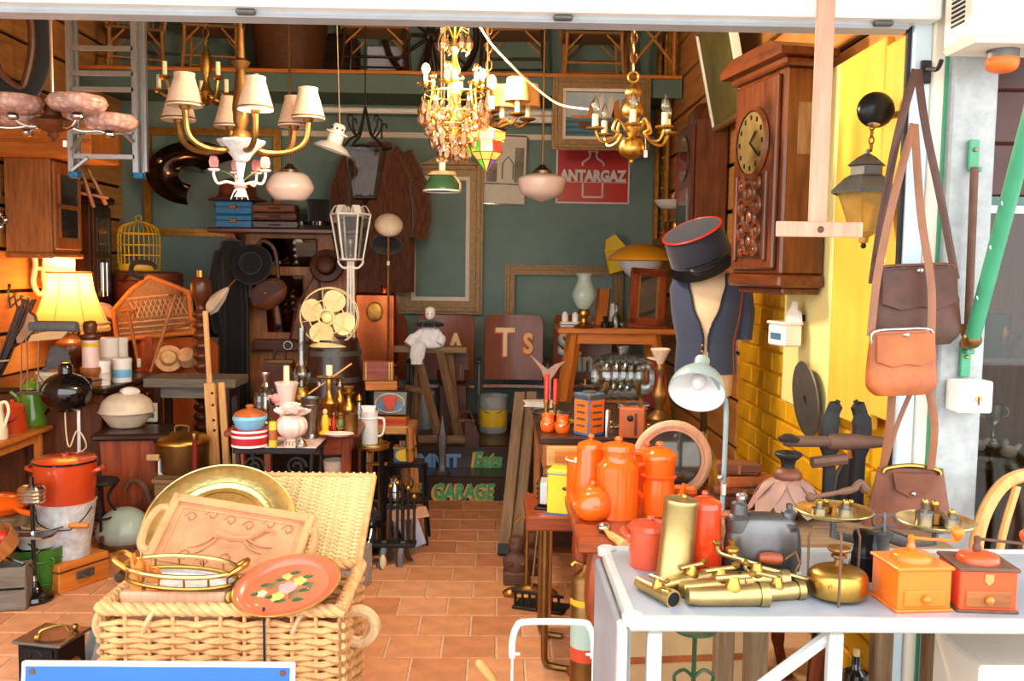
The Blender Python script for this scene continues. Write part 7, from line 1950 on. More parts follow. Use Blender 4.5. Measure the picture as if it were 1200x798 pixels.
# small mahogany table with brass legs, yellow tin and toaster
SMZ=.545
x0=S(617,606,SMZ).x;y0=S(617,606,SMZ).y
t=T('brass_leg_table','little red-brown table on brass tube legs with yellow tin on top','table',(x0,y0,0))
M().bb(0,.3,0,.34,SMZ-.05,SMZ,.006).o('table_top','mahogany_x',t)
for x in (.07,.26):
    for y in (.03,.31):M().tube(cr([(x,y,SMZ-.05),(x,y,.1),(x+.005,y,.02),(x+.03,y-.02,.012),(x+.08,y-.04,.012)],4),.012,8).o('leg','brass_dark',t)
t,k=TS('yellow_tea_tin','bright yellow square tea tin with small red emblem','tin',656,600,SMZ,rz=-16)
M(k).bb(-13,15,-13,13,0,54,1.6).o('body','yellow_tin',t);M(k).bb(-13.5,15.5,-13.5,13.5,49,53,1).o('lid','yellow_tin',t);M(k).bb(-13.6,15.6,-13.6,13.6,0,2).o('blue_line','tin_blue',t);M(k).bb(-13.7,15.7,-13.7,13.7,47.4,48.6).o('blue_line','tin_blue',t)
M(k).lathe([(0,0),(4,0),(4,.8),(0,1)],(-13.8,-2,26),14,'x',sy=1.8).o('red_emblem','text_red',t);M(k).sph((10,-14,32),(5,1.6,2.4),10,6).o('brown_emblem','walnut',t)
t,k=TS('chrome_toaster','old chrome toaster behind the yellow tin','toaster',640,594,SMZ,rz=-16)
M(k).bb(-9,9,-15,15,2,38,5).o('shell','chrome',t);M(k).bb(-11,11,-17,17,0,3,1).o('foot_plate','black_metal',t)
for z in (12,18,24,30):M(k).bb(-9.6,-9,-11,11,z-1,z+1).o('vent_slot','black_metal',t)
# ------------------------------------------------------------------ table with orange enamel ware
OT=.62
x0=S(690,646,OT).x
gtable('enamel_table','dark red-brown table with cabriole legs carrying orange enamel pots',x0-.02,1.06,2.56,3.11,OT,'mahogany','mahogany_x',.035,.05,.1,leg='cabriole')
def pot(name,lab,cat,px,py,z,m,prof,lid,knob=None,handle=None,spout=None,extra=None,rim=None,hm=None,rz=0):
    t,k=TS(name,lab,cat,px,py,z,rz=rz)
    M(k).lathe(prof,seg=32).o('body',m,t)
    l=M(k).lathe(lid,seg=28).o('lid',m,t)
    if knob:M(k).lathe(crp([(0,0),(knob[0]*.6,0),(knob[0]*.5,2),(knob[0],4),(knob[0]*.7,7),(0,8)],2),(0,0,knob[1]),12).o('knob',hm or m,l)
    if handle:M(k).tube(cr(handle[0],5),handle[1],8,flat=.7).o('handle',hm or m,t)
    if spout:M(k).tube(cr(spout[0],5),spout[1],9).o('spout',m,t)
    if rim:M(k).torus((0,0,rim[1]),rim[0],.9,seg=30,ss=6).o('rim',rim[2],t)
    return t,k
pot('enamel_saucepan','round orange saucepan with white rimmed lid behind the coffee pots','saucepan',680,588,OT,'enamel_orange',[(0,0),(16,0),(17,2),(17,52),(0,52)],[(18,52),(14,56),(4,60),(0,60)],(4,60),rim=(18,52,'enamel_white'))
pot('enamel_coffee_pot','tall conical orange enamel coffee pot with side handle','coffee pot',691,592,OT,'enamel_orange',[(0,0),(21,0),(22,2),(19,30),(16,70),(0,71)],[(17,70),(15,75),(5,79),(0,80)],(4,79),([(15,-9,60),(24,-14,56),(26,-14,40),(18,-10,28)],3),None)
pot('enamel_milk_can','big orange enamel milk can with stepped shoulder and lid','milk can',723,604,OT,'enamel_orange',crp([(0,0),(23,0),(24.5,2),(24.5,54),(23,62),(18,68),(18,80),(19,82),(0,82)],2),[(20,80),(19,86),(8,89),(0,89)],(5,88),([(18,0,76),(30,0,74),(34,0,66)],3.2),rz=10)
pot('enamel_teapot','small round orange enamel teapot in front of the coffee pots','teapot',694,608,OT,'enamel_orange',crp([(0,0),(13,0),(20,8),(21.5,18),(17,30),(12,34),(0,34)],3),crp([(13,33),(10,38),(4,40),(0,40)],2),(3.6,39),None,([(-18,-4,16),(-24,-5,24),(-27,-6,32)],[5]*4+[3]*7))
t,k=pot('enamel_biggin','two-tier orange enamel drip coffee pot with domed lid','coffee pot',771,601,OT,'enamel_orange',[(0,0),(20,0),(21,2),(19,30),(18,42),(20,43),(20,46),(18,47),(20,66),(21,67),(0,68)],crp([(21,66),(20,72),(12,78),(6,80),(0,80)],2),(5,79),([(-18,-4,60),(-30,-8,56),(-30,-8,34),(-19,-4,20)],2.4),([(17,-10,16),(24,-16,28),(27,-18,40)],[5]*4+[3]*7))
M(k).torus((0,0,45),20.4,1,seg=28).o('seam','enamel_red',t)
pot('enamel_mug_pot','narrow orange enamel pot squeezed behind the drip coffee pot','pot',757,590,OT,'enamel_orange',[(0,0),(14,0),(14,60),(0,60)],[(15,60),(10,66),(0,68)],(3,67))
t,k=TS('orange_leather_pouch','orange leather pouch lying beside the drip coffee pot','pouch',800,590,OT,rz=-20)
M(k).bb(-14,16,-9,9,0,22,5).o('pouch_body','leather_tan',t);M(k).bb(-15,17,-10,0,12,23,3).o('flap','enamel_amber',t);M(k).sph((2,-11,14),2,8,6).o('stud','brass',t)
t,k=TS('wooden_ladle','pale wooden handled ladle sticking over the table edge','ladle',716,632,OT,rot=(0,0,0))
M(k).tube(cr([(-4,26,6),(-2,6,5),(6,-14,4),(12,-30,2)],4),[3]*5+[5]*4+[6]*4,9).o('handle','pine',t);M(k).sph((-5,30,6),(9,9,6),12,7).o('bowl','silver',t)
# round pale hoop frame
t=T('round_wood_frame','round pale wooden hoop frame leaning behind the orange pots','frame',P(775,530,3.27),rot=(0,8,0));k=3.27/FPX
t.location.z=OT+44*k;t.location.y=3.07
M(k).torus((0,0,0),40,5,'y',44,8).o('hoop','pale_wood',t);M(k).torus((0,0,0),34.6,2,'y',44,6).o('inner_hoop','pale_wood',t)
M(k).lathe([(0,0),(34,0),(34,1),(0,1.5)],(0,2,0),36,'y').o('mirror_plate','mirror_dark',t)
# pleated glass lamp shade and stacked leather
t,k=TS('pleated_glass_shade','clear pleated glass lamp shade standing neck up','lamp shade',815,572,OT)
M(k).lathe(crp([(27,0),(28,12),(24,36),(14,54),(11,58),(12,66),(11,66),(10,57),(22,36),(26,12)],3),seg=60,flute=(20,.025)).o('glass','glass_pressed',t);M(k).torus((0,0,60),11.6,1.2).o('neck_ring','glass_thick',t)
zz=OT;k=2.95/FPX
for i,(lab,w,h,m,dx,rz) in enumerate((('bottom dark leather music case of the stack beside the glass shade',46,15,'leather_dark',0,6),('worn brown leather folder second in the stack',42,10,'leather_brown',4,-4),('bright tan leather pouch third in the stack',38,14,'leather_tan',8,8),('rolled brown leather wallet on top of the stack',32,15,'leather_brown',-2,-8))):
    t=T('leather_case',lab,'leather case',(P(868+dx,570,2.95).x,2.97,zz),rz)
    M(k).bb(-w*.8,w*.8,-14,14,0,h,3.4).o('case_body',m,t);M(k).bb(-w*.78,w*.8,-15,-13,h*.35,h+.6,1).o('flap',m,t);M(k).bb(-2,2,-16,-14.6,h*.2,h*.9,.4).o('strap','leather_strap',t)
    zz+=(h+.3)*k
# swing-arm lamp
t=T('swing_arm_lamp','pale grey enamel swing-arm lamp turned towards the street','lamp',(P(846,600,2.75).x,2.75,OT));k=2.75/FPX
h1=(P(846,480,2.75).z-OT)/k
M(k).lathe([(0,0),(22,0),(22,4),(6,8),(0,8)],seg=24).o('base','grey_enamel',t)
M(k).tube(cr([(0,0,6),(1,0,h1*.5),(1,0,h1),(-4,-2,h1+18),(-14,-4,h1+36),(-22,0,h1+46)],5),3,9).o('arm','grey_enamel',t)
M(k).box((0,-3,h1*.32),(7,7,16),1.5).o('arm_joint','chrome',t);M(k).sph((-5,-4,h1*.42),4,10,7).o('wing_nut','chrome',t)
hd=Matrix.Rotation(R(28),4,'Z')
sh=M(k).at((-34,-6,h1+34),(-50,0,-20)).lathe(crp([(33,-18),(33.5,-16),(30,-2),(20,12),(10,20),(9,34),(8,36),(0,36)],2),seg=36).o('shade','grey_enamel',t)
M(k).at((-34,-6,h1+34),(-50,0,-20)).lathe(crp([(32.6,-18),(29,-2),(19,11),(9,18),(0,19)],2),seg=36).o('shade_lining','lamp_white',t)
M(k).at((-34,-6,h1+34),(-50,0,-20)).sph((0,0,0),(9,9,12),14,9).o('bulb','frosted',t)
# ------------------------------------------------------------------ white metal table at the front
FT=.75
A=S(747,723,FT)
x0,y0,y1=A.x-.005,A.y,2.08
mat('table_sheet',(160,164,172),.4,.15,.12,10,.02);mat('table_white',(186,185,178),.45,0,.08,14,.02);mat('panel_grey',(150,152,158),.42,.2,.16,8);mat('dark_pewter',(104,102,102),.38,.9,.3,9,.03)
t=T('metal_table','white metal folding table with hanging side flap piled with brass and enamel','table',(x0,y0,0));TW=1.15;TD=y1-y0
M().bb(0,TW,0,TD,FT-.012,FT,.003).o('table_sheet','table_sheet',t)
M().bb(-.012,TW,-.014,.006,FT-.024,FT+.003,.005).o('front_rail','table_white',t)
M().bb(-.012,TW,TD-.006,TD+.014,FT-.03,FT+.006,.006).o('back_rail','table_white',t)
M().bb(-.014,.006,0,TD,FT-.03,FT+.004,.005).o('side_rail','table_white',t)
for y in (0,TD):M().lathe([(0,0),(.02,0),(.021,.016),(.016,.02),(0,.02)],(-.004,y-.002,FT-.012),16).o('corner_cap','table_white',t)
M().bb(-.03,-.016,.02,TD,.2,FT-.02,.006).o('side_flap','panel_grey',t);M().bb(-.032,-.014,-.012,.02,.2,FT-.01,.005).o('flap_edge','table_white',t)
for x,y in ((.04,.015),(.385,.015),(.04,TD-.02),(TW-.1,.015),(TW-.1,TD-.02)):M().bb(x-.014,x+.014,y-.012,y+.012,0,FT-.03,.004).o('leg','table_white',t)
M().bar((.16,.03,FT-.22),(.38,.03,FT-.045),.013,8).o('diagonal_brace','table_white',t)
M().bar((.1,.03,FT-.27),(.17,.03,FT-.212),.013,8).o('diagonal_brace','table_white',t)
M().prism([(.06,FT-.06),(.06,FT-.035),(.2,FT-.05),(.205,FT-.066),(.19,FT-.066),(.18,FT-.055),(.17,FT-.07),(.155,FT-.058),(.145,FT-.072)],.2,.206).o('notched_strut','cream_paint',t)
M().bb(.26,TW-.08,TD-.03,TD-.012,FT-.12,FT-.09,.004).o('rear_brace','table_white',t)
def FS(*a,**kw):return TS(*a[:5],FT,**kw)
# red enamel pots and shell case
pot('enamel_stewpot','squat brick-red enamel pot with lid at the back of the metal table','pot',761,662,FT,'enamel_brick',[(0,0),(24,0),(25,2),(25.5,46),(0,46)],[(28,46),(24,51),(8,54),(0,54)],(5,53),None,([(-24,-4,34),(-30,-5,40),(-35,-6,47)],[5]*4+[3.5]*7))
t,k=TS('shell_case','tall dull brass shell case vase with small knob','shell case',789,681,FT,rot=(0,4,0))
M(k).lathe([(0,0),(23,0),(23.5,1),(21,5),(20.5,96),(21,98),(20,101),(0,102)],seg=36).o('cylinder','brass_pale',t);M(k).sph((3,0,104),3.6,10,7).o('knob','brass',t)
pot('enamel_coffee_pot','tall bright red enamel coffee pot with curved spout behind the taps','coffee pot',823,672,FT,'enamel_red',[(0,0),(24,0),(25,2),(20,78),(20,82),(0,83)],[(21,82),(20,88),(9,94),(0,95)],(4,94),([(19,-6,74),(32,-8,70),(33,-8,40),(22,-6,26)],2.4),rz=0,hm='enamel_red')
# pewter hot-water bottle flask with two necks
t,k=TS('pewter_flask','large dark pewter bellied flask with twin spouts','flask',892,676,FT)
M(k).lathe(crp([(0,0),(38,0),(45,8),(47,30),(44,58),(36,72),(20,78),(0,79)],3),seg=44,sy=.5).o('body','dark_pewter',t)
M(k).tube(cr([(-28,0,58),(-30,0,78),(-28,0,92),(-27,0,98)],4),[17]*4+[10]*4+[6]*5,14).o('filler_neck','dark_pewter',t);M(k).lathe([(0,0),(6.5,0),(7,4),(3,7),(0,8)],(-27,0,96),14).o('screw_cap','chrome',t)
M(k).tube(cr([(24,0,60),(30,0,76),(31,0,90)],4),[17]*3+[9]*3+[4]*3,14).o('pouring_spout','dark_pewter',t)
M(k).box((38,-22,8),(7,.6,12)).o('price_tag','paper',t)
# brass taps heaped along the front
def tap(lab,px,py,rz,L=1.0,style=0):
    t,k=TS('brass_tap',lab,'tap',px,py,FT,rz=rz);k*=L*1.12
    t['group']='old brass taps heaped on the metal table'
    M(k).tube([(-44,0,11),(-30,0,10),(10,0,10),(34,0,11)],[9,10,11.5,12.5],14).o('barrel','brass_pale',t)
    M(k).lathe([(14,0),(14,10),(11,10),(11,0)],(34,0,11),16,'x').o('threaded_end','brass_pale',t);M(k).lathe([(0,0),(10.6,0),(10.6,2),(0,2)],(42,0,11),14,'x').o('bore','black_metal',t)
    M(k).lathe([(9,0),(10,4),(7,12),(5,18),(0,18)],(6,0,14),14).o('valve_body','brass',t)
    if style==0:M(k).bar((-14,0,30),(26,0,32),3.2,8).o('lever','brass_pale',t)
    else:M(k).tube(cr([(6,0,30),(-16,0,36),(-38,0,42),(-42,0,52)],4),2.6,7).o('lever','brass_pale',t);
    M(k).lathe(crp([(0,0),(4,2),(5,6),(0,9)],2),(26 if style==0 else -42,0,30 if style==0 else 50),10).o('lever_knob','brass',t)
    return t
tap('stubby brass tap showing its open bore below the brick-red pot',768,700,-62,.7)
tap('long straight brass tap lying along the front edge of the table',852,709,4,1.0)
tap('brass tap with threaded mouth beside the brass stove',905,703,12,.8,1)
tap('brass tap lying behind the long straight one',838,697,14,.9)
tap('brass tap with long raised lever in the middle of the heap',880,690,-6,.9,1)
tap('dark brass tap at the back of the heap beside the red pot',806,690,26,.8)
t,k=TS('brass_crank','long brass crank with turned wooden grip lying over the taps','crank',920,690,FT,rz=-8)
M(k).tube(cr([(-64,0,40),(-50,0,30),(-10,-4,22),(40,-8,12)],4),3,8).o('shaft','brass_pale',t);M(k).lathe(crp([(0,0),(8,2),(8,7),(4,10),(5,16),(0,18)],2),(-64,0,40),14).o('knob','brass',t)
M(k).lathe(crp([(0,-16),(6,-14),(8,0),(6,12),(0,14)],2),(-16,8,34),12,'x').o('wooden_grip','mahogany_x',t);M(k).tube([(0,8,34),(12,8,44),(18,8,30),(8,6,10)],1.8,6).o('bent_arm','brass_dark',t);M(k).lathe([(0,0),(6,0),(6,12),(0,12)],(40,-8,6),12).o('foot_socket','brass',t)
# primus stove
t,k=TS('primus_stove','polished brass pressure stove with wire legs','stove',981,700,FT)
M(k).lathe(crp([(0,4),(28,4),(34,8),(35,24),(30,34),(10,40),(0,41)],3),seg=36).o('tank','brass',t)
for a in (.5,2.6,4.4):M(k).tube([(35*math.cos(a),35*math.sin(a),0),(36*math.cos(a),36*math.sin(a),70),(30*math.cos(a),30*math.sin(a),82),(12*math.cos(a),12*math.sin(a),84)],1.6,6).o('wire_leg','rust',t)
M(k).lathe(crp([(6,38),(5,48),(9,50),(9,53),(6,55),(13,58),(13,62),(0,63)],2),seg=18).o('burner','brass_dark',t)
M(k).lathe([(0,0),(4,0),(4,4),(0,5)],(-18,-30,22),10,'y').o('filler_cap','brass',t)
# roberval scale
t,k=TS('kitchen_scale','cast iron counter scale with two wide brass pans of weights','scale',1032,668,FT)
M(k).bb(-34,34,-16,16,0,10,2).o('base','iron_grey',t)
M(k).tube(cr([(-62,0,44),(-30,0,38),(0,0,44),(34,0,34),(66,0,36)],5),[5]*5+[8]*11+[5]*5,8,flat=.6).o('beam','iron_grey',t)
M(k).lathe(crp([(0,8),(16,8),(10,20),(9,36),(14,46),(0,50)],2),seg=16,sy=.7).o('column','iron_grey',t)
for s_ in (-1,1):
    M(k).torus((s_*7,-4,62),7,1.8,'y',18,6).o('scroll_crest','iron_grey',t)
M(k).lathe([(0,44),(3,46),(2,70),(0,74)],(0,-4,0),10).o('crest_spear','iron_grey',t)
for sx,z in ((-60,66),(64,54)):
    p_=M(k).lathe([(0,z),(40,z+3),(46,z+8),(45,z+9),(39,z+5),(0,z+2)],(sx,0,0),36).o('pan','brass_tray',t)
    M(k).bar((sx,0,40 if sx<0 else 34),(sx,0,z),4,8).o('pan_post','iron_grey',t);M(k).lathe([(0,z-6),(14,z-5),(16,z),(0,z)],(sx,0,0),14).o('pan_cross','iron_grey',t)
pz_={-60:66,64:54}
for i,(sx,dx,dy,r_,h_) in enumerate(((-60,-20,-6,7,10),(-60,-6,10,6,8),(-60,10,-10,8,11),(-60,22,4,6,9),(64,-16,-4,8,20),(64,2,8,9,16),(64,14,-10,8,12))):
    r_*=1.3;h_*=1.35
    w_=T('scale_weight',('smallest pewter weight on the higher scale pan','dark brass weight between the pewter ones on the higher scale pan','largest pewter weight on the higher scale pan','dark brass weight under the wrench handle on the higher scale pan','tall pewter weight on the lower scale pan','broad dark brass weight on the lower scale pan','low pewter weight on the lower scale pan')[i],'weight',t.location+Vector(((sx+dx)*k,dy*k,(pz_[sx]+3.4)*k)),0,'weights on the %s scale pan'%('higher' if sx<0 else 'lower'))
    M(k).lathe(crp([(0,0),(r_,0),(r_,h_*.6),(r_*.4,h_*.7),(r_*.5,h_),(0,h_)],1),seg=16).o('weight_body','brass_dark' if i%2 else 'pewter',w_);M(k).sph((0,0,h_+1),r_*.4,8,6).o('weight_knob','brass',w_)
t,k=TS('iron_pestle','bent rusty pipe wrench handle lying in the higher scale pan','tool',1000,590,FT)
t.location=P(985,583,1.93);k=1.93/FPX
M(k).tube(cr([(-34,0,0),(-10,-4,6),(14,0,10),(24,4,16),(32,4,8)],4),[3]*6+[4.4]*6+[6]*5,9).o('handle','rust',t);M(k).sph((-36,0,0),(7,6,6),10,7).o('jaw','rust',t)
t,k=TS('black_tin_can','crumpled black tin can between stove and coffee mill','can',1012,678,FT)
M(k).lathe(crp([(0,0),(14,0),(15,30),(12,44),(14,58),(0,60)],2),seg=10,flute=(4,.1)).o('body','black_metal',t);M(k).torus((0,0,30),15,1,ss=5).o('rib','black_metal',t)
# coffee mills
def mill(lab,px,py,m,m2,dm,rz):
    t,k=TS('coffee_mill',lab,'coffee mill',px,py,FT,rz=rz);k*=.87
    M(k).bb(-38,38,-36,36,3,58,1.5).o('body',m,t);M(k).bb(-41,41,-39,39,0,4,1.2).o('base_plate',m2,t);M(k).bb(-41,41,-39,39,57,62,1.5).o('top_plate',m2,t)
    d=M(k).bb(-30,30,-38.5,-35,8,30,1.2).o('drawer',dm,t);M(k).lathe(crp([(0,0),(3,2),(6,5),(5,9),(0,10)],2),(0,-48,19),12,'y').o('drawer_knob','mill_orange',d)
    M(k).lathe(crp([(28,62),(27,68),(22,72),(8,74),(0,75)],2),seg=30).o('hopper_dome',m,t)
    M(k).lathe(crp([(5,74),(6,80),(4,86),(5,94),(0,97)],2),(-2,0,0),14).o('spindle',m2,t)
    c=M(k).tube([(-2,0,92),(20,-4,91),(58,-12,90)],2.2,7,flat=.6).o('crank',m2 if m2!=m else 'mill_orange',t);M(k).lathe(crp([(0,0),(4,2),(9,10),(8,17),(0,21)],3),(58,-12,90),14).o('crank_knob',m,c)
    return t,k
t,k=mill('orange wooden coffee mill with plain front drawer',1066,706,'mill_orange','mill_orange','mill_orange',5)
t,k=mill('red wooden coffee mill with shield badge and bare wood drawer',1143,707,'mill_red','rust','oak_x',-4)
M(k).prism([(-6,54),(6,54),(6,44),(0,38),(-6,44)],-37.6,-36).o('shield_badge','brass_pale',t)
# ------------------------------------------------------------------ bench behind with vice, petal shade, bag
t=T('low_workbench','rough low workbench behind the metal table','workbench',(.87,2.30,0));WBZ=.74
M().bb(-.27,.25,-.18,.18,WBZ-.04,WBZ,.006).o('bench_top','old_wood_x',t)
for x in (-.23,.21):
    for y in (-.15,.15):M().bb(x-.025,x+.025,y-.025,y+.025,0,WBZ-.04,.005).o('leg','old_wood',t)
t,k=TS('petal_lampshade','dusty pink metal lampshade of overlapping petals with dark cap','lamp shade',921,607,WBZ)
for i in range(9):
    a=2*PI*i/9+.2
    def petal(u,v):
        r_=12+34*u;z=50-6*u-36*u*u;wv=(v-.5)*(9+27*math.sin(PI*min(.97,u*.85+.1)))
        return (r_*math.cos(a)-wv*math.sin(a),r_*math.sin(a)+wv*math.cos(a),z-abs(v-.5)*5+(4 if u>.95 else 0))
    M(k).surf(petal,9,6,1).o('petal','pink_iron',t)
M(k).lathe(crp([(16,48),(17,54),(12,60),(6,62),(0,62)],2),seg=20).o('crown','leather_brown',t);M(k).lathe(crp([(8,61),(9,70),(16,76),(15,80),(8,79),(0,82)],2),seg=18).o('iron_cap','iron',t);M(k).bar((0,0,0),(0,0,50),3,8).o('stem','iron',t);M(k).lathe([(0,0),(14,0),(14,3),(0,5)],seg=18).o('foot','iron',t)
t=T('leg_vice','big rusty iron leg vice with twin jaws and screw','vice',(P(988,560,2.40).x,2.42,WBZ));k=2.4/FPX
hv=(P(985,470,2.4).z-WBZ)/k;zc=(P(980,518,2.4).z-WBZ)/k
for sx,w in ((-14,1),(22,-1)):
    M(k).tube(cr([(sx,0,0),(sx,0,zc-20),(sx-w*2,0,zc+14),(sx+w*2,0,hv-14),(sx+w*8,0,hv)],4),[8]*5+[12]*6+[9]*4+[3]*2,8,flat=.55).o('jaw','iron',t)
M(k).lathe([(0,-72),(6,-72),(7,-66),(7,-20),(10,-18),(10,10),(8,30),(6,52),(0,52)],(0,-6,zc),16,'x').o('screw_box','rust',t)
M(k).bar((-40,-14,zc-24),(2,-10,zc-20),7,8).o('lower_jaw_block','rust',t);M(k).bar((48,-8,zc-30),(52,-8,zc+16),2,6).o('tommy_bar','iron',t);M(k).lathe([(0,0),(12,0),(13,4),(6,8),(0,8)],(-66,-6,zc),16).o('swivel_cap','iron',t)
t=T('gold_framed_handbag','brown leather handbag with gilt clasp frame behind the scale','handbag',(P(1058,600,2.36).x,2.33,WBZ),-6);k=2.33/FPX
hb=(P(1058,548,2.33).z-WBZ)/k
M(k).surf(lambda u,v:((52-14*v)*math.cos(2*PI*u),(14-8*v)*math.sin(2*PI*u),v*hb),32,8,0,True).lathe([(0,0),(52,0)],seg=32,sy=.28).o('bag_body','leather_brown',t)
M(k).tube(cr([(-33,-6,hb-6),(-28,-6,hb),(0,-6,hb+4),(28,-6,hb),(33,-6,hb-6)],4),2.6,7).o('gilt_frame','brass',t);M(k).prism([(-24,hb-4),(24,hb-4),(20,hb-24),(0,hb-34),(-20,hb-24)],-14,-11.5).o('flap','leather_brown',t);M(k).sph((0,-15,hb-28),3,10,7).o('clasp','silver',t)
M(k).tube(cr([(-30,0,hb),(-14,2,hb+60),(14,4,hb+130)],4),3,7,flat=.4).o('strap','leather_strap',t)
# ------------------------------------------------------------------ bags hanging from the door post
HK=P(1089,84,2.36)
def hbag(name,lab,px0,px1,py0,py1,Y,m,frame_m,straps,dep=16):
    t=T(name,lab,'bag',P((px0+px1)/2,py1,Y),rot=(0,-3,0));k=Y/FPX
    w,h=(px1-px0)/2,py1-py0
    def f(u,v):
        tp=1-.16*v**2-(.25*(1-min(1,v/.2))**2)
        an=2*PI*u;c,s_=math.cos(an),math.sin(an)
        e=.62;c=math.copysign(abs(c)**e,c);s_=math.copysign(abs(s_)**e,s_)
        return (w*tp*c,dep*(1-.55*v)*tp*s_,v*h)
    M(k).surf(f,36,14,0,True).lathe([(0,1),(w*.72,.5)],seg=36,sy=dep/w).o('bag_body',m,t)
    M(k).tube(cr([(-w*.84,-2,h*.8),(-w*.8,-3,h),(0,-4,h+2),(w*.8,-3,h),(w*.84,-2,h*.8)],4),2,7).o('frame',frame_m,t)
    M(k).prism([(-w*.8,h-3),(w*.8,h-3),(w*.82,h*.55),(w*.4,h*.46),(0,h*.5),(-w*.4,h*.46),(-w*.82,h*.55)],-dep*.85-1.5,-dep*.6).o('front_flap',m,t);M(k).sph((0,-dep*.9-1,h-4),(4,2,3),10,7).o('clasp','silver',t)
    M(k).tube(cr([(w*.78,2,h*.8),(w*.96,2,h*.55),(w*.86,2,h*.3)],3),3,7,flat=.5).o('side_gusset',frame_m,t)
    for q in straps:
        M(k).tube(cr([tuple((P(a,b,c)-t.location)/k) for a,b,c in q],5),5,6,flat=.25).o('strap','leather_strap' if m!='leather_dark' else 'leather_dark',t)
    return t
hbag('satchel_bag','big dark brown leather shoulder bag hanging on the door post',1018,1126,312,404,2.33,'leather_dark','leather_brown',[[(1026,330,2.33),(1040,260,2.33),(1064,160,2.34),(1090,82,2.37)],[(1124,330,2.33),(1112,240,2.33),(1098,150,2.34),(1092,82,2.37)]])
hbag('clasp_handbag','small tan leather bag with silver clasp frame hanging in front of the dark one',1014,1098,386,462,2.26,'leather_tan','silver',[[(1024,392,2.26),(1036,320,2.27),(1060,230,2.28),(1087,147,2.34)],[(1092,420,2.26),(1098,340,2.26),(1090,250,2.27),(1088,147,2.34)],[(1088,455,2.27),(1093,500,2.28),(1086,552,2.3)],[(1046,455,2.28),(1040,500,2.3),(1030,548,2.33)]])
t=T('coat_hook','iron hook on the door post holding the leather bags','hook',P(1090,82,2.40))
M().tube(cr([(0,.03,.01),(0,-.01,0),(0,-.04,-.006),(0,-.06,.012)],3),.006,6).o('hook','iron',t);M().bb(-.014,.014,.02,.03,-.03,.03,.003).o('back_plate','iron',t)
tag(M(2.3/FPX).box((0,0,0),(9,.8,14),.3).o('price_label','paper',None,P(1033,300,2.30)),'small white price label on the dark bag strap','label')
# ------------------------------------------------------------------ outdoor lantern on the shutter
t=T('porch_lantern','dark iron porch lantern with amber glass hung by chain from a domed wall cap','lantern',P(1012,282,2.66));k=2.66/FPX
M(k).lathe(crp([(0,-4),(5,-2),(6,4),(13,8),(14,11),(0,12)],2),seg=16).o('bottom_cap','amber_glass',t);M(k).sph((0,0,-6),3.4,10,7).o('drop_finial','iron',t)
for i in range(6):
    a,b=i*PI/3,(i+1)*PI/3
    M(k).add([(15*math.cos(a),15*math.sin(a),8),(15*math.cos(b),15*math.sin(b),8),(33*math.cos(b),33*math.sin(b),56),(33*math.cos(a),33*math.sin(a),56)],[(0,1,2,3)]).o('pane','amber_glass',t)
    M(k).bar((15*math.cos(a),15*math.sin(a),8),(33*math.cos(a),33*math.sin(a),56),1,5).o('corner_bar','amber_glass',t)
M(k).lathe([(40,54),(41,57),(26,72),(19,76),(19,86),(23,87),(12,96),(3,101),(2,106),(0,106)],seg=6).o('roof','iron_grey',t,flat=True)
chain(M(k),4,104,136,8,1).o('chain','brass_dark',t)
M(k).sph((10,6,152),(22,14,21),20,12).o('wall_cap','black_metal',t);M(k).bar((10,6,152),(40,60,152),4,8).o('wall_arm','black_metal',t);M(k).sph((4,-4,134),(8,5,3),10,6).o('chain_rose','silver',t)
# ------------------------------------------------------------------ awning gear and boxes on the pillar
t=T('awning_bracket','brown awning crank rod between two green brackets on the pillar','awning bracket',P(1137,430,2.39))
k=2.39/FPX
for a,b in ((4,(1141,182)),(0,(1131,424))):
    q=(P(*b,2.385)-t.location)/k
    M(k).at(tuple(q)).bb(-6,6,-2,4,-18,18,1.2).o('bracket_plate','green_pole',t);M(k).at(tuple(q)).bb(-5,5,-12,-2,10 if a==0 else -20,16 if a==0 else -14,1).o('bracket_ear','green_pole',t);M(k).at(tuple(q)).sph((0,-3,6),2.4,8,6).o('bolt','brass',t)
q0,q1=(P(1134,400,2.36)-t.location)/k,(P(1142,196,2.36)-t.location)/k
M(k).bar(tuple(q0),tuple(q1),4.6,10).o('rod','rust',t);q2=(P(1134,392,2.36)-t.location)/k
M(k).at(tuple(q2)).lathe([(0,-16),(8,-16),(9,-10),(6,-4),(8,2),(8,12),(0,14)],seg=14).o('gear_collar','brass_dark',t)
t=T('awning_strut','chipped green painted awning arm rising towards the street','awning strut',P(1139,398,2.34))
e=P(1215,110,2.0)-t.location
M().tube([(0,0,0),e*.5,e],.019,12).o('tube','green_pole',t);M().sph((0,0,0),(.024,.024,.024),12,8).o('end_joint','brass_dark',t)
for f_ in (.2,.42,.6):M().sph(tuple(e*f_+Vector((-.016,-.006,0))),(.004,.003,.007),6,5).o('paint_chip','enamel_white',t)
t=T('switch_box','small white electrical switch box with keyhole on the pillar','switch box',P(1134,482,2.36));k=2.36/FPX
M(k).bb(-21,21,-16,14,0,38,2).o('box','white_paint',t);M(k).bb(-18,19,-18,-16,2,36,1).o('cover','white_paint',t);M(k).lathe([(0,0),(4,0),(4,1),(0,2)],(2,-20,18),12,'y').o('key_plate','brass_pale',t);M(k).bb(1,3,-21,-19.5,10,20,.3).o('key','brass_dark',t)
t=T('shutter_motor_box','cream vented housing box with amber warning lamp above the pillar','housing',P(1104,68,2.36));k=2.2/FPX
bx0=0;M(k).bb(0,190,-70,0,8,190,3).o('housing','cream_paint',t)
M(k).prism([(0,8),(190,8),(190,2),(4,2)],-72,-1).o('bottom_flange','cream_paint',t)
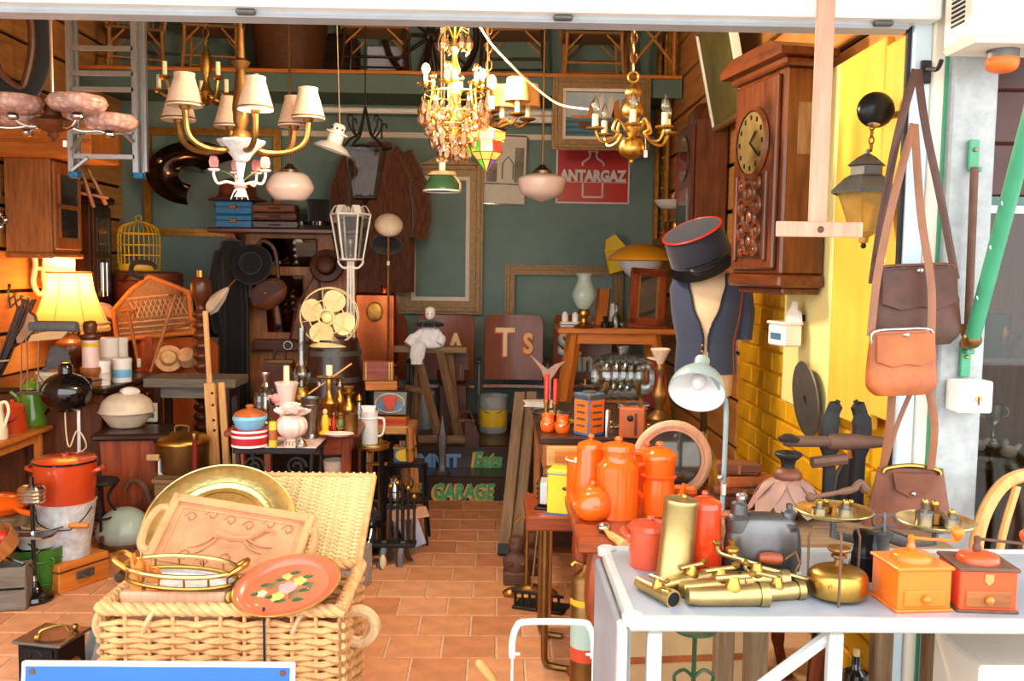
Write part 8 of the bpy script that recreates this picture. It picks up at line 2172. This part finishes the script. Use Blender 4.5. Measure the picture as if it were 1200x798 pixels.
for i in range(9):M(k).bb(92,130,-72,-69.5,38+i*5.4,40.6+i*5.4,.5).o('vent_louvre','iron',t)
for i in range(9):M(k).bb(-1.2,.8,-52,-20,30+i*5.6,33+i*5.6,.4).o('side_louvre','iron',t)
M(k).lathe([(0,3),(18,3),(18,-8),(0,-8)],(56,-36,0),20).o('lamp_collar','iron_grey',t);M(k).lathe(crp([(18,-8),(19,-12),(17,-20),(10,-24),(0,-25)],2),(56,-36,0),22).o('amber_lens','tin_orange',t)
# ------------------------------------------------------------------ display window goods
gy=2.85
for zpx,lab in ((412,'upper'),(527,'lower')):
    z=P(1170,zpx,gy).z
    st(M().bb(wx0+.005,wx1-.02,2.62,3.3,z-.012,z).o('window_shelf','glass_thick'),'glass shelf in the display window')
z1=P(1170,412,gy).z;z2=P(1170,527,gy).z
def WP(px,z):return Vector((P(px,400,gy).x,gy,z))
k=gy/FPX
t=T('gilded_cachepot','dark green pot with gilt leaves on the upper window shelf','pot',WP(1160,z1));M(k).lathe(crp([(0,0),(16,0),(20,20),(22,40),(20,42),(16,3),(0,2)],2),seg=24).o('body','green_shade',t)
for i in range(4):M(k).sph((19*math.cos(i*1.57-1.2),19*math.sin(i*1.57-1.2),22),(7,5,12),10,7).o('gilt_leaf','brass',t)
f_=frame('gilt_photo_frame','plain gilt frame standing in the display window','picture frame',WP(1150,z2+44*k)+Vector((.0,.12,0)),40*k,86*k,.02,'gilt',d=.02,fill=('picture','walnut'))
for lab,px in (('white porcelain hen with red comb on the lower window shelf',1168),('second white porcelain hen beside the first in the window',1152)):
    t=T('porcelain_hen',lab,'figurine',WP(px,z2)+Vector((0,-.1 if px>1160 else .0,0)));M(k).lathe(crp([(0,0),(8,0),(10,6),(7,11),(0,13)],2),seg=16,sy=.7).o('body','porcelain',t);M(k).sph((-4,0,16),(4,3.4,4.6),10,7).o('head','porcelain',t);M(k).sph((-4,0,21),(3,1.2,2),8,5).o('comb','red_paint',t);M(k).tube([(8,0,8),(14,0,14)],[4,2],7).o('tail','porcelain',t)
t=T('silver_trophy','small silver trophy cup in the display window','trophy',WP(1190,z2)+Vector((0,.1,0)));M(k).lathe(crp([(0,0),(9,0),(8,5),(3,9),(2.4,22),(9,32),(11,48),(10,48),(0,34)],2),seg=20).o('cup','silver',t)
for s_ in (-1,1):M(k).torus((s_*12,0,40),6,1.1,'y',14,6).o('handle','silver',t)
t=T('brass_mortar','squat brass bowl high in the display window','bowl',WP(1185,z1)+Vector((0,.05,0)));M(k).lathe(crp([(0,0),(12,0),(16,10),(24,20),(23,21),(14,10),(0,4)],2),seg=22).o('bowl','brass_dark',t);M(k).torus((0,0,20),23.6,1).o('rim','brass',t)
t=T('red_gift_box','small dark red box in the display window','box',WP(1196,z1+0)+Vector((.06,-.1,0)));M(k).bb(-14,14,-10,10,0,22,1).o('box','red_paint',t);M(k).bb(-15,15,-11,11,16,24,1).o('lid','maroon_cloth',t)
t=T('window_cabinet','brown wooden cabinet inside the display window','cabinet',(P(1175,600,3.1).x+.05,3.12,0));M().bb(-.14,.5,-.15,.15,.0,z2-.06,.008).o('body','walnut',t);M().bb(-.1,.16,-.165,-.15,.1,z2-.12,.006).o('door','walnut',t);M().bb(.2,.46,-.165,-.15,.1,z2-.12,.006).o('door','walnut',t)
# bentwood cane chair outside the window
t=T('bentwood_chair','pale bent cane chair with hooped back beside the metal table','chair',(P(1256,700,2.24).x,2.245,0),8);kz=(P(1195,584,2.1).z)
for sx in (-1,1):
    for sy in (-1,1):M().tube([(sx*.16,sy*.11,.44),(sx*.18,sy*.12,0)],.016,8).o('leg','pine',t)
M().lathe([(0,.43),(.2,.43),(.21,.45),(.2,.465),(0,.465)],seg=28,sy=.65).o('seat','wicker',t)
M().tube(cr([(-.18,.1,.46),(-.19,.11,.7),(-.12,.12,kz-.03),(0,.125,kz),(.12,.12,kz-.03),(.19,.11,.7),(.18,.1,.46)],6),.018,9).o('back_hoop','pine',t)
for i in range(4):M().tube(cr([(-.1+i*.066,.1,.46),(-.12+i*.08,.115,.66),(-.075+i*.05,.12,kz-.03)],4),.011,7).o('back_rod','pine',t)
# ------------------------------------------------------------------ under and beside the front table
t,k=TS('brass_extinguisher','tall tarnished brass fire extinguisher with yellow band','fire extinguisher',688,815,0)
t.location=S(684,830,0);k=t.location.y/FPX;hh=(P(688,672,t.location.y).z)/k
M(k).lathe(crp([(0,0),(17,0),(18,4),(18,hh-6),(14,hh),(7,hh+5),(6,hh+12),(0,hh+12)],1),seg=28).o('cylinder','brass_dark',t);M(k).lathe([(19,hh-36),(19.4,hh-28)],seg=28).o('yellow_band','yellow_paint',t);M(k).lathe([(18.3,hh-88),(18.3,hh-58)],seg=28).o('paper_band','sea_green',t);M(k).lathe([(18.4,hh-104),(18.4,hh-88)],seg=28).o('red_band','enamel_brick',t)
M(k).tube([(0,0,hh+8),(-14,0,hh+14),(-18,0,hh+10)],3,8).o('nozzle','brass',t);M(k).sph((12,-4,hh+8),(8,6,7),10,7).o('blue_valve','tin_blue',t)
t,k=TS('white_tube_frame','white enamelled bent tube frame standing on the tiles','tube frame',648,840,0)
t.location=Vector((P(648,760,2.45).x,2.45,0));k=2.45/FPX;ht=P(648,729,2.45).z/k
M(k).tube(cr([(-49,0,ht-44),(-49,0,ht-24),(-44,0,ht-6),(-32,0,ht),(32,0,ht),(44,0,ht-6),(49,0,ht-24),(49,0,ht-44)],5),4,9).o('bent_tube','white_paint',t)
for s_ in (-1,1):
    M(k).bar((s_*49,0,ht-40),(s_*49,0,2),1.6,7).o('rod','white_paint',t);M(k).bar((s_*40,0,ht-40),(s_*50,0,ht-40),1.8,6).o('peg','white_paint',t)
M(k).bb(-56,56,-14,14,0,3,1).o('foot_plate','iron',t)
tt=T('wood_handled_file','wooden-handled tool leaning against the white tube frame','tool',Vector((P(640,790,2.6).x,2.62,.0)),rot=(0,-40,0));k=2.6/FPX
hq=40
M(k).bar((0,0,3),(0,0,100),2,6).o('steel_shaft','iron_grey',tt);M(k).lathe(crp([(0,96),(5,98),(6,112),(5,128),(0,132)],2),seg=12).o('handle','pine',tt)
t=T('cardboard_box','brown cardboard box stored under the enamel table','box',(.62,2.95,0),6);M().bb(-.25,.22,-.16,.2,0,.36,.006).o('carton','card',t);M().bb(-.25,.22,-.165,-.16,.17,.19).o('tape','leather_tan',t);M().bb(-.24,.21,-.15,.19,.36,.364).o('flap','card',t)
t=T('wooden_crate','dark wooden wine crate under the metal table','crate',(.46,1.92,0),0)
for z in (0,.11,.22):M().bb(-.2,.2,-.14,-.125,z+.005,z+.1,.003).o('slat','dark_wood_x',t);M().bb(-.2,.2,.125,.14,z+.005,z+.1,.003).o('slat','dark_wood_x',t)
for x in (-.2,.185):M().bb(x,x+.015,-.125,.125,0,.33,.003).o('end_board','dark_wood',t)
M().bb(-.18,.18,-.12,.12,0,.015).o('bottom','dark_wood_x',t)
t=T('green_iron_stand','dark green scrolled iron plant stand under the metal table','stand',(P(815,790,2.2).x,2.22,0));k=2.2/FPX
ht=P(815,742,2.2).z/k
M(k).bar((0,0,0),(0,0,ht),3,8).o('post','green_shade',t);M(k).lathe([(0,ht),(26,ht),(26,ht+3),(0,ht+3)],seg=22).o('dish','green_shade',t)
for s_ in (-1,1):M(k).tube(cr([(0,0,ht-60),(s_*12,0,ht-50),(s_*24,0,ht-58),(s_*20,0,ht-70),(s_*12,0,ht-66)],4),2.2,7).o('scroll','green_shade',t);M(k).tube(cr([(0,0,40),(s_*18,0,24),(s_*30,0,0)],4),2.4,7).o('foot','green_shade',t)
t=T('dark_bottle','dark glass bottle with cork under the metal table','bottle',(P(1010,790,2.3).x,2.34,0));k=2.3/FPX;hb_=P(1010,765,2.34).z/k
M(k).lathe(crp([(0,0),(16,0),(17,4),(17,hb_-40),(12,hb_-26),(6,hb_-18),(5,hb_-4),(0,hb_-4)],2),seg=22).o('body','black_gloss',t);M(k).lathe([(4,hb_-5),(4.4,hb_+4),(0,hb_+5)],seg=12).o('cork','card',t)
t=T('cream_cabinet','cream painted low cabinet standing under the metal table below the red coffee mill','cabinet',(1.14,1.9,0));M().bb(-.14,.12,-.1,.1,0,.6,.006).o('body','cream_paint',t)
for z in (.1,.38):M().bb(-.14,.12,-.115,-.1,z,z+.03,.004).o('ledge','cream_paint',t)
d=M().bb(-.12,.1,-.11,-.1,.15,.36,.004).o('door','cream_paint',t);M().sph((.07,-.12,.26),.012,8,6).o('knob','brass',d)
# ------------------------------------------------------------------ further small things
t=T('black_umbrella','long black umbrella with cane handle leaning on the yellow wall','umbrella',(1.08,3.0,0),rot=(4,6,0))
M().lathe([(0,0),(.008,.0),(.012,.06),(.03,.5),(.034,.74),(.012,.8),(0,.8)],seg=14,flute=(7,.12)).o('canopy','black_cloth',t)
M().tube(cr([(0,0,.78),(0,0,.92),(.02,0,.97),(.055,0,.96),(.065,0,.92)],4),.01,8).o('crook_handle','oak',t)
M().lathe([(.032,.6),(.034,.62)],seg=14).o('strap_band','red_paint',t)
t=T('chrome_wall_tap','chrome wall fitting with round knobs beside the oak wall clock','wall fitting',P(6,258,5.3));k=5.3/FPX
for dx,dz in ((-3,6),(4,0),(-2,-8)):M(k).sph((dx,-6,dz),5,12,8).o('knob','chrome',t)
M(k).bar((-30,4,0),(4,-2,0),3,8).o('arm','iron',t)
M(k).bar((-70,2,32),(30,2,30),2.4,6).o('rail','iron',t)
t=T('wrapped_parasol','faded pink folded parasol lying behind the wicker cot','parasol',P(140,372,6.0),rot=(0,-62,0));k=6.0/FPX
M(k).lathe([(0,-16),(1.5,-14),(6,-4),(7,18),(3,36),(1.4,48),(0,48)],seg=14,flute=(6,.14)).o('folded_canopy','porcelain_pink',t)
M(k).bar((0,0,44),(0,0,66),1.4,7).o('handle','oak',t)
t=T('lace_parasol','pale rolled lace parasol leaning behind the twist standard','parasol',P(236,372,5.75),rot=(0,42,0));k=5.75/FPX
M(k).lathe([(0,-2),(2,0),(8,18),(6,34),(2,46),(0,50)],seg=14,flute=(6,.16)).o('folded_canopy','stoneware',t)
M(k).bar((0,0,46),(0,0,60),1.2,7).o('tip','brass',t)
M(k).bar((0,0,0),(-20,0,-40),1.4,7).o('handle','oak',t)
for lab,px,py,m,w,h in (('small oval silver dish in front of the glass barrel',716,500,'silver',11,5),('green glass ink bottle on the desk beside the glass barrel',703,492,'green_shade',5,16),('round black compass tin at the desk edge',760,505,'black_metal',9,6)):
    t,k=TS('desk_trinket',lab,'ornament',px,py,DZ)
    M(k).lathe(crp([(0,0),(w,0),(w*1.1,h*.5),(w*.6,h*.8),(w*.5,h),(0,h)],2),seg=18).o('body',m,t);M(k).sph((0,0,h+1),(w*.3,w*.3,2),8,6).o('knob','brass',t)
